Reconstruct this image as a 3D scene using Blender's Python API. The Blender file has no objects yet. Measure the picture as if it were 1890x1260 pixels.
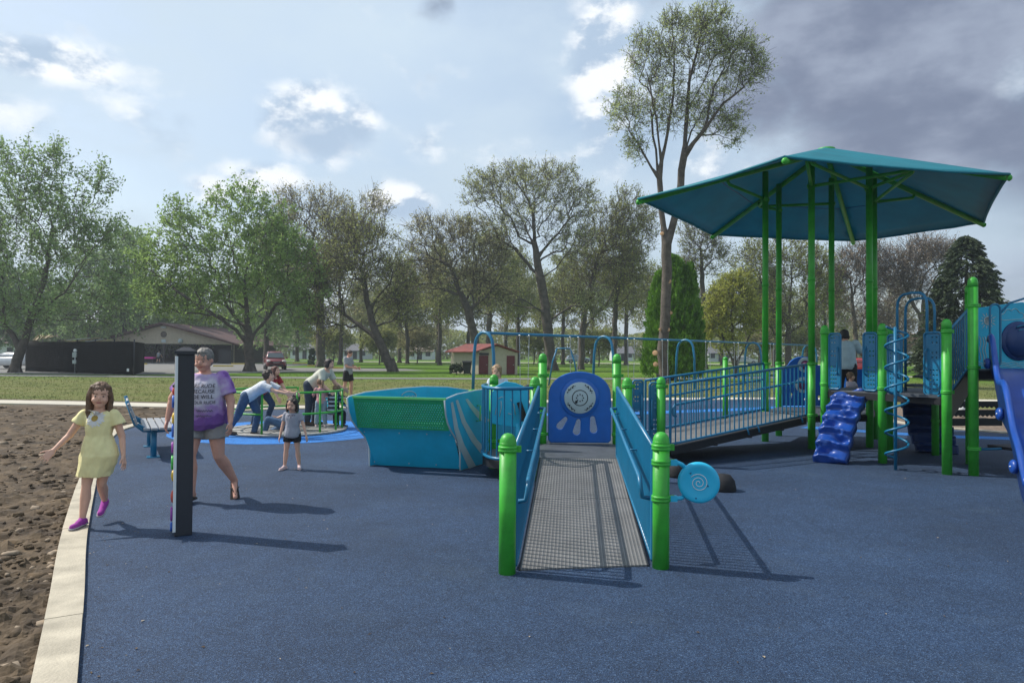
import bpy, math, random
import numpy as np
from mathutils import Vector, Matrix, noise
from mathutils.bvhtree import BVHTree
R = math.radians
scene = bpy.context.scene
COL = scene.collection
# ------------------------------------------------------------------ camera
FPX = 1300.0; CAMH = 1.6
PITCH = math.atan(23/FPX); ROLL = R(0.4)
_F = Vector((0, math.cos(PITCH), math.sin(PITCH)))
_R0 = Vector((1, 0, 0)); _U0 = Vector((0, -math.sin(PITCH), math.cos(PITCH)))
_CR = _R0*math.cos(ROLL)+_U0*math.sin(ROLL); _CU = _U0*math.cos(ROLL)-_R0*math.sin(ROLL)
cd = bpy.data.cameras.new('camera'); cam = bpy.data.objects.new('camera', cd); COL.objects.link(cam)
cd.sensor_width = 36; cd.lens = FPX/1890*36; cd.clip_end = 3000; cd.clip_start = .05
m = Matrix((_CR, _CU, -_F)).transposed().to_4x4(); m.translation = (0, 0, CAMH); cam.matrix_world = m
scene.camera = cam
def ray(px, py): return _F+_CR*((px-945)/FPX)-_CU*((py-630)/FPX)
def G(px, py, z=0.0):
    d = ray(px, py); t = (z-CAMH)/d.z
    return Vector((d.x*t, d.y*t, z))
def A(px, py, Y):
    d = ray(px, py); t = Y/d.y
    return Vector((d.x*t, Y, CAMH+d.z*t))
# ------------------------------------------------------------------ view, sun, sky
scene.view_settings.view_transform = 'Standard'; scene.view_settings.look = 'None'
scene.view_settings.exposure = 0.4; scene.view_settings.gamma = 1
SUNDIR = Vector((-.945, .27, 0)).normalized()
SUN_EL = R(47); SUN_AZ = math.atan2(SUNDIR.x, SUNDIR.y)
sd = bpy.data.lights.new('sun', 'SUN'); sd.energy = 3.6; sd.angle = R(.5); sd.color = (1, .95, .87)
so = bpy.data.objects.new('sun', sd); COL.objects.link(so)
to_sun = Vector((SUNDIR.x*math.cos(SUN_EL), SUNDIR.y*math.cos(SUN_EL), math.sin(SUN_EL)))
so.rotation_euler = to_sun.to_track_quat('Z', 'Y').to_euler(); so.location = (-20, 5, 30)
world = bpy.data.worlds.new('World'); scene.world = world; world.use_nodes = True
def build_world():
    nt = world.node_tree; N = nt.nodes; L = nt.links; N.clear()
    def nd(t, **k):
        n = N.new(t)
        for a, b in k.items(): setattr(n, a, b)
        return n
    def ins(n, *v):
        for i, x in enumerate(v):
            if x is None: continue
            if hasattr(x, 'links') or hasattr(x, 'is_output'): L.new(x, n.inputs[i])
            else: n.inputs[i].default_value = x
        return n.outputs[0]
    def M(op, *v, clamp=False): return ins(nd('ShaderNodeMath', operation=op, use_clamp=clamp), *v)
    def V(op, *v):
        n = nd('ShaderNodeVectorMath', operation=op); ins(n, *v)
        return n.outputs['Value'] if op == 'LENGTH' else n.outputs[0]
    def MR(val, a, b, c=0., d=1.):
        n = nd('ShaderNodeMapRange', interpolation_type='SMOOTHSTEP'); L.new(val, n.inputs[0])
        for i, x in enumerate((a, b, c, d)): n.inputs[i+1].default_value = x
        return n.outputs[0]
    def mix(f, a, b):
        n = nd('ShaderNodeMix', data_type='RGBA')
        for s, x in ((n.inputs[0], f), (n.inputs[6], a), (n.inputs[7], b)):
            if hasattr(x, 'is_output'): L.new(x, s)
            else: s.default_value = x
        return n.outputs[2]
    sky = nd('ShaderNodeTexSky', sky_type='NISHITA', sun_disc=False, sun_elevation=SUN_EL, sun_rotation=SUN_AZ, air_density=1.2, dust_density=2.2, ozone_density=1.4)
    tc = nd('ShaderNodeTexCoord'); sep = nd('ShaderNodeSeparateXYZ'); L.new(tc.outputs['Generated'], sep.inputs[0])
    az = M('ARCTAN2', sep.outputs[0], sep.outputs[1]); el = M('ARCSINE', sep.outputs[2])
    comb = nd('ShaderNodeCombineXYZ'); L.new(az, comb.inputs[0]); L.new(el, comb.inputs[1])
    P = comb.outputs[0]
    def uv(px, py):
        d = ray(px, py).normalized(); return (math.atan2(d.x, d.y), math.asin(d.z), 0)
    def tex(scale, detail, off, rough=.55, stretch=(1, 1.6, 1), dist=0.0):
        q = V('MULTIPLY', V('ADD', P, off), stretch)
        n = nd('ShaderNodeTexNoise'); L.new(q, n.inputs['Vector'])
        n.inputs['Scale'].default_value = scale; n.inputs['Detail'].default_value = detail; n.inputs['Roughness'].default_value = rough
        n.inputs['Distortion'].default_value = dist
        return n.outputs[0]
    n1 = tex(9, 9, (3.1, .2, .5)); n1b = tex(9, 9, (3.1+.012, .2-.022, .5)); n2 = tex(3.2, 6, (7.7, 2.2, 0), stretch=(1, 2.4, 1)); n3 = tex(28, 7, (1, 1, 1), .6)
    def field(blobs):
        acc = None
        for (px, py, rx, ry, w) in blobs:
            c = uv(px, py)
            l = V('LENGTH', V('DIVIDE', V('SUBTRACT', P, c), (rx/FPX, ry/FPX, 1)))
            b = MR(l, 1.0, 0.0, 0., w)
            acc = b if acc is None else M('MAXIMUM', acc, b)
        return acc
    # bright heaps low over the tree line and at the left
    cum = field([(575, 225, 150, 110, 1.5), (655, 230, 80, 70, 1.1), (500, 335, 130, 60, 1.3), (390, 350, 80, 50, .8), (740, 375, 110, 60, 1.4), (80, 110, 200, 55, 1.1), (50, 230, 220, 70, .6),
                 (260, 210, 150, 120, .62), (330, 210, 90, 80, .6), (1110, 130, 110, 260, 1.2), (1130, 40, 80, 110, 1.1), (780, 270, 90, 70, .55), (1330, 300, 160, 110, .75), (1880, 170, 70, 80, .3), (1000, 300, 200, 90, .45), (1740, 330, 300, 120, .6)])
    cf = M('ADD', cum, M('MULTIPLY', M('SUBTRACT', n1, .5), 2.0)); cf = M('ADD', cf, M('MULTIPLY', M('SUBTRACT', n3, .5), .4))
    cmask = MR(cf, .22, .95)
    lit = MR(M('ADD', M('SUBTRACT', n1, n1b), M('MULTIPLY', M('SUBTRACT', n3, .5), .12)), -.08, .07)
    under = field([(590, 262, 120, 45, 1.3), (300, 300, 120, 50, .6), (700, 410, 100, 40, .8), (830, 20, 90, 40, .8), (480, 265, 80, 40, .4)])
    lit = M('MULTIPLY', lit, M('SUBTRACT', 1., M('MULTIPLY', under, .85)))
    ccol = mix(lit, (3.6, 4.6, 5.9, 1), (7.7, 8.0, 8.3, 1))
    # high veil
    vm = MR(M('ADD', n2, M('MULTIPLY', M('SUBTRACT', n1, .5), .35)), .30, .68, .35, .95)
    S = V('SCALE', sky.outputs[0]); nsc = S.node; nsc.inputs[3].default_value = 1.25
    base = mix(vm, S, (4.7, 5.7, 6.7, 1))
    bl = field([(700, 90, 620, 260, 1.), (330, 120, 500, 240, .7)])
    base = mix(M('MULTIPLY', bl, .6), base, (5.2, 6.25, 7.2, 1))
    # dark rain cloud upper right
    dk = field([(1650, 60, 460, 330, 1.25), (1420, 180, 230, 170, .85), (1900, 250, 330, 130, .9), (1750, 250, 500, 130, .9), (2600, 0, 900, 600, 1.2), (1500, -200, 500, 250, 1.2), (810, 12, 70, 45, .62)])
    df = M('ADD', dk, M('MULTIPLY', M('SUBTRACT', n1, .5), 1.3))
    dmask = MR(df, .18, .75)
    dtone = MR(M('ADD', n2, M('MULTIPLY', M('SUBTRACT', n1, .5), .8)), .35, .72)
    dcol = mix(dtone, (1.55, 1.88, 2.7, 1), (2.8, 3.25, 4.2, 1))
    c = mix(cmask, base, ccol)
    hole = field([(1890, 160, 60, 90, .55), (1760, 420, 330, 130, .8), (1340, 330, 190, 90, .8)])
    dmask = M('MULTIPLY', dmask, M('SUBTRACT', 1., M('MULTIPLY', MR(M('ADD', hole, M('MULTIPLY', M('SUBTRACT', n1, .5), 1.6)), .25, .9), .75)))
    c = mix(dmask, c, dcol)
    bg = nd('ShaderNodeBackground'); L.new(c, bg.inputs[0]); bg.inputs[1].default_value = .1
    out = nd('ShaderNodeOutputWorld'); L.new(bg.outputs[0], out.inputs[0])
build_world()
world.cycles.sampling_method = 'MANUAL'; world.cycles.sample_map_resolution = 512
scene.cycles.max_bounces = 6; scene.cycles.transparent_max_bounces = 12
# ------------------------------------------------------------------ materials
def lin(r, g, b):
    f = lambda c: (c/255/12.92) if c/255 <= .04045 else ((c/255+.055)/1.055)**2.4
    return (f(r), f(g), f(b))
MATS = {}
def mat(name, c, rough=.5, var=.12, vscale=6., bump=0., bscale=60., metal=0., c2=None, spec=.5, trans=0., coat=0., detail=5.):
    if name in MATS: return MATS[name]
    m = bpy.data.materials.new(name); m.use_nodes = True; MATS[name] = m
    nt = m.node_tree; N = nt.nodes; L = nt.links; b = N['Principled BSDF']
    tc = N.new('ShaderNodeTexCoord'); nz = N.new('ShaderNodeTexNoise'); L.new(tc.outputs['Object'], nz.inputs['Vector'])
    nz.inputs['Scale'].default_value = vscale; nz.inputs['Detail'].default_value = detail; nz.inputs['Roughness'].default_value = .65
    cr = N.new('ShaderNodeValToRGB'); L.new(nz.outputs[0], cr.inputs[0])
    lo = tuple(x*(1-var) for x in c); hi = tuple(min(1, x*(1+var)) for x in (c2 or c))
    cr.color_ramp.elements[0].position = .32; cr.color_ramp.elements[0].color = (*lo, 1)
    cr.color_ramp.elements[1].position = .68; cr.color_ramp.elements[1].color = (*hi, 1)
    L.new(cr.outputs[0], b.inputs['Base Color'])
    b.inputs['Roughness'].default_value = rough; b.inputs['Metallic'].default_value = metal
    b.inputs['Specular IOR Level'].default_value = spec; b.inputs['Coat Weight'].default_value = coat
    if bump:
        n2 = N.new('ShaderNodeTexNoise'); L.new(tc.outputs['Object'], n2.inputs['Vector']); n2.inputs['Scale'].default_value = bscale; n2.inputs['Detail'].default_value = 4
        bp = N.new('ShaderNodeBump'); bp.inputs['Strength'].default_value = min(1, bump); bp.inputs['Distance'].default_value = .01 if bscale > 20 else .05
        L.new(n2.outputs[0], bp.inputs['Height']); L.new(bp.outputs[0], b.inputs['Normal'])
    if trans:
        t = N.new('ShaderNodeBsdfTranslucent'); L.new(cr.outputs[0], t.inputs[0]); mx = N.new('ShaderNodeMixShader'); mx.inputs[0].default_value = trans
        o = [n for n in N if n.type == 'OUTPUT_MATERIAL'][0]; L.new(b.outputs[0], mx.inputs[1]); L.new(t.outputs[0], mx.inputs[2]); L.new(mx.outputs[0], o.inputs[0])
    return m
def rubber(name, cA, cB, cC):
    m = bpy.data.materials.new(name); m.use_nodes = True
    nt = m.node_tree; N = nt.nodes; L = nt.links; b = N['Principled BSDF']
    tc = N.new('ShaderNodeTexCoord')
    def nz(s, d, r=.6):
        n = N.new('ShaderNodeTexNoise'); L.new(tc.outputs['Object'], n.inputs['Vector']); n.inputs['Scale'].default_value = s; n.inputs['Detail'].default_value = d; n.inputs['Roughness'].default_value = r
        return n.outputs[0]
    vo = N.new('ShaderNodeTexVoronoi'); L.new(tc.outputs['Object'], vo.inputs['Vector']); vo.inputs['Scale'].default_value = 165
    cr = N.new('ShaderNodeValToRGB'); e = cr.color_ramp.elements
    sp = N.new('ShaderNodeSeparateColor'); L.new(vo.outputs['Color'], sp.inputs[0]); L.new(sp.outputs[0], cr.inputs[0])
    e[0].position = 0; e[0].color = (*cA, 1); e[1].position = 1; e[1].color = (*cC, 1)
    k = e.new(.3); k.color = (*cA, 1); k = e.new(.45); k.color = (*cB, 1); k = e.new(.82); k.color = (*cB, 1)
    big = N.new('ShaderNodeMapRange'); L.new(nz(.55, 6), big.inputs[0]); big.inputs[1].default_value = .3; big.inputs[2].default_value = .7; big.inputs[3].default_value = .74; big.inputs[4].default_value = 1.28
    mid = N.new('ShaderNodeMapRange'); L.new(nz(7, 5), mid.inputs[0]); mid.inputs[1].default_value = .3; mid.inputs[2].default_value = .7; mid.inputs[3].default_value = .88; mid.inputs[4].default_value = 1.12
    mm = N.new('ShaderNodeMath'); mm.operation = 'MULTIPLY'; L.new(big.outputs[0], mm.inputs[0]); L.new(mid.outputs[0], mm.inputs[1])
    vs = N.new('ShaderNodeVectorMath'); vs.operation = 'SCALE'; L.new(cr.outputs[0], vs.inputs[0]); L.new(mm.outputs[0], vs.inputs[3])
    # dusty bloom in patches
    ds = N.new('ShaderNodeMapRange'); L.new(nz(1.3, 8, .7), ds.inputs[0]); ds.inputs[1].default_value = .52; ds.inputs[2].default_value = .8; ds.inputs[4].default_value = .22
    mx = N.new('ShaderNodeMix'); mx.data_type = 'RGBA'; L.new(ds.outputs[0], mx.inputs[0]); L.new(vs.outputs[0], mx.inputs[6]); mx.inputs[7].default_value = (.085, .12, .16, 1)
    L.new(mx.outputs[2], b.inputs['Base Color']); b.inputs['Roughness'].default_value = .75; b.inputs['Specular IOR Level'].default_value = .35
    bp = N.new('ShaderNodeBump'); bp.inputs['Strength'].default_value = .7; bp.inputs['Distance'].default_value = .006
    L.new(vo.outputs['Distance'], bp.inputs['Height']); L.new(bp.outputs[0], b.inputs['Normal'])
    return m
M_ = {}
M_['rubber'] = rubber('navy_rubber', (.010, .022, .050), (.021, .048, .104), (.070, .12, .21))
M_['rubber_ring'] = rubber('bright_blue_rubber', (.012, .10, .33), (.025, .19, .56), (.05, .28, .7))
M_['green'] = mat('green_powdercoat', (.042, .36, .030), .42, .2, 5, .12, 240)
M_['teal'] = mat('teal_powdercoat', (.005, .14, .27), .35, .10, 4, .08, 200)
M_['royal'] = mat('royal_blue_plastic', (.003, .11, .45), .33, .10, 5)
M_['purpleblue'] = mat('violet_blue_plastic', (.008, .058, .30), .36, .15, 4)
M_['cyan'] = mat('cyan_plastic', (.008, .40, .62), .4, .08, 5)
M_['skyblue'] = mat('light_cyan_plastic', (.02, .44, .68), .4, .06, 5)
M_['gpanel'] = mat('dark_green_plastic', (.012, .33, .13), .4, .12, 6)
M_['limeedge'] = mat('lime_plastic', (.12, .55, .16), .4, .08, 6)
M_['stripe'] = mat('pale_grey_plastic', (.42, .50, .52), .5, .06, 5)
M_['navy'] = mat('dark_navy_plastic', (.006, .035, .15), .4, .1, 5)
M_['black'] = mat('black_plastic', (.007, .008, .011), .55, .2, 6)
M_['blackmetal'] = mat('charcoal_metal', (.022, .024, .032), .5, .12, 9, .1, 200)
M_['white'] = mat('white_paint', (.72, .74, .74), .5, .05, 6)
M_['deckgrey'] = mat('deck_vinyl', (.060, .070, .084), .6, .22, 5, .25, 150)
M_['concrete'] = mat('pale_concrete', (.44, .39, .30), .85, .24, 4, .5, 70, detail=9)
M_['asphalt'] = mat('asphalt_drive', (.17, .165, .155), .9, .15, .6, .3, 30)
M_['path'] = mat('pale_concrete_path', (.50, .46, .38), .9, .1, .8)
M_['steel'] = mat('galvanised_steel', (.5, .52, .54), .35, .1, 20, metal=.8)
M_['canopy'] = mat('teal_canopy_fabric', (.006, .24, .31), .55, .12, 1.5, trans=.36)
M_['purple'] = mat('purple_plastic', (.14, .02, .09), .4, .15, 5)
M_['bark'] = mat('bark_dark', (.092, .076, .062), .9, .4, 3, .8, 12)
M_['bark_grey'] = mat('bark_grey', (.12, .10, .082), .9, .4, 3, .8, 12)
# ------------------------------------------------------------------ mesh helpers
ORG = {}
_TS = bpy.data.scenes.new('workbench')
def evaluated(o):
    _TS.collection.objects.link(o); _TS.view_layers[0].update(); dg = _TS.view_layers[0].depsgraph
    me = bpy.data.meshes.new_from_object(o.evaluated_get(dg)); _TS.collection.objects.unlink(o); bpy.data.objects.remove(o); return me
def props(o, label=None, cat=None, group=None, kind=None):
    if label: o['label'] = label
    if cat: o['category'] = cat
    if group: o['group'] = group
    if kind: o['kind'] = kind
    return o
def root(name, loc, label, cat, group=None):
    o = bpy.data.objects.new(name, None); COL.objects.link(o); o.location = loc; o.empty_display_size = .2
    ORG[o.name] = Vector(loc); return props(o, label, cat, group)
def link_mesh(name, me, mats, parent=None):
    o = bpy.data.objects.new(name, me); me.name = name; COL.objects.link(o)
    for q in (mats if isinstance(mats, (list, tuple)) else [mats]): me.materials.append(q)
    if parent is not None: o.parent = parent; ORG[o.name] = ORG.get(parent.name, Vector())
    return o
class MB:
    def __init__(s): s.v = []; s.f = []; s.mi = []; s.sm = []
    def add(s, vs, fs, m=0, smooth=False):
        b = len(s.v); s.v += [tuple(v) for v in vs]
        for f in fs: s.f.append(tuple(i+b for i in f)); s.mi.append(m); s.sm.append(smooth)
        return s
    def obox(s, c, a, b, d, m=0):
        c = Vector(c); a = Vector(a); b = Vector(b); d = Vector(d)
        vs = [c+i*a+j*b+k*d for i in (-1, 1) for j in (-1, 1) for k in (-1, 1)]
        return s.add(vs, [(0, 1, 3, 2), (4, 6, 7, 5), (0, 4, 5, 1), (2, 3, 7, 6), (0, 2, 6, 4), (1, 5, 7, 3)], m)
    def box(s, x0, y0, z0, x1, y1, z1, m=0):
        return s.obox(((x0+x1)/2, (y0+y1)/2, (z0+z1)/2), ((x1-x0)/2, 0, 0), (0, (y1-y0)/2, 0), (0, 0, (z1-z0)/2), m)
    def bar(s, p0, p1, w, h, m=0, up=(0, 0, 1)):
        p0 = Vector(p0); p1 = Vector(p1); d = p1-p0; u = Vector(up)
        if d.normalized().cross(u).length < .05: u = Vector((0, 1, 0))
        sd_ = d.cross(u).normalized(); u2 = sd_.cross(d).normalized()
        return s.obox((p0+p1)/2, d/2, sd_*w/2, u2*h/2, m)
    def tube(s, pts, r, n=8, m=0, closed=False, caps=True, smooth=True):
        pts = [Vector(p) for p in pts]; k = len(pts); rs = r if isinstance(r, (list, tuple)) else [r]*k
        T = []
        for i in range(k):
            a = pts[(i-1) % k] if (i > 0 or closed) else pts[i]; b = pts[(i+1) % k] if (i < k-1 or closed) else pts[i]
            t = (b-a); T.append(t.normalized() if t.length > 1e-9 else Vector((0, 0, 1)))
        u = T[0].orthogonal().normalized(); vs = []
        for i in range(k):
            u = (u-T[i]*u.dot(T[i])); u = u.normalized() if u.length > 1e-6 else T[i].orthogonal().normalized()
            w = T[i].cross(u)
            for j in range(n):
                a = 2*math.pi*j/n; vs.append(pts[i]+(u*math.cos(a)+w*math.sin(a))*rs[i])
        fs = []
        for i in range(k if closed else k-1):
            i2 = (i+1) % k
            for j in range(n): fs.append((i*n+j, i*n+(j+1) % n, i2*n+(j+1) % n, i2*n+j))
        s.add(vs, fs, m, smooth)
        if caps and not closed:
            b = len(s.v)-k*n
            s.f.append(tuple(b+j for j in reversed(range(n)))); s.mi.append(m); s.sm.append(False)
            s.f.append(tuple(b+(k-1)*n+j for j in range(n))); s.mi.append(m); s.sm.append(False)
        return s
    def lathe(s, prof, c=(0, 0, 0), n=16, m=0, axis=None, smooth=True):
        c = Vector(c); ax = Vector(axis or (0, 0, 1)).normalized(); u = ax.orthogonal().normalized(); w = ax.cross(u)
        vs = []
        for (r, z) in prof:
            for j in range(n):
                a = 2*math.pi*j/n; vs.append(c+ax*z+(u*math.cos(a)+w*math.sin(a))*max(r, 1e-4))
        fs = [(i*n+j, i*n+(j+1) % n, (i+1)*n+(j+1) % n, (i+1)*n+j) for i in range(len(prof)-1) for j in range(n)]
        s.add(vs, fs, m, smooth); b = len(s.v)-len(vs)
        if prof[0][0] > 1e-3: s.f.append(tuple(b+j for j in reversed(range(n)))); s.mi.append(m); s.sm.append(False)
        if prof[-1][0] > 1e-3: s.f.append(tuple(b+(len(prof)-1)*n+j for j in range(n))); s.mi.append(m); s.sm.append(False)
        return s
    def loft(s, rings, m=0, smooth=True, caps=True):
        n = len(rings[0]); vs = [p for r_ in rings for p in r_]
        fs = [(i*n+j, i*n+(j+1) % n, (i+1)*n+(j+1) % n, (i+1)*n+j) for i in range(len(rings)-1) for j in range(n)]
        if caps: fs += [tuple(reversed(range(n))), tuple((len(rings)-1)*n+j for j in range(n))]
        return s.add(vs, fs, m, smooth)
    def prism(s, poly, ext, m=0):
        n = len(poly); e = Vector(ext); vs = [Vector(p) for p in poly]+[Vector(p)+e for p in poly]
        return s.add(vs, [tuple(reversed(range(n))), tuple(range(n, 2*n))]+[(j, (j+1) % n, n+(j+1) % n, n+j) for j in range(n)], m)
    def ball(s, c, r, n=12, m=0):
        rr = r if isinstance(r, (list, tuple)) else (r, r, r); c = Vector(c); k = max(4, n//2); vs = []
        for i in range(k+1):
            th = math.pi*i/k
            for j in range(n):
                a = 2*math.pi*j/n; q = max(math.sin(th), .001)
                vs.append(c+Vector((rr[0]*q*math.cos(a), rr[1]*q*math.sin(a), -rr[2]*math.cos(th))))
        return s.add(vs, [(i*n+j, i*n+(j+1) % n, (i+1)*n+(j+1) % n, (i+1)*n+j) for i in range(k) for j in range(n)], m, True)
    def build(s, name, mats, parent=None, bevel=0, label=None):
        me = bpy.data.meshes.new(name); org = ORG.get(parent.name, Vector()) if parent is not None else Vector()
        me.from_pydata([(v[0]-org[0], v[1]-org[1], v[2]-org[2]) for v in s.v], [], s.f)
        me.polygons.foreach_set('material_index', s.mi); me.polygons.foreach_set('use_smooth', s.sm); me.update()
        o = link_mesh(name, me, mats, parent)
        if bevel:
            b = o.modifiers.new('bevel', 'BEVEL'); b.width = bevel; b.segments = 2; b.limit_method = 'ANGLE'; b.angle_limit = R(50)
        if label: o['label'] = label
        return o
def curve_mesh(outer, holes=(), thick=.02, bevel=.004):
    cu = bpy.data.curves.new('c', 'CURVE'); cu.dimensions = '2D'; cu.fill_mode = 'BOTH'; cu.extrude = max(thick/2-bevel, .0005); cu.bevel_depth = bevel; cu.bevel_resolution = 1; cu.offset = -bevel
    for pl in [outer]+list(holes):
        sp = cu.splines.new('POLY'); sp.points.add(len(pl)-1); sp.use_cyclic_u = True
        for i, p in enumerate(pl): sp.points[i].co = (p[0], p[1], 0, 1)
    me = evaluated(bpy.data.objects.new('c', cu)); bpy.data.curves.remove(cu); return me
def plate(name, mats, parent, org, u, v, outer, holes=(), thick=.02, bevel=.004, label=None):
    me = curve_mesh(outer, holes, thick, bevel); u = Vector(u).normalized(); v = Vector(v); v = (v-u*u.dot(v)).normalized(); w = u.cross(v)
    mm = Matrix((u, v, w)).transposed().to_4x4(); mm.translation = Vector(org)-ORG.get(parent.name, Vector()) if parent is not None else Vector(org)
    me.transform(mm); me.materials.clear(); o = link_mesh(name, me, mats, parent)
    if label: o['label'] = label
    return o
def text_mesh(txt, size):
    cu = bpy.data.curves.new('t', 'FONT'); cu.body = txt; cu.size = size; cu.align_x = 'CENTER'; cu.resolution_u = 3; cu.space_line = .82
    me = evaluated(bpy.data.objects.new('t', cu)); bpy.data.curves.remove(cu); return me
def circ(cx, cy, r, n=24, ry=None, a0=0): return [(cx+r*math.cos(a0+2*math.pi*i/n), cy+(ry or r)*math.sin(a0+2*math.pi*i/n)) for i in range(n)]
def rrect(x0, y0, x1, y1, r, n=5):
    out = []
    for (cx, cy, a) in ((x1-r, y0+r, -90), (x1-r, y1-r, 0), (x0+r, y1-r, 90), (x0+r, y0+r, 180)):
        for i in range(n+1): t = R(a+90*i/n); out.append((cx+r*math.cos(t), cy+r*math.sin(t)))
    return out
def copy_tree(o, parent=None):
    c = o.copy(); COL.objects.link(c)
    if parent is not None: c.parent = parent
    for ch in list(o.children): copy_tree(ch, c)
    return c
def XY(v, z=0): return Vector((v[0], v[1], z))
# ================================================================== GROUND
def sheet(name, poly, z, m, kind='structure', label=None, sub=0):
    mb = MB(); mb.add([(p[0], p[1], z) for p in poly], [tuple(range(len(poly)))], 0)
    return props(mb.build(name, m), kind=kind)
def lawn_material():
    m = bpy.data.materials.new('lawn_turf'); m.use_nodes = True; nt = m.node_tree; N = nt.nodes; L = nt.links; b = N['Principled BSDF']
    tc = N.new('ShaderNodeTexCoord')
    def nz(s, d, r=.6, st=None):
        n = N.new('ShaderNodeTexNoise'); n.inputs['Scale'].default_value = s; n.inputs['Detail'].default_value = d; n.inputs['Roughness'].default_value = r
        if st:
            v = N.new('ShaderNodeVectorMath'); v.operation = 'MULTIPLY'; v.inputs[1].default_value = st; L.new(tc.outputs['Object'], v.inputs[0]); L.new(v.outputs[0], n.inputs[0])
        else: L.new(tc.outputs['Object'], n.inputs[0])
        return n.outputs[0]
    def ramp(f, *st):
        c = N.new('ShaderNodeValToRGB'); L.new(f, c.inputs[0]); e = c.color_ramp.elements
        e[0].position, e[0].color = st[0][0], (*st[0][1], 1); e[1].position, e[1].color = st[-1][0], (*st[-1][1], 1)
        for p, q in st[1:-1]: k = e.new(p); k.color = (*q, 1)
        return c.outputs[0]
    far = ramp(nz(.09, 6), (.35, (.065, .135, .014)), (.55, (.10, .185, .02)), (.7, (.14, .20, .035)))
    near = ramp(nz(.5, 8, .7), (.3, (.085, .115, .03)), (.5, (.14, .155, .05)), (.62, (.17, .16, .07)), (.8, (.10, .14, .03)))
    sp = N.new('ShaderNodeSeparateXYZ'); L.new(tc.outputs['Object'], sp.inputs[0])
    mr = N.new('ShaderNodeMapRange'); L.new(sp.outputs[1], mr.inputs[0]); mr.inputs[1].default_value = 38; mr.inputs[2].default_value = 50
    mx = N.new('ShaderNodeMix'); mx.data_type = 'RGBA'; L.new(mr.outputs[0], mx.inputs[0]); L.new(near, mx.inputs[6]); L.new(far, mx.inputs[7])
    f2 = N.new('ShaderNodeMapRange'); L.new(nz(3.5, 6, .75), f2.inputs[0]); f2.inputs[1].default_value = .3; f2.inputs[2].default_value = .7; f2.inputs[3].default_value = .7; f2.inputs[4].default_value = 1.3
    vs = N.new('ShaderNodeVectorMath'); vs.operation = 'SCALE'; L.new(mx.outputs[2], vs.inputs[0]); L.new(f2.outputs[0], vs.inputs[3]); L.new(vs.outputs[0], b.inputs['Base Color'])
    b.inputs['Roughness'].default_value = .95; b.inputs['Specular IOR Level'].default_value = .1
    bp = N.new('ShaderNodeBump'); bp.inputs['Distance'].default_value = .06; L.new(nz(9, 4, .7), bp.inputs['Height']); L.new(bp.outputs[0], b.inputs['Normal'])
    return m
M_['lawn'] = lawn_material()
M_['dirt'] = mat('tilled_soil', (.038, .024, .013), .95, .35, 2.6, 1, 40, c2=(.105, .072, .040), detail=10)
M_['mulch'] = mat('wood_chip_mulch', (.09, .06, .042), .95, .45, 14, 1, 40, c2=(.19, .14, .10), detail=8)
mb = MB(); mb.box(-900, -60, -.5, 900, 1500, -.04); props(mb.build('lawn', M_['lawn']), kind='structure')
RUB = [(2.28, -4.2), (-2.13, 3.4), (-2.75, 4.52), (-3.83, 6.38), (-5.72, 9.8), (-7.2, 12.6), (-7.95, 14.6), (-8.1, 16.4), (-7.7, 18.3), (-6.7, 19.6), (-4.8, 20.2), (-2, 21.5), (1.2, 23.0), (4.4, 24.5), (10, 25.7),
       (10.3, 22), (9.7, 19), (9.25, 16.9), (9.8, 15.6), (11.2, 14.0), (14, 11.8), (16, 6), (13, -4.2)]
sheet('rubber_surface', RUB, 0.0, M_['rubber'])
def strip_poly(line, w):
    pts = [Vector((p[0], p[1], 0)) for p in line]; Lf = []; Rt = []
    for i, p in enumerate(pts):
        t = (pts[min(i+1, len(pts)-1)]-pts[max(i-1, 0)]).normalized(); n = Vector((-t.y, t.x, 0)); Lf.append(p+n*w/2); Rt.append(p-n*w/2)
    return Lf, Rt
def strip(name, line, w, z, m, kind='structure', z0=None):
    Lf, Rt = strip_poly(line, w); mb = MB(); k = len(Lf)
    if z0 is None:
        mb.add([(p.x, p.y, z) for p in Lf+Rt], [(i, i+1, k+i+1, k+i) for i in range(k-1)][::1])
        mb.f = [tuple(reversed(f)) for f in mb.f]
    else:
        mb.add([(p.x, p.y, z) for p in Lf+Rt]+[(p.x, p.y, z0) for p in Lf+Rt],
               [(k+i, k+i+1, i+1, i) for i in range(k-1)]+[(i, i+1, 2*k+i+1, 2*k+i) for i in range(k-1)]+[(3*k+i, 3*k+i+1, k+i+1, k+i) for i in range(k-1)]+[(0, 2*k, 3*k, k), (k-1, 2*k-1, 4*k-1, 3*k-1)])
    return props(mb.build(name, m), kind=kind)
def smooth_line(pts, n=5):
    out = []; P = [Vector((*p, 0)) for p in pts]
    for i in range(len(P)-1):
        a = P[max(i-1, 0)]; b = P[i]; c = P[i+1]; d = P[min(i+2, len(P)-1)]
        for j in range(n):
            t = j/n; out.append(.5*((2*b)+(c-a)*t+(2*a-5*b+4*c-d)*t*t+(3*b-a-3*c+d)*t**3))
    out.append(P[-1]); return [(p.x, p.y) for p in out]
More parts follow.
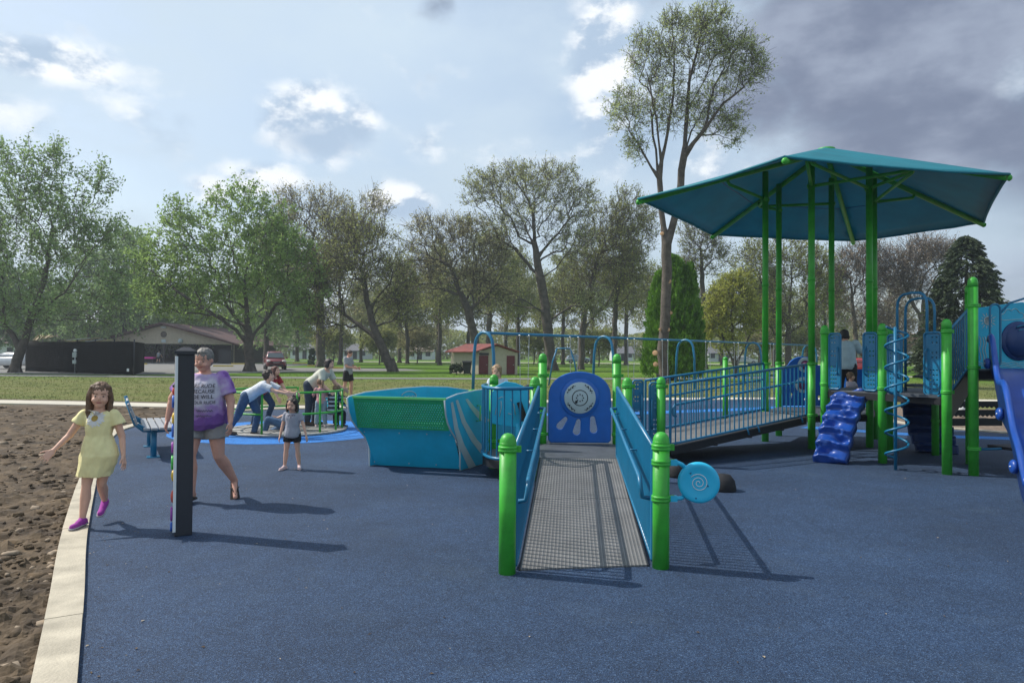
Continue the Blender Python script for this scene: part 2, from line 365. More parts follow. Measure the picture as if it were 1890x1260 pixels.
# merry-go-round ring and the two bright bands
MG = Vector((-4.62, 14.45, 0))
mb = MB(); mb.add([(MG.x+2.2*math.cos(a*math.pi/36), MG.y+2.2*math.sin(a*math.pi/36), .004) for a in range(72)], [tuple(range(72))]); props(mb.build('bright_blue_surface', M_['rubber_ring']), kind='structure')
strip('bright_blue_surface', smooth_line([(-1.5, 18.4), (2, 18.9), (5, 20.1), (8.4, 21.9), (9.6, 23.2)]), .75, .004, M_['rubber_ring'])
strip('bright_blue_surface', smooth_line([(6.6, 15.9), (7.4, 15.2), (8.6, 14.3), (10.0, 13.9)]), .55, .004, M_['rubber_ring'])
# kerbs
KL = [(2.18, -4.2), (0.45, -1.2), (-1.13, 1.5), (-2.23, 3.4), (-2.88, 4.52), (-3.97, 6.38), (-5.88, 9.84), (-7.34, 12.66), (-8.07, 14.6), (-8.22, 16.4), (-7.82, 18.36), (-6.78, 19.7), (-4.85, 20.32)]
KS = [(a+.05, b) for a, b in smooth_line(KL, 8)]
def resample(line, step):
    out = [Vector((*line[0], 0))]
    for i in range(len(line)-1):
        p, q = Vector((*line[i], 0)), Vector((*line[i+1], 0)); k = max(1, round((q-p).length/step))
        for j in range(1, k+1): out.append(p.lerp(q, j/k))
    return out
KR = resample(KS, .1); k_ = 24
for i in range(0, len(KR)-1, k_):
    seg = KR[i:i+k_+1]
    if len(seg) < 2: continue
    seg = [seg[0].lerp(seg[1], .06)]+seg[1:-1]+[seg[-1].lerp(seg[-2], .06)]; strip('kerb', [(p.x, p.y) for p in seg], 0.190+.004*((i//k_) % 3), .028+.001*((i//k_) % 2), M_['concrete'], z0=-.25)
strip('kerb', smooth_line([(-4.85, 20.32), (-2.05, 21.62), (1.15, 23.12), (4.35, 24.62), (10, 25.82)], 4), .22, .026, M_['concrete'], z0=-.25)
strip('kerb', smooth_line([(10.08, 25.82), (10.42, 22), (9.82, 19), (9.37, 16.9), (9.9, 15.7), (11.3, 14.1), (14.1, 11.9), (16.1, 6)], 4), .2, .026, M_['concrete'], z0=-.25)
strip('path', smooth_line([(-60, 25), (-30, 23.6), (-16, 22.2), (-10.3, 21.2), (-6.4, 20.75), (-4.4, 21.2), (-1.6, 22.5), (1, 23.9), (4.2, 25.4), (10.5, 26.6), (22, 26)], 5), 1.25, -.006, M_['path'], z0=-.2)
strip('road', smooth_line([(-90, 47), (-50, 46.5), (-20, 45.5), (-3, 45.8), (8, 48), (20, 53), (34, 58), (60, 62)], 5), 2.6, -.02, M_['asphalt'])
strip('path', smooth_line([(24, 68), (34, 55), (48, 44), (70, 36)], 5), 1.8, -.016, M_['path'])
strip('road', [(-160, 128), (0, 132), (180, 126)], 7, -.02, M_['path'])
sheet('parking_lot', [(-90, 49.6), (-26, 49.2), (-18, 58), (-8, 66), (-11, 73), (-26, 76), (-26, 100.5), (-90, 100.5)], -.024, M_['asphalt'])
# soil bed at the left: a tilled, lumpy surface
def kerb_x(y):
    for i in range(len(KL)-1):
        (x0, y0), (x1, y1) = KL[i], KL[i+1]
        if y0 <= y <= y1: return x0+(x1-x0)*(y-y0)/(y1-y0)
    return KL[-1][0]
def soil():
    vs = []; fs = []; idx = {}
    ys = [-1.0]; 
    while ys[-1] < 21.2: ys.append(ys[-1]+max(.035, ys[-1]*.0075 if ys[-1] > 0 else .035))
    for j, y in enumerate(ys):
        step = max(.035, y*.0075); xr = kerb_x(y)+.05
        for i in range(210):
            x = xr-step*i*(1+i*.012)
            p = Vector((x, y, 0)); r_ = noise.fractal(p*5.5, .9, 2.2, 5)*.030+max(0, noise.noise(p*12))*.045+noise.noise(p*30)*.016+noise.noise(p*.6)*.03
            edge = min(1, i*step/.15); fade = min(1, (21.4-y)/1.5)
            vs.append((x, y, max(-.037+.002*noise.noise(p*5), -.03+(r_*1.25+.012)*edge*fade-(1-edge)*.012)))
    for j in range(len(ys)-1):
        for i in range(209): a = j*210+i; fs.append((a, a+1, a+211, a+210))
    mb = MB(); mb.add(vs, fs, 0, False); mb.f = [tuple(reversed(f)) for f in mb.f]; props(mb.build('bare_soil', M_['dirt']), kind='structure')
    rnd = random.Random(4); mb = MB()
    for k in range(9000):
        y = 1.6+19*rnd.random()**1.5; x = kerb_x(y)-.07-rnd.random()**1.4*(3+y*.6)
        s = rnd.uniform(.008, .024)*(1+1.6*(rnd.random() > .88)); p = Vector((x, y, 0)); z = -.02+max(0, noise.noise(p*12))*.045+noise.fractal(p*5.5, .9, 2.2, 5)*.03
        base = [(-1, -1, -.4), (1, -1, -.4), (1, 1, -.4), (-1, 1, -.4), (-.7, -.7, .7), (.7, -.7, .6), (.7, .7, .7), (-.7, .7, .5)]
        a = rnd.uniform(0, 6.28); ca, sa = math.cos(a), math.sin(a); sx, sy, sz = s*rnd.uniform(.8, 1.9), s*rnd.uniform(.6, 1.2), s*rnd.uniform(.5, .9)
        vs = []
        for (u, v, w) in base:
            u *= sx*rnd.uniform(.7, 1.2); v *= sy*rnd.uniform(.7, 1.2); w *= sz*rnd.uniform(.7, 1.2); vs.append((x+u*ca-v*sa, y+u*sa+v*ca, z+w))
        mb.add(vs, [(0, 3, 2, 1), (4, 5, 6, 7), (0, 1, 5, 4), (1, 2, 6, 5), (2, 3, 7, 6), (3, 0, 4, 7)], 0 if rnd.random() < .85 else 1, True)
    props(mb.build('soil_clods', [M_['dirt'], mat('straw_and_stone', (.26, .20, .14), .9, .3, 20)]), kind='stuff')
soil()
sheet('bare_soil', [(-60, 25.4), (-60, 27.4), (-16, 23.7), (-6, 22.0), (-4, 22.6), (-4.2, 21.9), (-6.4, 21.3), (-10.3, 21.7), (-16, 22.7), (-30, 24.1)], -.034, M_['dirt'])
sheet('mulch_bed', [(9.3, 17), (9.9, 19), (10.45, 22), (12, 22.6), (20, 21), (34, 16), (34, 6), (16, 6), (14.2, 11.9), (11.3, 14.2), (9.95, 15.7)], -.02, M_['mulch'])
def blades():
    rng = np.random.default_rng(3); n = 30000
    Y = 22.5+30*rng.random(n)**1.6; X = (rng.random(n)*2-1)*(Y*.78+2)
    keep = ~((Y < 27.0) & (X > -60) & (Y < 21.8+np.clip((X+6)*.36, .0, 5.2)+1.4)) & ~((np.abs(Y-46.5) < 2.6)) & ~((X < -17) & (Y > 49)) & ~((X > 9) & (Y < 27))
    X = X[keep]; Y = Y[keep]; n = len(X); h = rng.uniform(.02, .06, n)*(1+(Y-22)*.02); w = rng.uniform(.008, .016, n)*(Y/22); a = rng.uniform(0, 6.28, n)
    lx = rng.normal(0, .03, n); ly = rng.normal(0, .03, n)
    P0 = np.stack([X-np.cos(a)*w, Y-np.sin(a)*w, np.full(n, -.04)], 1); P1 = np.stack([X+np.cos(a)*w, Y+np.sin(a)*w, np.full(n, -.04)], 1); P2 = np.stack([X+lx, Y+ly, -.04+h], 1)
    V = np.stack([P0, P1, P2], 1).reshape(-1, 3); me = bpy.data.meshes.new('grass'); me.from_pydata(V.tolist(), [], np.arange(3*n).reshape(-1, 3).tolist())
    o = link_mesh('grass', me, mat('grass_blades', (.10, .13, .035), .8, .25, .5, c2=(.17, .18, .06), trans=.3)); props(o, kind='stuff')
blades()
# ================================================================== PLAY STRUCTURE
DZ = .28; HZ = .58; UZ = 1.06; TZ = 1.43
PS = root('play_structure', (3.2, 10.5, 0), 'large green and blue climbing structure with ramps, slides and a tall teal shade roof', 'play structure')
def post(p, top, clamps=(), r=.0625, z0=0, par=None, knob=True):
    p = XY(p); mb = MB(); mb.tube([p+Vector((0, 0, z0-(.05 if z0 == 0 else 0))), p+Vector((0, 0, top-r*1.1))], r, 18); o = mb.build('post', M_['green'], par or PS)
    if knob:
        c = MB(); c.lathe([(r*1.02, -r*1.1), (r*1.02, -.012), (r*.95, r*.35), (r*.76, r*.75), (r*.46, r*1.02), (.001, r*1.12)], p+Vector((0, 0, top-r*1.1)), 18); c.build('post_cap', M_['green'], o)
    for z in clamps:
        c = MB(); c.lathe([(r+.001, -.024), (r+.009, -.021), (r+.011, -.006), (r+.005, 0), (r+.011, .006), (r+.009, .021), (r+.001, .024)], p+Vector((0, 0, z)), 18)
        c.obox(p+Vector((r+.02, 0, z)), (.016, 0, 0), (0, .012, 0), (0, 0, .024)); c.build('clamp', M_['green'], o)
    return o
def rail(p0, p1, h, sp=.095, r=.009, rr=.019, hand=None, par=None, ends=True, m='teal', name='railing'):
    p0 = Vector(p0); p1 = Vector(p1); up = Vector((0, 0, h)); mb = MB(); Ld = (XY(p1)-XY(p0)).length
    mb.tube([p0, p1], rr, 8); mb.tube([p0+up, p1+up], rr, 8)
    n = max(2, int(Ld/sp))
    for i in range(n+1):
        q = p0.lerp(p1, i/n); mb.tube([q, q+up], rr if (ends and i in (0, n)) else r, 6, caps=False)
    o = mb.build(name, M_[m], par or PS)
    if hand:
        off, hz = hand; d = (XY(p1)-XY(p0)).normalized(); nn = Vector((-d.y, d.x, 0))*off; a = p0+d*.12+Vector((0, 0, hz)); b = p1-d*.1+Vector((0, 0, hz))
        k = MB(); k.tube([a-nn*.0+Vector((0, 0, -.16)), a+nn*.8+Vector((0, 0, -.15)), a+nn+Vector((0, 0, -.06)), a+nn+d*.05, b+nn, b+nn*.4+d*.04, b+d*.05-nn*.0], .019, 8)
        for t in (.3, .6, .9):
            q = a.lerp(b, t); k.tube([q, q+nn], .009, 6)
        k.build('handrail', M_['teal'] if m == 'teal' else M_[m], o)
    return o
def deck(poly, z, name='deck', th=.05):
    mb = MB(); mb.prism([(p[0], p[1], z-th) for p in poly], (0, 0, th)); o = mb.build(name, M_['deckgrey'], PS, bevel=.006)
    e = MB(); k = len(poly)
    for i in range(k):
        a = Vector((*poly[i][:2], z-.075)); b = Vector((*poly[(i+1) % k][:2], z-.075)); e.bar(a, b, .03, .1)
    e.build('deck_edge', M_['black'], o); return o
P1 = G(936, 1057); P2 = G(1219.5, 1047); P3 = A(987, 800, 9.0); P4 = A(1157.5, 800, 9.0); P5 = A(1001, 800, 10.45); P6 = A(1138, 800, 10.45)
P7 = A(1220, 800, 10.3); P8 = A(911, 800, 9.9)
post(P1, 1.02, (.905,)); post(P2, 1.02, (.905, .79, .52)); post(P3, 1.31, (1.20,)); post(P4, 1.31, (1.20,)); post(P5, 1.61, (1.29, .42)); post(P6, 1.61, (1.29, .42)); post(P7, 1.28, (1.14,)); post(P8, 1.31, (.38,))
FR = A(1178, 800, 11.9)
deck([P3, P4, P7, FR, A(1150, 800, 12), A(1000, 800, 10.7), P8, A(893, 800, 9.3), A(905, 800, 9.0), A(930, 800, 8.82)], DZ)
# entry ramp: ribbed plates
Ra, Rb = G(959, 1050, .012), G(1196, 1042, .012); Rc, Rd = A(1141, 848, 8.95), A(997, 848, 8.95); Rc.z = Rd.z = DZ+.004
def ribbed_material():
    m = bpy.data.materials.new('ribbed_vinyl'); m.use_nodes = True; nt = m.node_tree; N = nt.nodes; L = nt.links; b = N['Principled BSDF']
    tc = N.new('ShaderNodeTexCoord'); sp = N.new('ShaderNodeSeparateXYZ'); L.new(tc.outputs['UV'], sp.inputs[0])
    def wv(o, f):
        a = N.new('ShaderNodeMath'); a.operation = 'MULTIPLY'; L.new(o, a.inputs[0]); a.inputs[1].default_value = f; s = N.new('ShaderNodeMath'); s.operation = 'SINE'; L.new(a.outputs[0], s.inputs[0]); return s.outputs[0]
    x = wv(sp.outputs[0], 2*math.pi/.03); y = wv(sp.outputs[1], 2*math.pi/.05)
    r1 = N.new('ShaderNodeMapRange'); L.new(x, r1.inputs[0]); r1.inputs[1].default_value = -.2; r1.inputs[2].default_value = .5
    nz = N.new('ShaderNodeTexNoise'); nz.inputs['Scale'].default_value = 3; nz.inputs['Detail'].default_value = 8; L.new(tc.outputs['UV'], nz.inputs[0])
    mx = N.new('ShaderNodeMix'); mx.data_type = 'RGBA'; L.new(r1.outputs[0], mx.inputs[0]); mx.inputs[6].default_value = (.12, .12, .12, 1); mx.inputs[7].default_value = (.19, .187, .182, 1)
    mr = N.new('ShaderNodeMapRange'); L.new(nz.outputs[0], mr.inputs[0]); mr.inputs[3].default_value = .55; mr.inputs[4].default_value = 1.35
    vs = N.new('ShaderNodeVectorMath'); vs.operation = 'SCALE'; L.new(mx.outputs[2], vs.inputs[0]); L.new(mr.outputs[0], vs.inputs[3]); L.new(vs.outputs[0], b.inputs['Base Color'])
    b.inputs['Roughness'].default_value = .6; bp = N.new('ShaderNodeBump'); bp.inputs['Distance'].default_value = .004; bp.inputs['Strength'].default_value = .8
    ad = N.new('ShaderNodeMath'); ad.operation = 'ADD'; L.new(r1.outputs[0], ad.inputs[0]); m2 = N.new('ShaderNodeMath'); m2.operation = 'MULTIPLY'; L.new(y, m2.inputs[0]); m2.inputs[1].default_value = .2; L.new(m2.outputs[0], ad.inputs[1])
    L.new(ad.outputs[0], bp.inputs['Height']); L.new(bp.outputs[0], b.inputs['Normal']); return m
M_['ribbed'] = ribbed_material()
def plank(a, b, c, d, name, n=3, th=.04, par=None):
    """floor plates from edge a-b to edge d-c, with seams, UV in metres"""
    first = None
    for k in range(n):
        t0, t1 = k/n+.0015, (k+1)/n-.0015
        q = [a.lerp(d, t0), b.lerp(c, t0), b.lerp(c, t1), a.lerp(d, t1)]; dn = Vector((0, 0, -th))
        vs = q+[p+dn for p in q]; me = bpy.data.meshes.new(name); org = ORG[PS.name]
        me.from_pydata([v-org for v in vs], [], [(0, 1, 2, 3), (7, 6, 5, 4), (0, 4, 5, 1), (1, 5, 6, 2), (2, 6, 7, 3), (3, 7, 4, 0)])
        uv = me.uv_layers.new(name='UVMap'); w = (b-a).length; l0 = (d-a).length*t0; l1 = (d-a).length*t1; cc = {0: (0, l0), 1: (w, l0), 2: (w, l1), 3: (0, l1)}
        for i, lp in enumerate(me.loops): uv.data[i].uv = cc[lp.vertex_index % 4]
        o = link_mesh(name, me, M_['ribbed'], PS)
        continue
        for s_ in ():
            for j in range(18):
                t = (j+.5)/18; p = (q[0] if s_ == 0 else q[1]).lerp(q[3] if s_ == 0 else q[2], t); p2 = (q[1] if s_ == 0 else q[0]).lerp(q[2] if s_ == 0 else q[3], t); pp = p.lerp(p2, .035); e.lathe([(.007, 0), (.005, .003), (.0005, .0035)], pp, 6)
        e.build('rivet_row', M_['black'], o)
plank(Ra, Rb, Rc, Rd, 'ramp_plate', 2)
mb = MB()
for (a, b) in ((Ra, Rd), (Rb, Rc)): mb.bar(a+Vector((0, 0, -.03)), b+Vector((0, 0, -.03)), .014, .06)
mb.build('ramp_kerb', M_['black'], PS)
def wall(pa, pb, za, zb, side):
    a = XY(pa, za); b = XY(pb, zb); d = (b-a).normalized(); a = a+d*.09; b = b-d*.09
    nx = Vector((side, 0, 0)); a += nx*.05; b += nx*(.05 if side > 0 else .13)
    o = rail(a, b, .86, sp=.078, r=.0125, rr=.02, hand=(.085*(-side), .60))
wall(P1, P3, .03, .33, 1); wall(P2, P4, .03, .33, -1)
# drum on the right entry post
dc = A(1289.5, 890, 5.32); ax = Vector((-.22, -1, .02)).normalized()
def drum():
    m = MB(); m.lathe([(.0, -.035), (.135, -.035), (.150, -.028), (.155, 0), (.150, .022), (.135, .03), (.11, .024), (.0, .024)], dc, 40, axis=ax); o = m.build('drum', M_['skyblue'], PS)
    u = ax.orthogonal().normalized(); up = (Vector((0, 0, 1))-ax*ax.z).normalized(); sd_ = up.cross(ax)
    pts = [dc+ax*.027+(sd_*math.cos(t)+up*math.sin(t))*(.006+.0042*t) for t in [i*.35 for i in range(44)]]
    s = MB(); s.tube(pts, .0028, 5); s.build('spiral_mark', M_['white'], o)
    s = MB()
    for (x, y) in ((-.06, .07), (.065, -.02), (-.02, -.115)): s.lathe([(.008, 0), (.006, .004), (.0005, .005)], dc+ax*.024+sd_*x+up*y, 8, axis=ax)
    s.build('bolt', M_['teal'], o)
    for (pz, t) in ((.79, .10), (.52, -.10)):
        s = MB(); p = XY(P2, pz)+Vector((.06, 0, 0)); e = dc+up*t-sd_*-.0-ax*.03; e = Vector((dc.x-.09, dc.y+.03, dc.z+t))
        s.tube([p, p+Vector((.06, 0, .0)), p.lerp(e, .6)+Vector((.02, 0, .012 if t > 0 else -.012)), e], .017, 8); s.obox(p+Vector((.03, 0, 0)), (.03, 0, 0), (0, .02, 0), (0, 0, .022)); s.build('drum_arm', M_['skyblue'], PS)
drum()
for (px, py, Y, r_) in ((1334, 905, 8.4, .145), (1250, 878, 9.3, .12)):
    p = A(px, py, Y); s = MB(); s.lathe([(r_*1.05, -.02), (r_*1.08, .03), (r_*.95, .12), (r_*.6, .185), (.001, .2)], XY(p), 20)
    props(s.build('stepping_dome', mat('black_rubber_dome', (.008, .009, .012), .8, .2, 9, .2, 90)), 'low black rubber stepping dome '+('right behind the light blue drum' if Y < 9 else 'half hidden behind the right entry post'), 'stepping stone')
# spinner wheel panel between P5 and P6
def arch_outline(w, h, r=.04, flat=.62, n=20):
    out = [(-w/2+r, 0), (w/2-r, 0), (w/2, r), (w/2, h*flat)]
    for i in range(1, n): a = math.pi*i/n; out.append((w/2*math.cos(a)*1.0, h*flat+(h*(1-flat))*math.sin(a)**.8))
    return out+[(-w/2, h*flat), (-w/2, r)]
def slot(cx, cy, l, w0, w1, ang, n=7):
    u = Vector((math.cos(ang), math.sin(ang))); v = Vector((-u.y, u.x)); out = []
    for i in range(n+1): t = -math.pi/2+math.pi*i/n; out.append((cx+u.x*(l/2+w1*math.cos(t))+v.x*w1*math.sin(t), cy+u.y*(l/2+w1*math.cos(t))+v.y*w1*math.sin(t)))
    for i in range(n+1): t = math.pi/2+math.pi*i/n; out.append((cx+u.x*(-l/2+w0*math.cos(t))+v.x*w0*math.sin(t), cy+u.y*(-l/2+w0*math.cos(t))+v.y*w0*math.sin(t)))
    return out
c0 = (XY(P5)+XY(P6))/2+Vector((0, 0, DZ+.015)); uw = (XY(P6)-XY(P5)).normalized(); Wp = (XY(P6)-XY(P5)).length-.17; Hp = 1.05; sc = Wp/112
wp = plate('activity_panel', M_['royal'], PS, c0, uw, (0, 0, 1), arch_outline(Wp, Hp), [slot(-.25, .30, .13, .052, .030, R(52)), slot(-.03, .245, .15, .056, .032, R(80)), slot(.20, .28, .16, .056, .036, R(96))], .05, .012)
nf = uw.cross(Vector((0, 0, 1)))
def disc(nm, c, r, th, m_, par, ns=36, ax_=None):
    s = MB(); s.lathe([(r, 0), (r, th*.7), (r*.97, th), (.001, th)], c, ns, axis=ax_ or nf); return s.build(nm, m_, par)
wc = c0+Vector((0, 0, .665))+nf*.024; disc('panel_recess', wc, .285, .02, M_['royal'], wp); wd = disc('spinner_disc', wc+nf*.02, .232, .014, M_['stripe'], wp)
s = MB()
s.lathe([(.12, 0), (.118, .003), (.108, .003), (.107, 0)], wc+nf*.0335, 28, axis=nf)
for k in range(4):
    for j in range(8):
        a = R(90*k+45+(j-3.5)*6.2); rr_ = .19+.012*(j % 2); q = wc+nf*.034+uw*rr_*math.cos(a)+Vector((0, 0, rr_*math.sin(a))); s.ball(q, .0075+.003*(j % 3), 6)
for k in range(8): a = R(45*k); q = wc+nf*.034+uw*.05*math.cos(a)+Vector((0, 0, .05*math.sin(a))); s.ball(q, .011, 6)
q = wc+nf*.034+uw*-.055+Vector((0, 0, -.06)); s.ball(q, .022, 8)
s.build('disc_markings', M_['black'], wd)
# curved balcony at the left of the deck, low wheel panel
arc = [A(985, 850, 8.98), A(960, 850, 8.78), A(930, 850, 8.72), A(906, 850, 8.85), A(893, 850, 9.15), A(890, 850, 9.5), A(897, 850, 9.85)]
arc = [XY(p, DZ+.05) for p in arc]; s = MB(); fine = [XY(p) for p in smooth_line([(p.x, p.y) for p in arc], 4)]
up = Vector((0, 0, 1)); s.tube([p+up*(DZ+.02) for p in fine], .022, 8); s.tube([p+up*1.17 for p in fine], .022, 8)
for p in fine[::2]: s.tube([p+up*(DZ+.02), p+up*1.17], .0105, 6, caps=False)
s.build('balcony_railing', M_['teal'], PS)
cp = A(935, 800, 9.75); cu = Vector((1, .12, 0)).normalized()
pan = plate('steering_panel', M_['skyblue'], PS, XY(cp, .62), cu, (0, 0, 1), [(-.22, .1), (-.2, .02), (-.1, 0), (.18, -.04), (.3, -.02), (.31, .1), (.31, .42), (.27, .52), (.12, .58), (-.02, .6), (-.16, .53), (-.23, .4)], (), .03, .006)
s = MB(); q = XY(cp, .62)+cu*.2+Vector((0, -.03, .2)); s.tube([q, q+Vector((.02, -.05, 0))], .02, 8); s.bar(q+Vector((-.03, -.05, .12)), q+Vector((.05, -.06, -.10)), .03, .07); s.bar(q+Vector((.0, -.07, .02)), q+Vector((.01, -.07, -.14)), .05, .06); s.build('toggle', M_['black'], pan)
s = MB()
for (a, b) in (((-.16, .14), (-.13, .42)), ((-.1, .12), (-.08, .33)), ((-.12, .36), (-.05, .38)), ((.02, .16), (.09, .1)), ((.05, .36), (.12, .14))):
    s.tube([XY(cp, .62)+cu*a[0]+Vector((0, -.02, a[1])), XY(cp, .62)+cu*(a[0]+b[0])/2+Vector((0, -.02, (a[1]+b[1])/2+.02))+cu*.015, XY(cp, .62)+cu*b[0]+Vector((0, -.02, b[1]))], .006, 5)
s.build('panel_marks', M_['stripe'], pan)
s = MB(); s.tube([XY(cp, DZ)+cu*.15, XY(cp, .64)+cu*.15], .03, 8); s.build('panel_leg', M_['skyblue'], PS)
# second ramp
N0 = G(1237, 820, .31); N1 = A(1488, 774, 11.95); N1.z = HZ+.02; F0 = XY(FR, .31)+Vector((.12, 0, 0)); F1 = A(1409, 760, 13.15); F1.z = HZ+.02
nd_ = (N1-N0).normalized()
rail(N0, N1, .86, sp=.105, r=.010, rr=.02, hand=(.07, .56)); rail(F0, F1, .86, sp=.105, r=.010, rr=.02, hand=(-.07, .56))
plank(N0+Vector((0, .03, -.03)), N1+Vector((0, .03, -.03)), F1+Vector((0, -.03, -.03)), F0+Vector((0, -.03, -.03)), 'ramp_plate', 1)
s = MB(); s.bar(N0+Vector((0, .04, -.10)), N1+Vector((0, .04, -.10)), .05, .11); s.bar(F0+Vector((0, 0, -.1)), F1+Vector((0, 0, -.1)), .05, .11)
for t in (.3, .55, .8): s.bar((N0.lerp(N1, t))+Vector((0, 0, -.14)), (F0.lerp(F1, t))+Vector((0, 0, -.14)), .06, .06)
s.build('ramp_beam', M_['black'], PS)
s = MB()
for t in (.52, .60, .95): q = N0.lerp(N1, t); s.tube([q+Vector((0, -.02, .0)), q+Vector((.02, -.03, -.05)), q+Vector((.03, -.03, -.10))], .014, 6)
s.build('rail_bracket', M_['teal'], PS)
# deck supports under the ramp
for (x, y, Y, w_) in ((1322, 800, 13.6, .2), (1245, 800, 12.6, .12)):
    q = A(x, y, Y); s = MB(); s.box(q.x-w_/2, q.y-.05, 0, q.x+w_/2, q.y+.05, .3); s.build('support_leg', M_['black'], PS)
def perf(name, w, h, cols, rows, x0, x1, z0, z1, r=.016):
    return [circ(x0+(x1-x0)*i/max(1, cols-1), z0+(z1-z0)*j/max(1, rows-1), r, 7) for i in range(cols) for j in range(rows)]
def loop_panel(p, u, w, h, flip=False, z=0, par=None):
    """perforated barrier in a pipe frame with a grab loop"""
    p = XY(p, z); u = Vector(u).normalized(); holes = perf('', w, h, 3, 5, w*.22, w*.62, h*.10, h*.40, .013)+perf('', w, h, 2, 2, w*.25, w*.5, h*.6, h*.68, .013)+perf('', w, h, 2, 2, w*.25, w*.5, h*.84, h*.92, .013)
    out = rrect(.02, .02, w*.92, h-.02, .05)
    if flip: out = [(w-x, y) for x, y in out][::-1]; holes = [[(w-x, y) for x, y in hh][::-1] for hh in holes]
    o = plate('barrier_panel', M_['teal'], par or PS, p, u, (0, 0, 1), out, holes, .02, .003)
    f = MB(); f.tube([p+u*x+Vector((0, 0, y)) for x, y in rrect(0, 0, w, h, .045, 4)], .017, 8, closed=True); f.build('panel_frame', M_['teal'], o)
    g = MB(); gx = w*(.86 if not flip else .14); n_ = u.cross(Vector((0, 0, 1))); ga = .10*w*(-1 if not flip else 1)
    g.tube([p+u*(gx+ga)+Vector((0, 0, h*.25)), p+u*gx+n_*.05+Vector((0, 0, h*.31)), p+u*gx+n_*.05+Vector((0, 0, h*.69)), p+u*(gx+ga)+Vector((0, 0, h*.76))], .013, 6); g.build('grab_bar', M_['teal'], o)
    return o
loop_panel(A(1199, 700, 10.35), (1, 0, 0), .17, .90, z=.29, flip=True); loop_panel(A(1168, 700, 11.85), (1, .02, 0), .17, .86, z=.31)
# tall posts and the shade roof
CZ = 4.38
T1 = A(1412.5, 700, 13.2); T2 = A(1437.5, 700, 14.15); T3 = A(1498, 700, 12.2); T4 = A(1535, 700, 14.2); T5 = A(1605, 700, 12.45); T6 = A(1614, 700, 13.7)
corn = [G(px, py, CZ) for px, py in ((1178, 366), (1449, 288), (1863, 320), (1816, 409), (1575, 443), (1315, 432))]
cen = sum(corn, Vector())/6; apex = A(1525, 272, cen.y)
def roof_z(p):
    best = CZ
    for i in range(6):
        a, b = corn[i], corn[(i+1) % 6]; M3 = Matrix(((a.x, b.x, apex.x), (a.y, b.y, apex.y), (1, 1, 1)))
        try: w = M3.inverted() @ Vector((p[0], p[1], 1))
        except ValueError: continue
        if min(w) >= -.02: return w[0]*a.z+w[1]*b.z+w[2]*apex.z
    return best
hexdeck = []
for p, cl in ((T1, (1.45, .62)), (T2, (1.45,)), (T3, (1.47, .58)), (T4, (1.47,)), (T5, (1.5, .9)), (T6, (1.5,))):
    zt = roof_z(p)-.10; post(p, 1.52, cl, knob=False); q = XY(p)
    s = MB(); s.tube([q+Vector((0, 0, 1.4)), q+Vector((0, 0, zt))], .055, 16); s.lathe([(.064, 0), (.064, .05), (.056, .06)], q+Vector((0, 0, 2.9)), 16); s.build('roof_post', M_['green'], PS)
deck([T1, T3, T5, T6, T4, T2], HZ)
def canopy():
    s = MB(); n = 10
    rows = []
    for i in range(6):
        a, b = corn[i], corn[(i+1) % 6]
        for u in range(n+1):
            for v in range(n+1):
                e = a.lerp(b, v/n); mid = (a+b)/2; sag = 4*(v/n)*(1-v/n); t = u/n
                p = apex.lerp(e, t); inn = (XY(cen)-XY(mid)).normalized(); p = p+inn*.05*sag*t*t+Vector((0, 0, -.03*sag*math.sin(math.pi*t*.75)+.02*sag*noise.noise(p*1.7)))
                wr = noise.noise(Vector((p.x*9, p.y*2.5, 3)))*.012*t if i in (3,) else 0
                rows.append((p.x, p.y, p.z+wr))
    idx = lambda i, u, v: i*(n+1)**2+u*(n+1)+v
    fs = [(idx(i, u, v), idx(i, u, v+1), idx(i, u+1, v+1), idx(i, u+1, v)) for i in range(6) for u in range(n) for v in range(n)]
    s.add(rows, fs, 0, True); o = s.build('canopy', M_['canopy'], PS)
    w = o.modifiers.new('weld', 'WELD'); w.merge_threshold = .002; sm = o.modifiers.new('solid', 'SOLIDIFY'); sm.thickness = .012; sm.offset = 1
    h = MB()
    for i in range(6):
        a, b = corn[i], corn[(i+1) % 6]; pts = []
        for v in range(n+1): pts.append(Vector(rows[idx(i, n, v)])+Vector((0, 0, -.012)))
        h.tube(pts, .022, 6)
    h.build('canopy_hem', M_['canopy'], o)
    h = MB()
    pts = []
    for i in (3, 4, 5):
        for v in range(n+1): pts.append(Vector(rows[idx(i, 6, v)])+Vector((0, 0, -.012)))
    h.tube(pts, .008, 5); h.build('seam', M_['navy'], o)
    for i, c in enumerate(corn):
        s = MB(); a = apex+Vector((0, 0, -.09)); b = c+Vector((0, 0, -.07)); s.tube([a, b+(a-b).normalized()*.03], .048, 12); s.lathe([(.049, 0), (.045, .015), (.03, .03), (.001, .035)], b, 12, axis=(b-a)); s.build('rafter', M_['green'], PS)
    for p in (T1, T2, T3, T4, T5, T6):
        # brace from the post to its nearest rafters
        q = XY(p, roof_z(p)-.62)
        rs_ = sorted(corn, key=lambda c: (XY(c)-XY(p)).length)[:2]
        for c in rs_[:1 if p in (T2, T4) else 2]:
            t = .55; e = apex.lerp(c, t)+Vector((0, 0, -.16)); s = MB(); s.tube([q, e+(q-e)*.08, e+Vector((0, 0, .10))], .030, 8); s.tube([q+(q-e).normalized()*.07, q], .04, 8); s.build('roof_brace', M_['green'], PS)
    s = MB(); s.lathe([(.14, -.16), (.16, -.1), (.16, -.03), (.03, .0)], apex, 16); s.build('roof_hub', M_['green'], PS)
canopy()
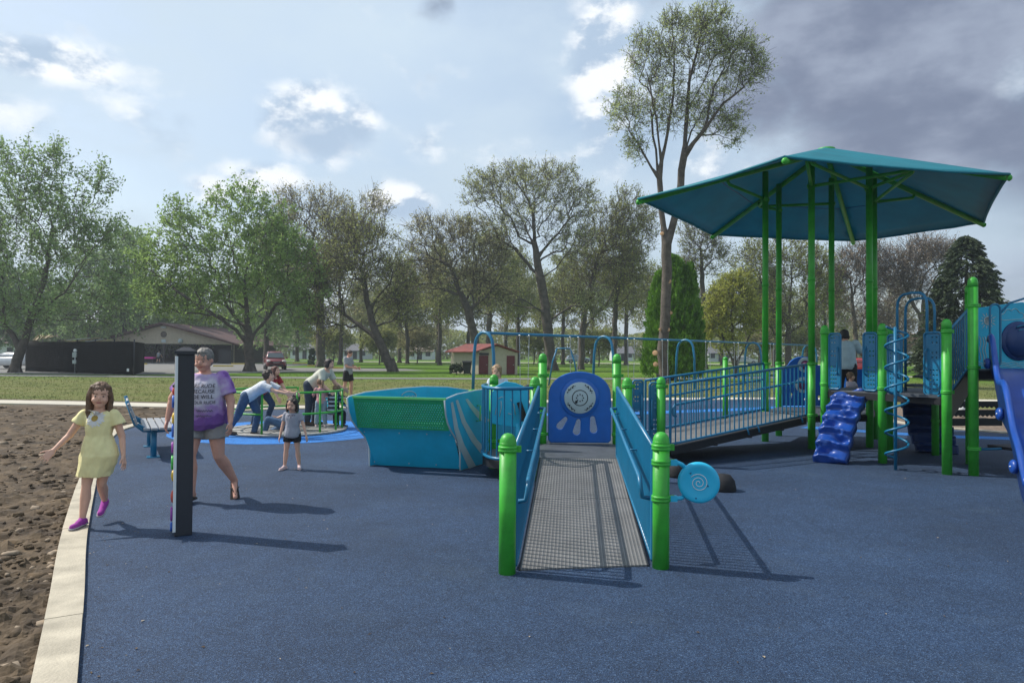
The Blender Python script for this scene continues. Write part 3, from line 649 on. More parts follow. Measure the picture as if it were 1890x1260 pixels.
# bubble panel at the back of the hexagonal deck
c0 = (XY(T2)+XY(T4))/2; c0.z = HZ+.02; ub = (XY(T4)-XY(T2)).normalized(); nb = ub.cross(up); Wb = (XY(T4)-XY(T2)).length-.16
bp_ = plate('bubble_panel', M_['royal'], PS, c0, ub, up, [(-Wb/2, 0), (Wb/2, 0), (Wb/2, .72), (Wb*.42, .80), (Wb*.27, .82)]+[(-.06+.31*math.cos(a*math.pi/10)*1.0, .75+.24*math.sin(a*math.pi/10)) for a in range(1, 10)]+[(-Wb*.42, .80), (-Wb/2, .72)], [slot(-.3, .2, .06, .02, .03, 1.4), slot(.0, .12, .02, .02, .03, 1.6), slot(.1, .17, .04, .02, .03, 1.4), slot(.28, .16, .04, .02, .03, 1.6)], .05, .012)
for (x, z, r_) in ((-.02, .82, .15), (-.06, .42, .16)):
    q = c0+ub*x+up*z+nb*.022; f_ = disc('window_ring', q, r_, .014, M_['stripe'], bp_, 24, nb); g_ = disc('window_dome', q+nb*.014, r_*.62, .012, M_['purple'], f_, 20, nb)
    s = MB(); s.ball(q+nb*.02, (r_*.4, .05, r_*.4), 12); s.build('window_boss', M_['purple'], f_)
s = MB(); s.prism([c0+ub*(Wb/2+.1)+up*z for z in (0, .75)]+[XY(T6, HZ+.02+z) for z in (.75, 0)], nb*.03); s.build('side_panel', M_['royal'], PS)
# upper deck with the climbers
S1 = A(1522, 700, 11.4); S2 = G(1629, 854); S2b = A(1641, 700, 11.9); S3 = G(1748, 875); S4 = G(1797, 877); S5 = G(1791, 856)
S1b = A(1560, 700, 12.3); S6 = A(1795, 700, 12.4)
post(S1, 2.10, (1.98, 1.15)); post(S2, 2.10, (1.95, 1.12)); post(S2b, 2.10, (1.98,)); post(S3, 2.12, (1.95, 1.12)); post(S4, 2.69, (2.3, 1.46, .36)); post(S5, 2.69, (2.3,))
deck([S1, S2, S3, A(1756, 700, 11.6), A(1700, 700, 12.3), T5, S1b], UZ)
d12 = (XY(S2)-XY(S1)).normalized(); L12 = (XY(S2)-XY(S1)).length; d23 = (XY(S3)-XY(S2)).normalized(); L23 = (XY(S3)-XY(S2)).length
loop_panel(XY(S1)+d12*.08, d12, .19, .88, z=UZ+.02); loop_panel(XY(S2)-d12*.29, d12, .21, .88, z=UZ+.02, flip=True)
loop_panel(XY(S2)+d23*.1, d23, .24, .86, z=UZ+.0); loop_panel(XY(S3)-d23*.34, d23, .26, .88, z=UZ+.0, flip=True)
# arch over the opening and the spiral climber
def arch(pa, pb, z0, zt, r=.021, off=Vector()):
    pa = XY(pa)+off; pb = XY(pb)+off; w = (pb-pa).length; c = (pa+pb)/2; d = (pb-pa)/w; rr_ = w*.5; pts = [pa+up*z0, pa+up*(zt-.22)]
    for i in range(1, 8): a = math.pi*(1-i/8); pts.append(c+d*rr_*math.copysign(abs(math.cos(a))**.6, math.cos(a))+up*(zt-.22+.22*math.sin(a)**.8))
    pts += [pb+up*(zt-.22), pb+up*z0]; s = MB(); s.tube(pts, r, 8); return s
qa = A(1656, 600, 10.75); qb = A(1711, 600, 10.2); arch(qa, qb, UZ, 2.55).build('entry_arch', M_['teal'], PS)
arch(qa, qb, UZ, 2.50, off=Vector((.32, .35, 0))).build('entry_arch', M_['teal'], PS)
sp = G(1653, 867); s = MB(); s.tube([XY(sp, -.03), XY(sp, 2.02)], .022, 10); o = s.build('climbing_pole', M_['teal'], PS)
s = MB(); pts = []
for i in range(150):
    t = i/149; a = -t*2*math.pi*6.15+2.2; q = .145; pts.append(XY(sp)+Vector((.02+q*math.cos(a), q*math.sin(a), 2.03-1.88*t)))
s.tube(pts, .0165, 8); s.tube([pts[-1], pts[-1]*.5+XY(sp, .14)*.5, XY(sp, .12)], .0165, 8); s.build('spiral_rail', M_['teal'], o)
s = MB(); s.tube([XY(sp, 1.85), XY(qa, 1.9)], .016, 6); s.tube([XY(sp, 1.09), XY(qa, 1.1)], .016, 6); s.build('pole_bracket', M_['teal'], o)
# moulded rock climber in front
def climber(tl, tr, bl, br, m_, name, seed=0, lumps=1.0, sub=66):
    s = MB(); n = sub; k = 22; top = []; nn = ((tr-tl).cross(bl-tl)).normalized()
    if nn.y > 0 and name != 'rear_climber': nn = -nn
    for i in range(n+1):
        v = i/n; a = tl.lerp(bl, v); b = tr.lerp(br, v)
        bow = math.sin(math.pi*v)*.13*(-1 if v > 2 else 1)
        for j in range(k+1):
            u = j/k; p = a.lerp(b, u); h = 0
            row = v*6.0+.12*math.sin(u*5+seed); fr = row % 1; ri = int(row); step = 1.5*(fr**1.3 if fr < .82 else (1-fr)/.18)
            pc = .28 if ri % 2 else .72; g = math.exp(-((u-pc)/.24)**2)
            pocket = -g*math.exp(-((fr-.42)/.20)**2)*.105; lip = g*math.exp(-((fr-.02)/.13)**2)*.05+g*math.exp(-((fr-.98)/.13)**2)*.05
            h = (pocket+lip)*lumps; edge = min(1, min(u, 1-u)*9); top.append(p+nn*(bow+step*.075+h*edge+.02*edge))
    m0 = len(top); idx = lambda i, j: i*(k+1)+j; fs = [(idx(i, j), idx(i, j+1), idx(i+1, j+1), idx(i+1, j)) for i in range(n) for j in range(k)]
    vs = top+[p-nn*.14 for p in top]
    fs += [(m0+idx(i, j), m0+idx(i+1, j), m0+idx(i+1, j+1), m0+idx(i, j+1)) for i in range(n) for j in range(k)]
    for i in range(n): fs += [(idx(i, 0), idx(i+1, 0), m0+idx(i+1, 0), m0+idx(i, 0)), (idx(i, k), m0+idx(i, k), m0+idx(i+1, k), idx(i+1, k))]
    for j in range(k): fs += [(idx(0, j), m0+idx(0, j), m0+idx(0, j+1), idx(0, j+1)), (idx(n, j), idx(n, j+1), m0+idx(n, j+1), m0+idx(n, j))]
    s.add(vs, fs, 0, True); return s.build(name, m_, PS)
bl = G(1501, 852); br = G(1562, 857); climber(A(1541, 724, 11.25), A(1603, 724, 10.95), bl, br, M_['purpleblue'], 'rock_climber')
climber(A(1662, 735, 12.2), A(1752, 735, 12.0), G(1694, 834), G(1768, 838), M_['navy'], 'rear_climber', lumps=.8)
# stair side rail up to the top deck
a = XY(S3, UZ+.03); b = XY(S5, TZ+.03); dd = (XY(b)-XY(a)).normalized(); rail(a+dd*.09, b-dd*.09+Vector((0, 0, 0)), .86, sp=.12, r=.010, rr=.018)
s = MB(); s.prism([a+dd*.07+up*-.02, b-dd*.07+up*-.02, b-dd*.07+up*-.36, a+dd*.07+up*-.36], Vector((dd.y, -dd.x, 0))*.03); s.build('stair_stringer', M_['black'], PS)
s = MB()
for i in range(3): q = a.lerp(b, (i+.5)/3); s.obox(q-Vector((dd.y, -dd.x, 0))*.34+up*-.1, dd*.18, Vector((dd.y, -dd.x, 0))*.3, up*.02)
s.build('stair_tread', M_['deckgrey'], PS)
E1 = S4+Vector((1.7, .1, 0)); E2 = S5+Vector((1.7, .2, 0)); post(E1, 2.69, (2.3,)); post(E2, 2.69, (2.3,)); deck([S4, E1, E2, S5], TZ)
# sea panel with sun and clouds
c1 = XY(S5, TZ-.02)+Vector((.08, .02, 0)); ue = (XY(E2)-XY(S5)).normalized(); Ws = 1.55
sp_ = plate('picture_panel', M_['cyan'], PS, c1, ue, up, [(0, 0), (Ws, 0), (Ws, .9), (Ws*.85, .97), (Ws*.5, 1.03), (Ws*.2, .97), (0, .92)], (), .03, .006)
n3 = ue.cross(up); F_ = lambda x, z, o_=.019: c1+ue*x+up*z+n3*o_
s = MB(); sx, sz = .21, .74; s.lathe([(.07, 0), (.066, .004), (.056, .004), (.055, 0)], F_(sx, sz), 18, axis=n3)
for k in range(14): a_ = 2*math.pi*k/14; r0, r1 = .085, (.155 if k % 2 else .125); w_ = .12; s.add([F_(sx+r0*math.cos(a_-w_), sz+r0*math.sin(a_-w_)), F_(sx+r0*math.cos(a_+w_), sz+r0*math.sin(a_+w_)), F_(sx+r1*math.cos(a_), sz+r1*math.sin(a_))], [(0, 1, 2)])
s.tube([F_(sx-.03, sz+.012), F_(sx-.012, sz+.018)], .004, 5); s.tube([F_(sx+.012, sz+.018), F_(sx+.03, sz+.012)], .004, 5); s.tube([F_(sx-.025, sz-.02), F_(sx, sz-.03), F_(sx+.025, sz-.02)], .004, 5)
s.build('sun_mark', M_['stripe'], sp_)
s = MB()
for (x0, z0, sc_) in ((.62, .80, 1.), (1.0, .84, .8)):
    pts = []
    for (cx_, cz_, r_, a0, a1) in ((-.15, 0, .05, 270, 90), (-.07, .06, .06, 170, 40), (.04, .07, .06, 150, 20), (.14, .02, .05, 110, -90)):
        for i in range(6): a_ = R(a0+(a1-a0 if a0 > a1 or a0 == 270 else a1-a0)*i/5) if a0 != 270 else R(270-180*i/5); pts.append(F_(x0+sc_*(cx_+r_*math.cos(a_)), z0+sc_*(cz_+r_*math.sin(a_))))
    s.tube(pts, .0045, 5, closed=True)
s.build('cloud_mark', M_['stripe'], sp_)
s = MB()
for x0 in (.08, .13, .17): s.tube([F_(x0+.012*math.sin(i*1.3), .12+.045*i+.03*(x0*10 % 1)) for i in range(9)], .006, 5)
for k in range(3): s.tube([F_(.05+.06*i, .05+.03*k+.01*math.sin(i*1.9+k)) for i in range(14)], .004, 5)
s.build('seaweed_mark', M_['stripe'], sp_)
q = F_(.72, .44, .0); hd = disc('dark_dome', q, .30, .04, M_['navy'], sp_, 32, n3); s = MB(); s.ball(q+n3*.02, (.26, .12, .26), 20); s.build('dome_bulge', M_['navy'], hd)
s = MB()
for (k, r_) in ((0, .17), (1, .23)): s.tube([F_(.72+r_*math.cos(R(a_)), .44+r_*math.sin(R(a_)), .10) for a_ in range(62, 120, 8)], .013, 6)
s.build('dome_highlight', M_['teal'], hd)
s = MB(); lc = F_(.34, .1, .12); s.tube([F_(x, z, .15) for x, z in rrect(.13, .05, .30, .98, .08, 4)], .016, 8, closed=True); s.tube([F_(.30, .85, .15), F_(.45, 1.0, .15), F_(.75, 1.09, .15), F_(1.2, 1.12, .15)], .016, 8); s.build('slide_hoop', M_['teal'], PS)
# wavy slide
def slide():
    tops = [G(1833, 640, 1.76)] ; A0 = Vector((6.62, 9.72, TZ)); A1 = Vector((5.25, 7.15, .12)); d = XY(A1)-XY(A0); Ls = d.length; d.normalize(); sd_ = Vector((-d.y, d.x, 0))
    if sd_.x < 0: sd_ = -sd_
    n = 60; rings = []
    for i in range(n+1):
        t = i/n; p = XY(A0)+d*Ls*t; z = TZ+.02-(TZ-.06)*(t**1.05)+.07*math.sin(t*math.pi*4.0)
        def rim(t):
            h = .24+.24*math.exp(-((t-.07)/.13)**2)+.26*math.exp(-((t-.47)/.15)**2)+.16*math.exp(-((t-.85)/.12)**2)
            return h
        h = rim(t); w = .27; th = .05
        prof = [(-w-.02, h+.02), (-w-.055, h-.005), (-w-.06, h-.05), (-w-.035, h-.07), (-w-.03, -.02), (-w*.6, -.08), (w*.6, -.08), (w+.03, -.02), (w+.035, h-.07), (w+.06, h-.05), (w+.055, h-.005), (w+.02, h+.02), (w-.01, h-.01), (w-.02, .06), (w*.6, 0), (-w*.6, 0), (-w+.02, .06), (-w+.01, h-.01)]
        rings.append([p+sd_*(x+.27)+up*(z+y) for x, y in prof])
    s = MB(); s.loft(rings); o = s.build('slide', M_['purpleblue'], PS)
    for t in (.07, .47, .83):
        p = XY(A0)+d*Ls*t; z = TZ+.02-(TZ-.06)*t+.06+(.10 if t < .2 else .05); s = MB(); c = p+sd_*(-.05)+up*z
        s.lathe([(.075, 0), (.078, .03), (.06, .05), (.001, .052)], c, 18, axis=-sd_+d*.2); o2 = s.build('bolt_pod', M_['purpleblue'], o); s = MB(); s.ball(c-sd_*.05+d*.01, .013, 8); s.build('bolt', M_['steel'], o2)
slide()
# low bench bar and the gear table under the top deck
s = MB(); s.tube([XY(S4, .35), XY(S4, .35)+Vector((1.0, .25, 0))], .017, 8); s.build('low_bar', M_['teal'], PS); s = MB(); s.obox(XY(S4, .36)+Vector((.85, .22, 0)), (.4, .1, 0), (-.05, .2, 0), (0, 0, .02)); s.build('low_seat', M_['black'], PS, bevel=.008)
gq = XY(S5)+Vector((.08, .9, 0)); go = [(0, .5), (0, .88), (1.1, .88), (1.1, .5)]; teeth = []
holes = []
for z0 in (.74, .6): holes.append([(.06, z0), (1.0, z0)]+[(1.0-.94*i/24, z0+(.06 if i % 2 else .03)) for i in range(25)])
pl_ = [(0, .48), (1.1, .48), (1.1, .88), (0, .88)]
plate('gear_panel', M_['black'], PS, gq, (1, .1, 0), up, pl_, [[(x, y) for x, y in h] for h in holes], .03, .003)
s = MB(); s.ball(gq+Vector((.08, -.03, .59)), (.04, .02, .04), 10); s.build('gear_knob', mat('red_plastic', (.45, .02, .02), .4, .1), PS)
post(gq+Vector((-.05, .02, 0)), 1.5, (.86, .56), r=.055)
# ================================================================== BOAT
BT = root('play_boat', (-1.2, 10.4, 0), 'turquoise boat-shaped play seat with a green perforated stern panel', 'play boat')
L0 = G(682, 860); R0_ = G(849, 868.5); LB = Vector((-.72, 11.75, 0)); RB = Vector((.05, 11.2, 0))
prof = [(0, .01), (.0, .14), (-.005, .27), (-.05, .38), (-.14, .47), (-.25, .57), (-.34, .68), (-.39, .80), (-.42, .98)]
def side(p0, p1, nm, inner):
    u = (p1-p0).normalized(); Lb = (p1-p0).length
    out = [(x, z) for x, z in prof]+[(-.38, 1.0), (-.1, 1.045), (Lb*.25, 1.075), (Lb*.5, 1.085), (Lb*.75, 1.06), (Lb, .99), (Lb+.1, .8), (Lb, .3), (Lb-.05, .01)]
    o = plate(nm, M_['cyan'], BT, p0, u, up, out[::-1], (), .035, .006); n_ = u.cross(up)
    e = MB(); e.tube([p0+u*x+up*z for x, z in out], .013, 6, closed=True); e.build('pale_edge', M_['stripe'], o); return o, u, n_
lo_, lu, ln = side(L0, LB, 'hull_side', 1); ro_, ru, rn = side(R0_, RB, 'hull_side', 1)
def onplane(px, py, p0, n_):
    d = ray(px, py); o = Vector((0, 0, CAMH)); t = (p0-o).dot(n_)/d.dot(n_); return o+d*t
s = MB(); pf = R0_+rn*.021
for st in ([(834, 742), (842, 790), (852, 822), (872, 862)], [(843, 738), (856, 778), (875, 812), (894, 834)], [(861, 736), (872, 752), (886, 768), (900, 778)]):
    wds = (2.2, 3.8, 5.0, 6.5); Lp = [onplane(x-w_, y+w_*.35, pf, rn) for (x, y), w_ in zip(st, wds)]; Rp = [onplane(x+w_, y-w_*.35, pf, rn) for (x, y), w_ in zip(st, wds)]
    s.add(Lp+Rp, [(i, i+1, 5+i, 4+i) for i in range(3)])
s.build('wave_stripes', M_['stripe'], ro_)
s = MB(); g0 = onplane(881, 748, pf, rn); g1 = onplane(880, 776, pf, rn); s.tube([g0, g0+rn*.05, g1+rn*.05, g1], .011, 6); s.build('grab_handle', M_['limeedge'], BT)
def face(i0, i1, nm, m_, inset=.02, thick=.02):
    s = MB(); a = L0+(R0_-L0).normalized()*inset; b = R0_-(R0_-L0).normalized()*inset; rings = []
    for x, z in ([(prof[i0][0]+.06, prof[i0][1]), (prof[i1][0]+.06, prof[i1][1])]): rings.append([a+lu*(x+.02)+up*z, b+ru*(x+.02)+up*z])
    k = len(rings); vs = [p for r_ in rings for p in r_]+[p+Vector((0, thick, 0)) for r_ in rings for p in r_]
    fs = [(2*i, 2*i+1, 2*i+3, 2*i+2) for i in range(k-1)]+[(2*k+2*i, 2*k+2*i+2, 2*k+2*i+3, 2*k+2*i+1) for i in range(k-1)]+[(0, 2*k, 2*k+1, 1), (2*k-2, 2*k-1, 4*k-1, 4*k-2)]
    s.add(vs, fs); return s.build(nm, m_, BT)
lowf = face(0, 5, 'stern_lower', M_['cyan'])
# perforated green panel, real holes
aL = L0+lu*-.25+up*.57; bL = R0_+ru*-.25+up*.57; aT = L0+lu*-.40+up*.985; uu = (bL-aL).normalized(); wS = (bL-aL).length-.05; hS = (aT-aL).length
hol = []
for j in range(11):
    for i in range(34):
        x = .05+(wS-.1)*(i+.5*(j % 2))/34; z = .035+(hS-.08)*j/11
        hol.append(circ(x, z, .0115, 6))
gp = plate('stern_panel', M_['gpanel'], BT, aL+uu*.025, uu, aT-aL, [(0, 0), (wS, 0), (wS, hS), (0, hS)], hol, .02, .001)
vS = (aT-aL); vS = (vS-uu*uu.dot(vS)).normalized()
s = MB(); q0 = aL+uu*.02+vS*(hS+.01); s.bar(q0, q0+uu*(wS+.01), .05, .028); s.build('top_rail', M_['limeedge'], gp)
s = MB(); e0 = LB+up*.97; e1 = RB+up*.97; s.bar(e0, e1, .04, .05); s.prism([LB+up*.3, RB+up*.3, RB+up*.95, LB+up*.95], lu*.02, 1); s.build('bow_panel', [M_['limeedge'], M_['gpanel']], BT)
s = MB(); s.prism([L0+lu*.1+up*.3, R0_+ru*.1+up*.3, RB+up*.3, LB+up*.3], up*.03); s.build('boat_floor', M_['deckgrey'], BT)
s = MB(); s.prism([L0+lu*.05+up*.58, R0_+ru*.05+up*.58, R0_+ru*.4+up*.58, L0+lu*.4+up*.58], up*.03); s.build('boat_bench', M_['gpanel'], BT)
q = L0.lerp(R0_, .8)+lu*.55; s = MB(); s.tube([q+up*.3, q+up*1.0, q+up*1.07+Vector((.03, 0, 0)), q+up*1.08+Vector((.09, 0, 0)), q+up*1.03+Vector((.13, 0, 0))], .012, 8); s.build('tiller_handle', M_['green'], BT)
s = MB(); li = L0-ln*-.0; sgn = 1 if ln.dot(Vector((1, -.5, 0))) > 0 else -1; cc_ = L0+lu*.75+up*.93+ln*sgn*.024
s.tube([cc_+lu*.17*math.cos(R(a_))+up*.10*math.sin(R(a_)) for a_ in range(20, 170, 15)], .007, 5)
for i in range(7): s.tube([cc_+lu*(-.1+.04*i)+up*(.0+.012*(i % 3)), cc_+lu*(-.075+.04*i)+up*(.03-.01*(i % 2))], .008, 5)
s.build('boat_emblem', M_['stripe'], lo_)
s = MB(); nst = (R0_-L0).cross(up).normalized()
for t in (.03, .42, .72, .97):
    for z, o_ in ((.06, .05), (.5, -.145)):
        p = L0.lerp(R0_, t)+lu*o_+up*z; s.ball(p+nst*.012*(1 if nst.y < 0 else -1), .009, 6)
s.build('bolt', M_['steel'], lowf)
# ================================================================== MERRY-GO-ROUND
MR_ = root('merry_go_round', tuple(MG), 'flush grey merry-go-round with green pipe rails on a bright blue circle', 'merry-go-round')
s = MB(); s.lathe([(1.2, 0.0), (1.22, .035), (1.19, .05), (.001, .05)], MG, 64); pf_ = s.build('platform', mat('grey_tread_plate', (.30, .29, .27), .6, .25, 18, .5, 60), MR_)
s = MB()
for k in range(12):
    a_ = R(30*k); s.bar(MG+Vector((.25*math.cos(a_), .25*math.sin(a_), .053)), MG+Vector((1.17*math.cos(a_), 1.17*math.sin(a_), .053)), .02, .012)
for r_ in (.45, .8, 1.05):
    s.tube([MG+Vector((r_*math.cos(R(t)), r_*math.sin(R(t)), .052)) for t in range(0, 360, 10)], .007, 4, closed=True)
s.build('tread_seam', M_['asphalt'], pf_)
def arcrail(a0, a1, z, rr_=1.12, nm='guard_rail'):
    s = MB(); s.tube([MG+Vector((rr_*math.cos(R(a0+(a1-a0)*i/24)), rr_*math.sin(R(a0+(a1-a0)*i/24)), z)) for i in range(25)], .020, 8); return s
for (a0, a1) in ((-62, 35), (95, 265)):
    s = arcrail(a0, a1, .83)
    for z in (.42,): s2 = arcrail(a0, a1, z); s.add(s2.v, s2.f, 0, True)
    for t in (a0, a0+(a1-a0)/2, a1, a0+(a1-a0)*.25, a0+(a1-a0)*.75):
        q = MG+Vector((1.12*math.cos(R(t)), 1.12*math.sin(R(t)), 0)); s.tube([q+up*.05, q+up*.84], .022, 8)
    s.build('guard_rail', M_['green'], MR_)
s = MB(); n_ = 10; vs = []
for i in range(n_+1):
    t = R(10+50*i/n_); vs.append(MG+Vector((1.06*math.cos(t), 1.06*math.sin(t), 0)))
s.add([v+up*.35 for v in vs]+[v+up*.78 for v in vs]+[v*1.0+up*.35+(MG-v).normalized()*.03 for v in vs]+[v+up*.78+(MG-v).normalized()*.03 for v in vs], [(i, i+1, n_+2+i, n_+1+i) for i in range(n_)]+[(2*n_+2+i, 3*n_+3+i, 3*n_+4+i, 2*n_+3+i) for i in range(n_)], 0, True)
s.build('seat_back', M_['skyblue'], MR_)
s = MB()
for k in range(5): s.tube([vs[i]+up*(.42+.075*k+.015*math.sin(i*1.5+k))+(MG-vs[i]).normalized()*.032 for i in range(n_+1)], .008, 5)
s.build('ripple_mark', M_['stripe'], MR_)
# ================================================================== SWING SET
SW = root('swing_set', (4, 27, 0), 'long blue arch swing frame running behind the ramps', 'swing set')
fr_px = [(893, 24.0), (1114, 28.6), (1265, 33.8), (1390, 39.8), (1494, 47.0)]
fr = [XY(A(x, 650, y)) for x, y in fr_px]; zB = [1.6+38.5*24/1300*1.0, 2.31, 2.31, 2.31, 2.31]; zb = 2.31
bd = (fr[-1]-fr[0]).normalized(); bn = Vector((bd.y, -bd.x, 0))
s = MB(); s.tube([fr[0]+up*zb, fr[-1]+up*zb+bd*.2], .05, 12); s.build('top_beam', M_['teal'], SW)
for p in fr:
    w = .42; pts = [p+bn*w*1.25, p+bn*w*1.1+up*1.6]
    for i in range(0, 11): a_ = math.pi*i/10; pts.append(p+bn*w*math.cos(a_)+up*(1.88+.45*math.sin(a_)))
    pts += [p-bn*w*1.1+up*1.6, p-bn*w*1.25]; s = MB(); s.tube(pts, .055, 10); s.build('arch_leg', M_['teal'], SW)
def swing(p, k):
    seat = k in (0, 3); o = bpy.data.objects.new('swing', None); COL.objects.link(o); o.location = p; ORG[o.name] = Vector(p); o.empty_display_size = .1
    for sgn_ in (-1, 1):
        q = p+bd*.26*sgn_; s = MB(); s.tube([q+up*(zb-.08), q+up*(zb-.02)], .03, 8); s.build('hanger', M_['steel'], o)
        top = q+up*(zb-.07); bot = p+bd*.21*sgn_+up*.5; c = MB(); nL = 46
        for i in range(nL):
            a = top.lerp(bot, i/nL); b = top.lerp(bot, (i+1.15)/nL); c.bar(a, b, .028 if i % 2 else .008, .008 if i % 2 else .028)
        c.build('chain', M_['steel'], o)
    s = MB(); s.loft([[p+bd*x+bn*y+up*(.5-.10*math.cos(x*6)+z) for (y, z) in ((-.08, 0), (.08, 0), (.08, .02), (-.08, .02))] for x in [-.21+.42*i/8 for i in range(9)]]); s.build('seat', M_['black'], o)
    return o
lbls = ['swing in the nearest bay, beside the left arch of the swing frame', 'second swing from the left end of the swing frame', 'third swing from the left, seen above the spinner panel', 'fourth swing from the left, in front of the two-stemmed tree', 'fifth swing from the left, in front of the bright green evergreen', 'sixth swing from the left, right of the bright green evergreen', 'second last swing, seen beyond the tall green roof posts', 'last swing at the far right end of the swing frame']
k = 0
for b_ in range(4):
    for t in (.3, .72):
        o = swing(fr[b_].lerp(fr[b_+1], t), k); props(o, lbls[k], 'swing', 'swings hanging from the long blue frame'); k += 1
# small A-frame teeter behind
tt = root('climbing_frame', tuple(XY(A(1040, 700, 36))), 'thin dark blue A-shaped frame standing behind the spinner panel', 'play frame'); q = ORG[tt.name]
for dx in (-.75, .75):
    s = MB(); s.tube([q+Vector((dx, 0, 0)), q+Vector((dx*.75, 0, 1.2)), q+Vector((dx*.45, 0, 1.9))], .04, 8); s.build('frame_leg', M_['teal'], tt)
s = MB(); s.tube([q+Vector((-.34, 0, 1.9)), q+Vector((.34, 0, 1.9))], .04, 8); s.build('cross_bar', M_['teal'], tt)
# ================================================================== BENCH
bo = Vector((-5.45, 10.55, 0)); BE = root('park_bench', tuple(bo), 'blue framed bench with grey slats seen end-on by the kerb', 'bench')
sl = mat('weathered_grey_slat', (.30, .31, .33), .6, .12, 8); bl_ = Vector((-.49, .87, 0)).normalized(); bx = Vector((.87, .49, 0)).normalized()
def BP(x, y, z): return bo+bx*x+bl_*y+up*z
for y in (.12, 1.5):
    s = MB(); s.tube([BP(.46, y, .41), BP(.1, y, .395), BP(-.04, y, .41), BP(-.15, y, .50), BP(-.27, y, .86)], .027, 8); s.tube([BP(.1, y, 0), BP(.1, y, .40)], .045, 10); s.tube([BP(-.16, y, .53), BP(.02, y, .42)], .02, 8); s.obox(BP(.1, y, .006), bx*.09, bl_*.09, up*.006); s.build('bench_frame', M_['teal'], BE)
for i in range(5): s = MB(); s.obox(BP(.0+.105*i, .81, .443), bx*.043, bl_*.9, up*.018); s.build('seat_slat', sl, BE, bevel=.006)
for i in range(3):
    z = .56+.11*i; x = -.150-.042*i; s = MB(); s.obox(BP(x, .81, z), Vector((bx.x*-.018, 0, -.006)), bl_*.9, (bx*-.018+up*.045)); s.build('back_slat', sl, BE, bevel=.006)
# ================================================================== TALL PLAY PANEL, edge on
pb = G(338, 989); rv = (XY(A(335, 980, 7.15))-XY(pb)).normalized(); rs = Vector((rv.y, -rv.x, 0))
if rs.x < 0: rs = -rs
TP = root('music_panel', tuple(XY(pb)), 'tall dark post and panel with colourful play parts seen edge-on in front of the woman', 'play panel')
for k in (0,):
    q = XY(pb)+rv*(.075+k*1.02); s = MB(); s.obox(q+up*.79, rs*.072, rv*.072, up*.79); o = s.build('square_post', M_['blackmetal'], TP, bevel=.008); s = MB(); s.obox(q+up*1.592, rs*.09, rv*.09, up*.014); s.loft([[q+up*1.606+rs*.085*a+rv*.085*b for a, b in ((-1, -1), (1, -1), (1, 1), (-1, 1))], [q+up*1.64+rs*.03*a+rv*.03*b for a, b in ((-1, -1), (1, -1), (1, 1), (-1, 1))]], smooth=False); s.build('post_cap', M_['blackmetal'], o)
s = MB(); q = XY(pb)-rs*.072; s.obox(q+rv*.10+up*.80, rs*.012, rv*.11, up*.76); pn = s.build('play_board', M_['white'], TP, bevel=.004)
cols = {'r': (.5, .05, .03), 'g': (.05, .4, .06), 'b': (.03, .12, .5), 'y': (.65, .42, .03), 'p': (.3, .05, .35), 'k': (.02, .02, .03)}
for (z, c, r_, y) in ((1.16, 'b', .07, .05), (1.02, 'y', .06, .1), (.98, 'y', .04, .3), (.62, 'g', .10, .1), (.33, 'r', .08, .07), (.18, 'p', .09, .06), (.06, 'b', .05, .1), (1.3, 'k', .025, .05), (.75, 'p', .06, .25), (1.25, 'r', .06, .5), (.5, 'y', .07, .6), (.9, 'b', .08, .7)):
    s = MB(); cq = q+rv*(min(y, .14)+.04)+up*z; r_ = min(r_, .08)
    if c in 'gbp': r_ *= .7; s.tube([cq-rs*.022+rv*r_*.8*math.cos(t*.7)+up*r_*math.sin(t*.7) for t in range(9)], .010, 6, closed=True); s.tube([cq, cq-rs*.025], .010, 6)
    else: r_ *= .7; s.lathe([(r_, 0), (r_*.95, .012), (r_*.4, .02), (.001, .022)], cq-rs*.01, 16, axis=-rs)
    s.build('play_piece', mat('toy_'+c, cols[c], .4, .08), TP)
s = MB()
for i in range(7): s.obox(q-rs*.0135+rv*(.03+.02*(i % 2))+up*(.45+.17*i), rs*.001, rv*.012, up*.03)
s.build('board_marking', M_['black'], pn)

rnd = random.Random(12); s = MB()
for k in range(420):
    y = 2.2+13*rnd.random()**1.3; x = rnd.uniform(-.62*y, .72*y+1)
    if x < kerb_x(y)-.0 or rnd.random() < .25: x = kerb_x(y)+.12+abs(rnd.gauss(0, .25))
    if y > 4.6 and -.2 < x < 1.4: continue
    a_ = rnd.uniform(0, 6.28); l_ = rnd.uniform(.004, .014); w_ = l_*rnd.uniform(.3, .8); ca, sa = math.cos(a_), math.sin(a_)
    s.add([(x+u*ca-v*sa, y+u*sa+v*ca, .004+h_) for u, v, h_ in ((-l_, 0, 0), (0, -w_, .003), (l_, 0, .001), (0, w_, .004))], [(0, 1, 2, 3)], 0 if rnd.random() < .6 else 1)
props(s.build('dirt_crumbs', [M_['dirt'], mat('dry_leaf_bits', (.34, .28, .20), .9, .3, 30)]), kind='stuff')

mp = root('marker_post', tuple(XY(A(1339, 700, 16.5))), 'short green round-topped post standing alone beyond the second ramp', 'post'); q = ORG[mp.name]
s = MB(); s.tube([q+up*-.05, q+up*1.5], .0625, 16); s.build('post', M_['green'], mp); s = MB(); s.lathe([(.064, 0), (.06, .03), (.045, .055), (.001, .068)], q+up*1.5, 16); s.build('post_cap', M_['green'], mp)
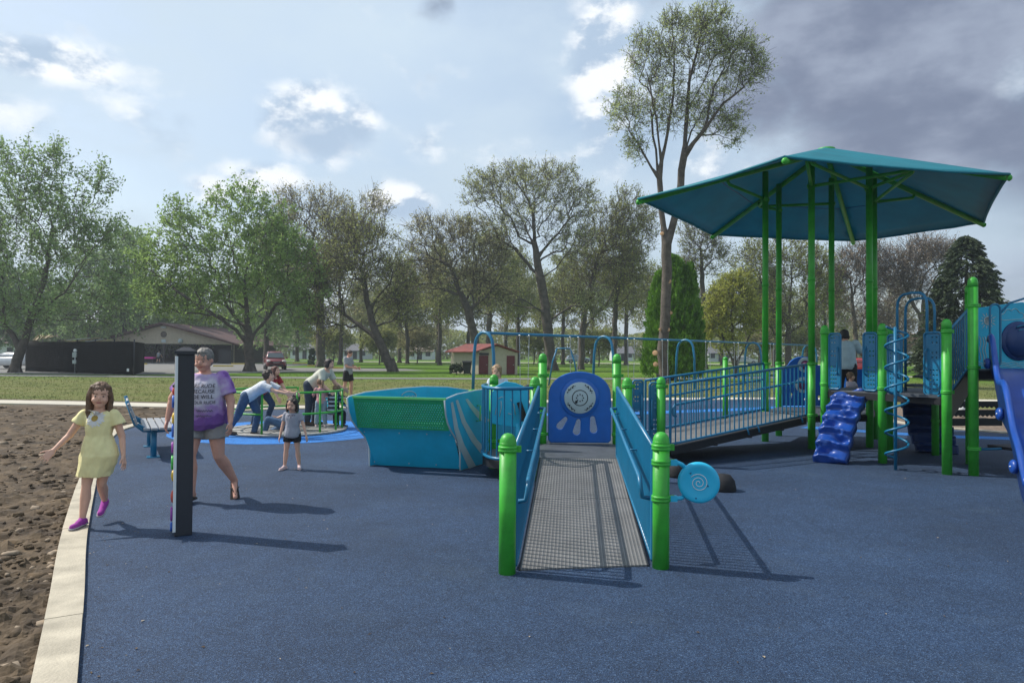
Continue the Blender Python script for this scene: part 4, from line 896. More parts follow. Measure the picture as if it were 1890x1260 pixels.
# ================================================================== FENCE, PAVILION, SHED, CARS
M_['screen'] = mat('black_screen_cloth', (.005, .0055, .006), .9, .4, 1.2, .5, 8, spec=.15)
FE = root('screened_fence', tuple(XY(A(147, 680, 51))), 'long black cloth-covered fence in front of the parking lot', 'fence')
f0, f1 = XY(A(48, 680, 54)), XY(A(247, 680, 48)); n = 6
for i in range(n+1):
    q = f0.lerp(f1, i/n); s = MB(); s.tube([q, q+up*2.38], .045, 8); s.lathe([(.05, 0), (.04, .04), (.001, .05)], q+up*2.38, 8); s.build('fence_post', M_['blackmetal'], FE)
s = MB(); vs = []; k = 60; dn = (f1-f0).normalized(); pn_ = Vector((dn.y, -dn.x, 0))
for i in range(k+1):
    for j in range(7): vs.append(f0.lerp(f1, i/k)+up*(.02+.375*j)+pn_*(.06+.05*noise.noise(Vector((i*.25, j*.5, 2)))))
s.add(vs, [(i*7+j, (i+1)*7+j, (i+1)*7+j+1, i*7+j+1) for i in range(k) for j in range(6)], 0, True); o = s.build('fence_screen', M_['screen'], FE); md = o.modifiers.new('solid', 'SOLIDIFY'); md.thickness = .012
s = MB(); q = f1; r1 = f1+Vector((-3.2, 7.5, 0)); s.prism([q, r1, r1+up*2.25, q+up*2.25], pn_*.02); s.build('side_screen', M_['screen'], FE)
q = f0.lerp(f1, .965)+pn_*.12+up*.32; s = MB(); s.obox(q, dn*.12, up*.10, pn_*.004); s.build('tag', M_['white'], FE)
LT = root('timber_stack', tuple(XY(A(85, 670, 57))), 'pale timber and torn panels piled above the black fence', 'timber pile'); rnd = random.Random(8)
wood = mat('pale_timber', (.42, .35, .22), .8, .3, 5)
for i in range(9):
    a = A(62+4.2*i, 628-.7*i+rnd.uniform(-1, 1), 57+rnd.random()); b = A(72+4.0*i, 619+rnd.uniform(-1, 1), 57.6); s = MB(); s.bar(a, b, .13, .05); s.build('timber_board', wood, LT)
for i in range(16):
    a = A(105+rnd.random()*110, 626, 56); a.z = rnd.uniform(2.3, 2.55); b = a+Vector((rnd.uniform(.6, 2), rnd.uniform(-.3, .3), rnd.uniform(-.2, .25))); s = MB(); s.bar(a, b, .12, .05); s.build('timber_board', [wood, M_['stripe'], M_['bark_grey']][rnd.choice((0, 0, 1, 2, 2))], LT)
s = MB(); b = A(60, 680, 57); 
for x in (0, 2.2, 4.5, 7): s.box(b.x+x, 56.6, 0, b.x+x+.15, 57.4, 2.4)
s.box(b.x-.2, 56.5, 2.2, b.x+7.3, 57.5, 2.3); s.build('timber_rack', M_['bark_grey'], LT)
SG = root('meter_pole', tuple(XY(G(138, 689))), 'small white service boxes on a thin pole in front of the black fence', 'meter pole'); q = ORG[SG.name]
s = MB(); s.tube([q, q+up*1.75], .03, 8); s.build('pole', M_['steel'], SG)
for z, w, h in ((1.32, .14, .18), (.82, .13, .13)): s = MB(); s.obox(q+up*z+Vector((0, -.06, 0)), (w, 0, 0), (0, .05, 0), (0, 0, h)); s.build('meter_box', mat('pale_grey_box', (.38, .42, .40), .5), SG, bevel=.01)
s = MB(); s.ball(q+up*1.62, .12, 10); s.build('round_meter', M_['white'], SG)
# pavilion
PV = root('park_pavilion', tuple(XY(A(301, 668, 99))), 'wide tan park pavilion with a low dark red gable roof behind the parking lot', 'pavilion')
Yp = 99.; q = lambda px, py, y=Yp: A(px, py, y)
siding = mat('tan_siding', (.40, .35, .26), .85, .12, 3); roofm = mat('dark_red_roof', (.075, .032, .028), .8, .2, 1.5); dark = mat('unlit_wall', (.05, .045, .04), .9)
xl, xr, xa = q(178, 630).x, q(430, 630).x, q(301, 600).x; ze, za = q(301, 633).z, q(301, 600).z
s = MB(); s.prism([(xl, Yp, ze-.1), (xr, Yp, ze-.1), (xr, Yp, ze), (xa, Yp, za), (xl, Yp, ze)], (0, .2, 0)); s.build('gable_wall', siding, PV)
s = MB()
for (a, b) in (((xl-1.2, ze-.35), (xa, za+.12)), ((xa, za+.12), (xr+1.2, ze-.35))):
    s.prism([(a[0], Yp-.9, a[1]), (b[0], Yp-.9, b[1]), (b[0], Yp-.9, b[1]+.25), (a[0], Yp-.9, a[1]+.25)], (0, 22, 0))
s.build('roof', roofm, PV)
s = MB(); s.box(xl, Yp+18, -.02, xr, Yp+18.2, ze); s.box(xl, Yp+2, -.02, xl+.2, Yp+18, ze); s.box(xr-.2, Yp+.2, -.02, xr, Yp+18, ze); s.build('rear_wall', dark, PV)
s = MB(); s.box(xl, Yp, -.02, xr, Yp+18, .06); s.build('floor_slab', M_['asphalt'], PV)
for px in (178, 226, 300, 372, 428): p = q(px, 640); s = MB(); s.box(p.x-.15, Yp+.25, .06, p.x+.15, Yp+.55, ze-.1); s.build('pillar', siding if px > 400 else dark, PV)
p = q(418, 650); s = MB(); s.box(p.x-.9, Yp-.6, 0, p.x+.9, Yp, 1.9); s.build('storage_box', M_['black'], PV)
p = q(302, 617, Yp-.05); s = MB(); s.lathe([(.42, 0), (.42, .06), (.34, .06), (.33, .02)], p, 24, axis=(0, -1, 0)); s.build('round_vent', M_['bark_grey'], PV)
p = q(302, 604, Yp-.1); s = MB(); s.obox(p, (.35, 0, 0), (0, .12, 0), (0, 0, .1)); s.build('gable_lamp', M_['stripe'], PV)
p = q(302, 629, Yp-.1); s = MB(); s.obox(p, (.3, 0, 0), (0, .02, 0), (0, 0, .2)); s.build('number_plate', M_['stripe'], PV)
p = q(333, 629, Yp-.1); s = MB(); s.ball(p, .33, 10); s.build('flood_lamp', M_['stripe'], PV)
s = MB(); p = q(272, 596, Yp+6); s.box(p.x-.8, Yp+5, za-.6, p.x+1.4, Yp+7, za+.45); s.build('chimney', roofm, PV)
CB = root('cooler_table', tuple(XY(A(274, 668, 97))), 'low stand with a bright pink tray inside the pavilion opening', 'table'); p = ORG[CB.name]
s = MB(); s.obox(p+up*.72, (.8, 0, 0), (0, .4, 0), (0, 0, .12)); s.build('tray', mat('hot_pink', (.75, .05, .35), .5), CB)
for dx in (-.6, .6): s = MB(); s.obox(p+up*.3+Vector((dx, 0, 0)), (.05, 0, 0), (0, .3, 0), (0, 0, .3)); s.build('leg', M_['black'], CB)
# shed
SH = root('park_shed', tuple(XY(A(905, 690, 55))), 'small cream block shed with a red roof and dark red doors', 'shed')
cream = mat('cream_block', (.42, .37, .28), .85, .1, 4); redr = mat('red_metal_roof', (.17, .035, .028), .7, .25, 2); redd = mat('maroon_door', (.11, .012, .016), .6, .1, 3)
xa_, xb_ = A(883, 680, 55).x, A(955, 680, 55).x; xs = A(832, 680, 57.2).x; zE = 1.72; xm = A(918, 640, 55).x; zA = 2.28; yf = 55.; 
s = MB(); s.prism([(xa_, yf, 0), (xb_, yf, 0), (xb_, yf, zE), (xm, yf, zA-.05), (xa_, yf, zE)], (0, .12, 0)); s.prism([(xa_, yf, 0), (xs, yf+2.2, 0), (xs, yf+2.2, zE), (xa_, yf, zE)], (.05, .12, 0)); s.box(xb_-.12, yf+.12, 0, xb_, yf+5, zE); s.build('wall', cream, SH)
s = MB(); bd2 = Vector((xs-xa_, 2.2, 0)); 
s.prism([(xa_-.25, yf-.35, zE-.02), (xm, yf-.35, zA+.03), (xm, yf-.35, zA+.11), (xa_-.25, yf-.35, zE+.06)], bd2*1.1); s.prism([(xm, yf-.35, zA+.03), (xb_+.25, yf-.35, zE-.02), (xb_+.25, yf-.35, zE+.06), (xm, yf-.35, zA+.11)], bd2*1.1)
s.build('roof', redr, SH)
for px0, px1 in ((884, 901), (935, 950)):
    a, b = A(px0, 680, 54.96).x, A(px1, 680, 54.96).x; s = MB(); s.box(a, 54.93, .02, b, 54.99, 1.46); o = s.build('door', redd, SH, bevel=.01); s = MB(); s.ball((b-.1, 54.9, .75), .035, 6); s.build('handle', M_['steel'], o)
s = MB(); s.box(xa_+.05, 54.9, 1.5, A(902, 680, 55).x, 54.99, 1.66); s.build('vent_opening', M_['black'], SH)
TC = root('trash_cart', tuple(XY(A(862, 692, 53.6))), 'dark wheeled trash cart standing against the cream shed', 'trash cart'); p = ORG[TC.name]
s = MB(); s.loft([[p+Vector((a*w, b*w*.9, z)) for a, b in ((-1, -1), (1, -1), (1, 1), (-1, 1))] for z, w in ((.08, .24), (.95, .33))], smooth=False); s.build('bin_body', M_['black'], TC); s = MB(); s.obox(p+up*1.0, (.36, 0, 0), (0, .36, 0), (0, .03, .045)); s.build('lid', M_['black'], TC)
for dx in (-.25, .25): s = MB(); s.lathe([(.1, -.03), (.1, .03)], p+Vector((dx, .25, .1)), 12, axis=(1, 0, 0)); s.build('wheel', M_['black'], TC)
# cars
def rring(x, w, z0, z1, r_=.12, tw=None):
    tw = tw or w; return [Vector((x, a, z)) for a, z in ((-w, z0+r_), (-w, (z0+z1)/2), (-tw, z1-r_), (-tw+r_, z1), (tw-r_, z1), (tw, z1-r_), (w, (z0+z1)/2), (w, z0+r_), (w-r_, z0), (-w+r_, z0))]
def car(name, loc, yaw, paint, label, cat='car', tall=1.7):
    o = bpy.data.objects.new(name, None); COL.objects.link(o); ORG[o.name] = Vector((0, 0, 0)); props(o, label, cat)
    pm = mat('car_paint_'+paint[0], paint[1], .3, .06, 2, coat=.6); gl = mat('car_glass', (.05, .07, .08), .12, .1, 1); k = tall/1.7
    s = MB(); s.loft([rring(-2.35, .72, .45, .95), rring(-2.25, .88, .34, 1.02), rring(-1.2, .92, .28, 1.05), rring(.5, .92, .28, 1.03), rring(1.35, .9, .28, 1.0), rring(2.1, .86, .32, .9), rring(2.38, .7, .42, .74)]); s.build('body', pm, o)
    s = MB(); s.loft([rring(-2.2, .76, .95, 1.05, .04), rring(-1.95, .78, .98, 1.55*k, .1, .64), rring(-1.2, .8, .98, 1.66*k, .1, .66), rring(-.1, .8, .98, 1.7*k, .1, .67), rring(.35, .8, .98, 1.6*k, .1, .67), rring(1.2, .8, .98, 1.07, .04)]); cb_ = s.build('cabin', pm, o)
    s = MB(); s.prism([(1.13, -.72, 1.08), (1.13, .72, 1.08), (.44, .6, 1.53*k), (.44, -.6, 1.53*k)], (.035, 0, .03)); s.build('windshield', gl, o)
    for sg in (-1, 1):
        s = MB(); s.prism([(.85, sg*.795, 1.08), (.3, sg*.70, 1.5*k), (-.55, sg*.70, 1.55*k), (-.55, sg*.795, 1.08)], (0, sg*.025, 0)); s.prism([(-.65, sg*.795, 1.08), (-.65, sg*.70, 1.55*k), (-1.75, sg*.68, 1.5*k), (-1.95, sg*.795, 1.1)], (0, sg*.025, 0)); s.build('window', gl, o)
        s = MB(); s.ball((2.18, sg*.66, .80), (.2, .2, .1), 10); s.build('headlight', mat('lamp_glass', (.75, .75, .7), .15, .05), o)
        s = MB(); s.ball((.75, sg*1.0, 1.08), (.1, .12, .08), 8); s.build('mirror', pm, o)
        s = MB(); s.ball((-2.28, sg*.7, .9), (.1, .14, .13), 8); s.build('tail_lamp', mat('tail_red', (.4, .01, .01), .3), o)
        for x in (-1.42, 1.42):
            s = MB(); s.lathe([(.34, -.11), (.36, -.08), (.36, .08), (.34, .11)], (x, sg*.82, .36), 20, axis=(0, sg, 0)); w = s.build('wheel', M_['black'], o)
            s = MB(); s.lathe([(.22, .105), (.2, .12), (.06, .105), (.05, .13), (.001, .13)], (x, sg*.82, .36), 16, axis=(0, sg, 0)); s.build('rim', M_['steel'], w)
    s = MB(); s.box(2.26, -.5, .62, 2.42, .5, .74); s.box(2.2, -.6, .36, 2.42, .6, .5); s.build('grille', M_['black'], o)
    s = MB(); s.box(2.40, -.28, .66, 2.44, .28, .70); s.build('grille_bar', M_['steel'], o)
    s = MB(); s.box(-1.8, -.55, 1.70*k, .2, -.5, 1.74*k); s.box(-1.8, .5, 1.70*k, .2, .55, 1.74*k); s.build('roof_rail', M_['black'], o)
    o.location = loc; o.rotation_euler = (0, 0, yaw); return o
car('parked_car', XY(A(507, 680, 66)), R(-90+22), ('red', (.16, .008, .014)), 'dark red SUV parked beyond the big green tree', 'car')
car('parked_car', XY(A(22, 670, 62)), R(168), ('silver', (.55, .57, .60)), 'white hatchback parked at the far left behind the leaning tree', 'car', 1.45)
car('parked_car', XY(A(1583, 690, 62)), R(10), ('bright_red', (.5, .02, .02)), 'bright red car seen between the perforated panels of the climber', 'car', 1.45)
car('parked_car', XY(A(1372, 668, 122)), R(5), ('white', (.7, .72, .74)), 'white vehicle far off beyond the yellow-green tree', 'car', 1.5)
car('parked_car', XY(A(1068, 662, 128)), R(0), ('blue', (.4, .5, .62)), 'pale blue car far off behind the swing frame', 'car', 1.5)
ylw = mat('yellow_kerb_paint', (.55, .42, .10), .8, .2, 3)
for i, (px, py, w_) in enumerate(((418, 668.5, 2.4), (445, 672, 2.6), (412, 676, 2.2), (582, 675.5, 1.9), (620, 679.5, 1.7), (553, 671, 2.0), (255, 672, 2.2))):
    p = G(px, py); s = MB(); s.loft([[p+Vector((x, a, z)) for a, z in ((-.09, -.03), (.09, -.03), (.06, .14), (-.06, .14))] for x in (-w_/2, w_/2)], smooth=False)
    o = s.build('wheel_stop', ylw); nm_ = ['left of the three yellow stops near the pavilion corner', 'yellow stop just left of the big green tree trunk', 'yellow stop nearest the woman, left of the big green tree', 'yellow stop just left of the straight brown trunk', 'yellow stop beside the man in grey with the phone', 'yellow stop just right of the dark red SUV', 'yellow stop by the right end of the black fence']
    props(o, nm_[i], 'wheel stop', 'yellow wheel stops in the parking lot')
# white bin at the mulch
WB = root('litter_post', tuple(XY(A(1776, 770, 19))), 'short white cylinder standing on the lawn behind the green posts', 'bin'); p = ORG[WB.name]
s = MB(); s.lathe([(.09, .0), (.14, .08), (.14, .40), (.12, .42), (.001, .43)], p, 16); s.build('bin_body', M_['white'], WB); s = MB(); s.lathe([(.15, .40), (.15, .45), (.05, .48), (.001, .48)], p, 16); s.build('lid', M_['stripe'], WB)
# far houses
def house(px, Y, w, h, wallc, roofc, label):
    o = root('house', tuple(XY(A(px, 660, Y))), label, 'house', 'houses across the far road'); p = ORG[o.name]
    s = MB(); s.box(p.x-w/2, Y, 0, p.x+w/2, Y+7, h); s.prism([(p.x-w/2, Y+.0, h), (p.x-w/2, Y+7, h), (p.x-w/2, Y+3.5, h+1.6)], (w, 0, 0)); s.build('wall', mat('siding_'+wallc[0], wallc[1], .8), o)
    s = MB(); s.prism([(p.x-w/2-.4, Y-.5, h-.1), (p.x+w/2+.4, Y-.5, h-.1), (p.x+w/2+.4, Y+3.5, h+1.75), (p.x-w/2-.4, Y+3.5, h+1.75)], (0, 0, .15)); s.prism([(p.x-w/2-.4, Y+7.5, h-.1), (p.x-w/2-.4, Y+3.5, h+1.75), (p.x+w/2+.4, Y+3.5, h+1.75), (p.x+w/2+.4, Y+7.5, h-.1)], (0, 0, .15)); s.build('roof', mat('roof_'+roofc[0], roofc[1], .8), o)
    for i in range(3): x = p.x-w/2+w*(i+.5)/3; s = MB(); s.box(x-.6, Y-.05, .9, x+.6, Y-.01, 2.1) if i != 1 else s.box(x-.5, Y-.05, 0, x+.5, Y-.01, 2.1); s.build('window' if i != 1 else 'door', M_['blackmetal'], o)
wc_ = ('white', (.6, .62, .64)); rc_ = ('grey', (.12, .12, .13))
for a in ((562, 172, 7, 2.2, wc_, rc_, 'white house seen through the trunks right of the red SUV'), (655, 176, 6, 2.1, ('pale', (.45, .47, .5)), rc_, 'pale house seen behind the man with the phone'), (775, 174, 6, 2.0, wc_, ('tan', (.2, .16, .12)), 'white house seen through the trunks left of the shed'),
          (1150, 180, 5, 1.9, wc_, rc_, 'white house far off left of the two-stemmed tree'), (1330, 175, 6, 2.1, ('pale', (.45, .47, .5)), rc_, 'pale house far off right of the evergreen'), (1660, 172, 6, 2.2, wc_, rc_, 'white house far off under the entry arch'), (18, 120, 14, 2.8, wc_, ('brown', (.13, .09, .07)), 'white house at the far left edge behind the leaning tree'), (1880, 140, 14, 2.8, wc_, rc_, 'white house at the far right behind the blue slide')): house(*a)
# ================================================================== TREES
rng = np.random.default_rng(11)
def leafmat(name, c, c2, trans=.5, var=.28):
    return mat(name, c, .7, var, 1.1, c2=c2, trans=trans, spec=.2, detail=3)
LM = {'green': leafmat('leaves_fresh_green', (.15, .25, .05), (.30, .42, .13)), 'green2': leafmat('leaves_mid_green', (.14, .225, .07), (.28, .39, .16)),
      'oak': leafmat('leaves_budding_oak', (.24, .27, .11), (.42, .44, .21)), 'brown': leafmat('leaves_budding_brown', (.25, .235, .11), (.42, .40, .21)), 'spring': leafmat('leaves_pale_spring', (.27, .33, .12), (.45, .51, .24)),
      'olive': leafmat('leaves_olive', (.18, .21, .06), (.34, .36, .13)), 'yellow': leafmat('leaves_yellow_green', (.25, .28, .05), (.44, .45, .11)),
      'thuja': leafmat('thuja_sprays', (.05, .15, .012), (.15, .30, .03), .25), 'spruce': leafmat('spruce_needles', (.028, .048, .022), (.075, .10, .05), .1), 'pink': leafmat('buds_pinkish', (.26, .20, .15), (.42, .34, .26))}
def mesh_np(name, V, F, mats, smooth=False):
    me = bpy.data.meshes.new(name); nv, nf_ = len(V), len(F); k = F.shape[1]
    me.vertices.add(nv); me.vertices.foreach_set('co', V.astype(np.float32).ravel()); me.loops.add(nf_*k); me.loops.foreach_set('vertex_index', F.astype(np.int32).ravel())
    me.polygons.add(nf_); me.polygons.foreach_set('loop_start', np.arange(0, nf_*k, k, dtype=np.int32)); me.update(calc_edges=True); me.validate()
    if smooth: me.polygons.foreach_set('use_smooth', [True]*nf_)
    return me
def frusta(A0, A1, r0, r1, k):
    d = A1-A0; L = np.linalg.norm(d, axis=1, keepdims=True)+1e-9; t = d/L; ref = np.where(np.abs(t[:, 2:3]) > .9, np.array([[1., 0, 0]]), np.array([[0, 0, 1.]])); u = np.cross(t, ref); u /= np.linalg.norm(u, axis=1, keepdims=True); w = np.cross(t, u)
    ang = 2*np.pi*np.arange(k)/k; c, s_ = np.cos(ang), np.sin(ang); ring = u[:, None, :]*c[None, :, None]+w[:, None, :]*s_[None, :, None]
    V = np.concatenate([A0[:, None, :]+ring*r0[:, None, None], (A1+t*r1[:, None]*.4)[:, None, :]+ring*r1[:, None, None]], 1); n = len(A0); base = (np.arange(n)*2*k)[:, None]; j = np.arange(k)[None, :]
    F = np.stack([base+j, base+(j+1) % k, base+k+(j+1) % k, base+k+j], 2).reshape(-1, 4); return V.reshape(-1, 3), F
def leaves(P, size, rng, flat=None, aspect=.55):
    n = len(P); a = rng.normal(size=(n, 3)); a /= np.linalg.norm(a, axis=1, keepdims=True)
    if flat is not None: a = a*.55+flat; a /= np.linalg.norm(a, axis=1, keepdims=True)
    b = rng.normal(size=(n, 3)); b -= a*np.sum(a*b, 1, keepdims=True); b /= np.linalg.norm(b, axis=1, keepdims=True); s_ = size*rng.uniform(.6, 1.35, (n, 1))
    V = np.stack([P-a*s_, P+b*s_*aspect, P+a*s_, P-b*s_*aspect], 1).reshape(-1, 3); return V, np.arange(4*n).reshape(-1, 4)
def tree(label, Y, trunk, crown, N=450, rt=.3, leaf=(8000, .13, .35), lm='green', bark='bark', stems=(), twig=(3, .9), bf=.35, group=None, name='park_tree', depth=.8, seed=0, tipr=.018, outer=0., cuts=(), cat='tree', stub=()):
    rg = np.random.default_rng(seed+100); tp = [A(px, py, Y) for px, py in trunk]; tp[0].z = -.05; org = XY(tp[0])
    rt *= .82; nodes = []; par = []; isT = []
    def chain(pts, p0):
        last = p0
        for i in range(len(pts)-1):
            a, b = pts[i], pts[i+1]; k = max(1, int((b-a).length/.7))
            for j in range(1, k+1):
                p = a.lerp(b, j/k)+Vector(rg.normal(0, .035, 3)); nodes.append(np.array(p)); par.append(last); isT.append(True); last = len(nodes)-1
        return last
    nodes.append(np.array(tp[0])); par.append(-1); isT.append(True); chain(tp, 0)
    for st in stems:
        sp_ = [A(px, py, Y+dy) for px, py, dy in st]; d_ = [np.linalg.norm(n_-np.array(sp_[0])) for n_ in nodes]; i0 = int(np.argmin(d_)); sp_[0] = Vector(nodes[i0]); chain(sp_, i0)
    nT = len(nodes); k_ = Y/FPX; C = []; w = np.array([b[2]*b[3] for b in crown], float)
    nb = rg.multinomial(N, w/w.sum())
    for (px, py, rx, ry), c in zip(crown, nb):
        v = rg.normal(size=(c, 3)); v /= np.linalg.norm(v, axis=1, keepdims=True); v *= rg.random((c, 1))**(1/2.4); cc = np.array(A(px, py, Y)); C.append(cc+v*np.array([rx*k_, rx*k_*depth, ry*k_]))
    C = np.concatenate(C); C = C[C[:, 2] > (1.5 if N > 60 else .2)]; P = np.array(nodes); pl_ = np.zeros(nT+len(C))
    for i in range(1, nT): pl_[i] = pl_[par[i]]+np.linalg.norm(P[i]-P[par[i]])
    start = max(1, int(nT*.35)) if not stems else max(1, int(len(tp)*1)); cand = [i for i in range(nT) if P[i][2] > P[:, 2].max()*.33] or [nT-1]
    best = np.full(len(C), 1e9); bp = np.zeros(len(C), int)
    for i in cand:
        d_ = np.linalg.norm(C-P[i], axis=1)+bf*pl_[i]+.8*np.maximum(0, P[i][2]-C[:, 2]); m_ = d_ < best; best[m_] = d_[m_]; bp[m_] = i
    done = np.zeros(len(C), bool); par = list(par); pts = list(P); mapping = []
    for _ in range(len(C)):
        b_ = np.where(done, 1e12, best); j = int(np.argmin(b_)); done[j] = True; pi = bp[j]; idx = len(pts); pts.append(C[j]); par.append(pi); L_ = np.linalg.norm(C[j]-pts[pi]); pl_[idx] = pl_[pi]+L_
        d_ = np.linalg.norm(C-C[j], axis=1)+bf*pl_[idx]+.5*np.maximum(0, C[j][2]-C[:, 2]); m_ = (d_ < best) & ~done; best[m_] = d_[m_]; bp[m_] = idx
    P = np.array(pts); par = np.array(par); n = len(P); cnt = np.zeros(n); ch = np.zeros(n, int)
    for i in range(n-1, 0, -1): ch[par[i]] += 1
    order = np.argsort(-pl_[:n]); cnt[ch == 0] = 1
    for i in order:
        if par[i] >= 0: cnt[par[i]] += max(cnt[i], 1)
    tot = cnt[0]; rad = np.maximum(tipr, rt*(np.maximum(cnt, 1)/tot)**.64)
    hgt = P[:nT, 2]; 
    A0, A1, r0, r1 = [], [], [], []
    for i in range(1, n):
        a = P[par[i]]; b = P[i]; ra = min(rad[par[i]], rad[i]*1.35) if par[i] != 0 else rt*1.0; mid = (a+b)/2+rg.normal(0, .07, 3)*np.linalg.norm(b-a)
        if i < nT: A0.append(a); A1.append(b); r0.append(rad[par[i]] if i < nT else ra); r1.append(rad[i])
        else: A0 += [a, mid]; A1 += [mid, b]; rm = (ra+rad[i])/2; r0 += [ra, rm]; r1 += [rm, rad[i]]
    A0, A1, r0, r1 = map(np.array, (A0, A1, r0, r1)); thick = r0 > .05
    # root flare
    fl = []
    for k in range(5): a_ = 2*math.pi*k/5+seed; fl.append((np.array(tp[0])+np.array([math.cos(a_)*rt*1.25, math.sin(a_)*rt*1.25, -.05]), np.array(tp[0])+np.array([0, 0, rt*2.6]), rt*.35, rt*.6))
    Vs, Fs = [], []; off = 0
    for (a, b, c, d, k) in ((A0[thick], A1[thick], r0[thick], r1[thick], 8), (A0[~thick], A1[~thick], r0[~thick], r1[~thick], 4), (np.array([f[0] for f in fl]), np.array([f[1] for f in fl]), np.array([f[2] for f in fl]), np.array([f[3] for f in fl]), 6)):
        if len(a) == 0: continue
        V, F = frusta(a, b, c, d, k); Vs.append(V); Fs.append(F+off); off += len(V)
    tips = np.where((np.arange(n) >= nT) & (cnt <= 6))[0]; nt_ = twig[0]; T0 = np.repeat(P[tips], nt_, 0); pd = P[tips]-P[par[tips]]; pd /= np.linalg.norm(pd, axis=1, keepdims=True)+1e-9; cen_ = P[nT:].mean(0); ow = P[tips]-cen_; ow /= np.linalg.norm(ow, axis=1, keepdims=True)+1e-9
    D = np.repeat(pd*.7+ow*.35+np.array([0, 0, .3]), nt_, 0)+rg.normal(0, .55, (len(T0), 3)); D /= np.linalg.norm(D, axis=1, keepdims=True); LL = twig[1]*rg.uniform(.4, 1.15, (len(T0), 1)); T1_ = T0+D*LL
    bend = (T0+T1_)/2+rg.normal(0, .08, T0.shape)*LL
    V, F = frusta(np.concatenate([T0, bend]), np.concatenate([bend, T1_]), np.full(2*len(T0), tipr*.75), np.full(2*len(T0), tipr*.55), 3); Vs.append(V); Fs.append(F+off)
    V = np.concatenate(Vs)-np.array(org); F = np.concatenate(Fs)
    o = bpy.data.objects.new(name, None); COL.objects.link(o); o.location = org; ORG[o.name] = org.copy(); props(o, label, cat, group)
    tr = link_mesh('trunk', mesh_np('trunk', V, F, None, True), M_[bark], o)
    nl, ls, sp_ = leaf; t = rg.random((nl, 1))**.6; wt = np.linalg.norm((T0-cen_)/(P[nT:].std(0)+1e-6), axis=1)**outer; j = rg.choice(len(T0), nl, p=wt/wt.sum()); Lp = T0[j]*(1-t)+T1_[j]*t+rg.normal(0, sp_*.5, (nl, 3)); V, F = leaves(Lp, ls, rg)
    link_mesh('crown', mesh_np('crown', V-np.array(org), F, None), LM[lm], o)
    for (px, py, r_) in cuts:
        r_ *= .72; c = A(px, py, Y-.21); s = MB(); s.lathe([(r_*1.02, -.05), (r_, 0), (r_*.9, .006), (.001, .007)], c, 14, axis=(rg.uniform(-.5, .5), -1, .25)); s.build('cut_limb', mat('fresh_cut_wood', (.45, .27, .14), .8, .15, 9), tr)
    return o
def conifer(label, Y, top, base, hw, lm, n=16000, ls=.16, lobes=(), name='evergreen_tree', seed=0, upright=True, shape=.8):
    rg = np.random.default_rng(seed+50); o0 = XY(A(base[0], base[1], Y)); H = A(*top, Y).z; Wd = hw*Y/FPX
    o = bpy.data.objects.new(name, None); COL.objects.link(o); o.location = o0; ORG[o.name] = o0.copy(); props(o, label, 'tree')
    s = MB(); s.tube([o0-up*.05, o0+up*H*.5, o0+up*H*.93], [Wd*.09, Wd*.06, .02], 8); 
    for k in range(60 if not upright else 30):
        h_ = H*rg.uniform(.08, .95); a = rg.uniform(0, 6.28); r_ = Wd*(1-(h_/H))**shape*.85; s.tube([o0+up*h_, o0+up*(h_+(r_*.5 if upright else -r_*.12))+Vector((math.cos(a)*r_, math.sin(a)*r_, 0))], [.04, .012], 4)
    s.build('trunk', M_['bark'], o)
    P = []; D = []
    cones = [(0, 0, H, Wd, 1.)]+[(dx*Y/FPX, dy, A(top[0], py, Y).z, w_*Y/FPX, f) for dx, dy, py, w_, f in lobes]; tot = sum(c[2]*c[3] for c in cones)
    for (cx, cy, h, w_, f) in cones:
        per = 34; mb_ = max(12, int(n*h*w_/tot/per))
        t = rg.random(mb_)**.9; a = rg.uniform(0, 2*np.pi, mb_); z = .1+(h-.1)*t; prof_ = (1-t)**shape*np.clip(.6+t/.12, .6, 1)
        lump = np.array([noise.noise(Vector((math.cos(q_)*1.8+seed, math.sin(q_)*1.8, zz*.8))) for q_, zz in zip(a, z)])
        r_ = w_*prof_*(1+(.22 if upright else .36)*lump)*(.72+.28*rg.random(mb_)); dx_, dy_ = np.cos(a), np.sin(a); bl_n = (w_*.30*rg.uniform(.5, 1.3, mb_)*np.clip(prof_+.35, .35, 1))
        up_b = (.95 if upright else .02); c0 = np.stack([cx+dx_*r_*.72, cy+dy_*r_*.72, z], 1); dr = np.stack([dx_*(.45 if upright else 1), dy_*(.45 if upright else 1), np.full(mb_, up_b)], 1)
        k_ = np.repeat(np.arange(mb_), per); u = rg.random((mb_*per, 1)); droop = 0 if upright else -.28*u**2*bl_n[k_][:, None]
        pt = c0[k_]+dr[k_]*u*bl_n[k_][:, None]+rg.normal(0, 1, (mb_*per, 3))*np.array([1, 1, .55 if upright else .5])*(.055+.05*bl_n[k_][:, None])*(1.25-u*.9); pt[:, 2:3] += droop
        P.append(pt); D.append(dr[k_]+np.array([0, 0, -.35 if not upright else .2]))
    P = np.concatenate(P); D = np.concatenate(D); V, F = leaves(P, ls, rg, D, .38); link_mesh('crown', mesh_np('crown', V, F, None), LM[lm], o); return o
tree('leafy green tree with a leaning trunk at the left edge, beside the black fence', 52, [(28, 686), (38, 645), (52, 605), (70, 560), (85, 500), (95, 430)], [(60, 450, 130, 120), (130, 400, 70, 85), (185, 460, 45, 80), (100, 560, 120, 55), (70, 340, 60, 60), (-60, 420, 120, 130), (185, 335, 26, 38), (20, 300, 45, 40), (105, 300, 28, 34), (-10, 560, 90, 60), (215, 540, 40, 50)], 900, .42, (24882, .115, .42), 'green2', seed=1, stems=[[(38, 640, 0), (10, 600, 0), (-25, 540, 1)], [(60, 590, 0), (120, 540, -1), (160, 480, -1)]], twig=(3, 1.1))
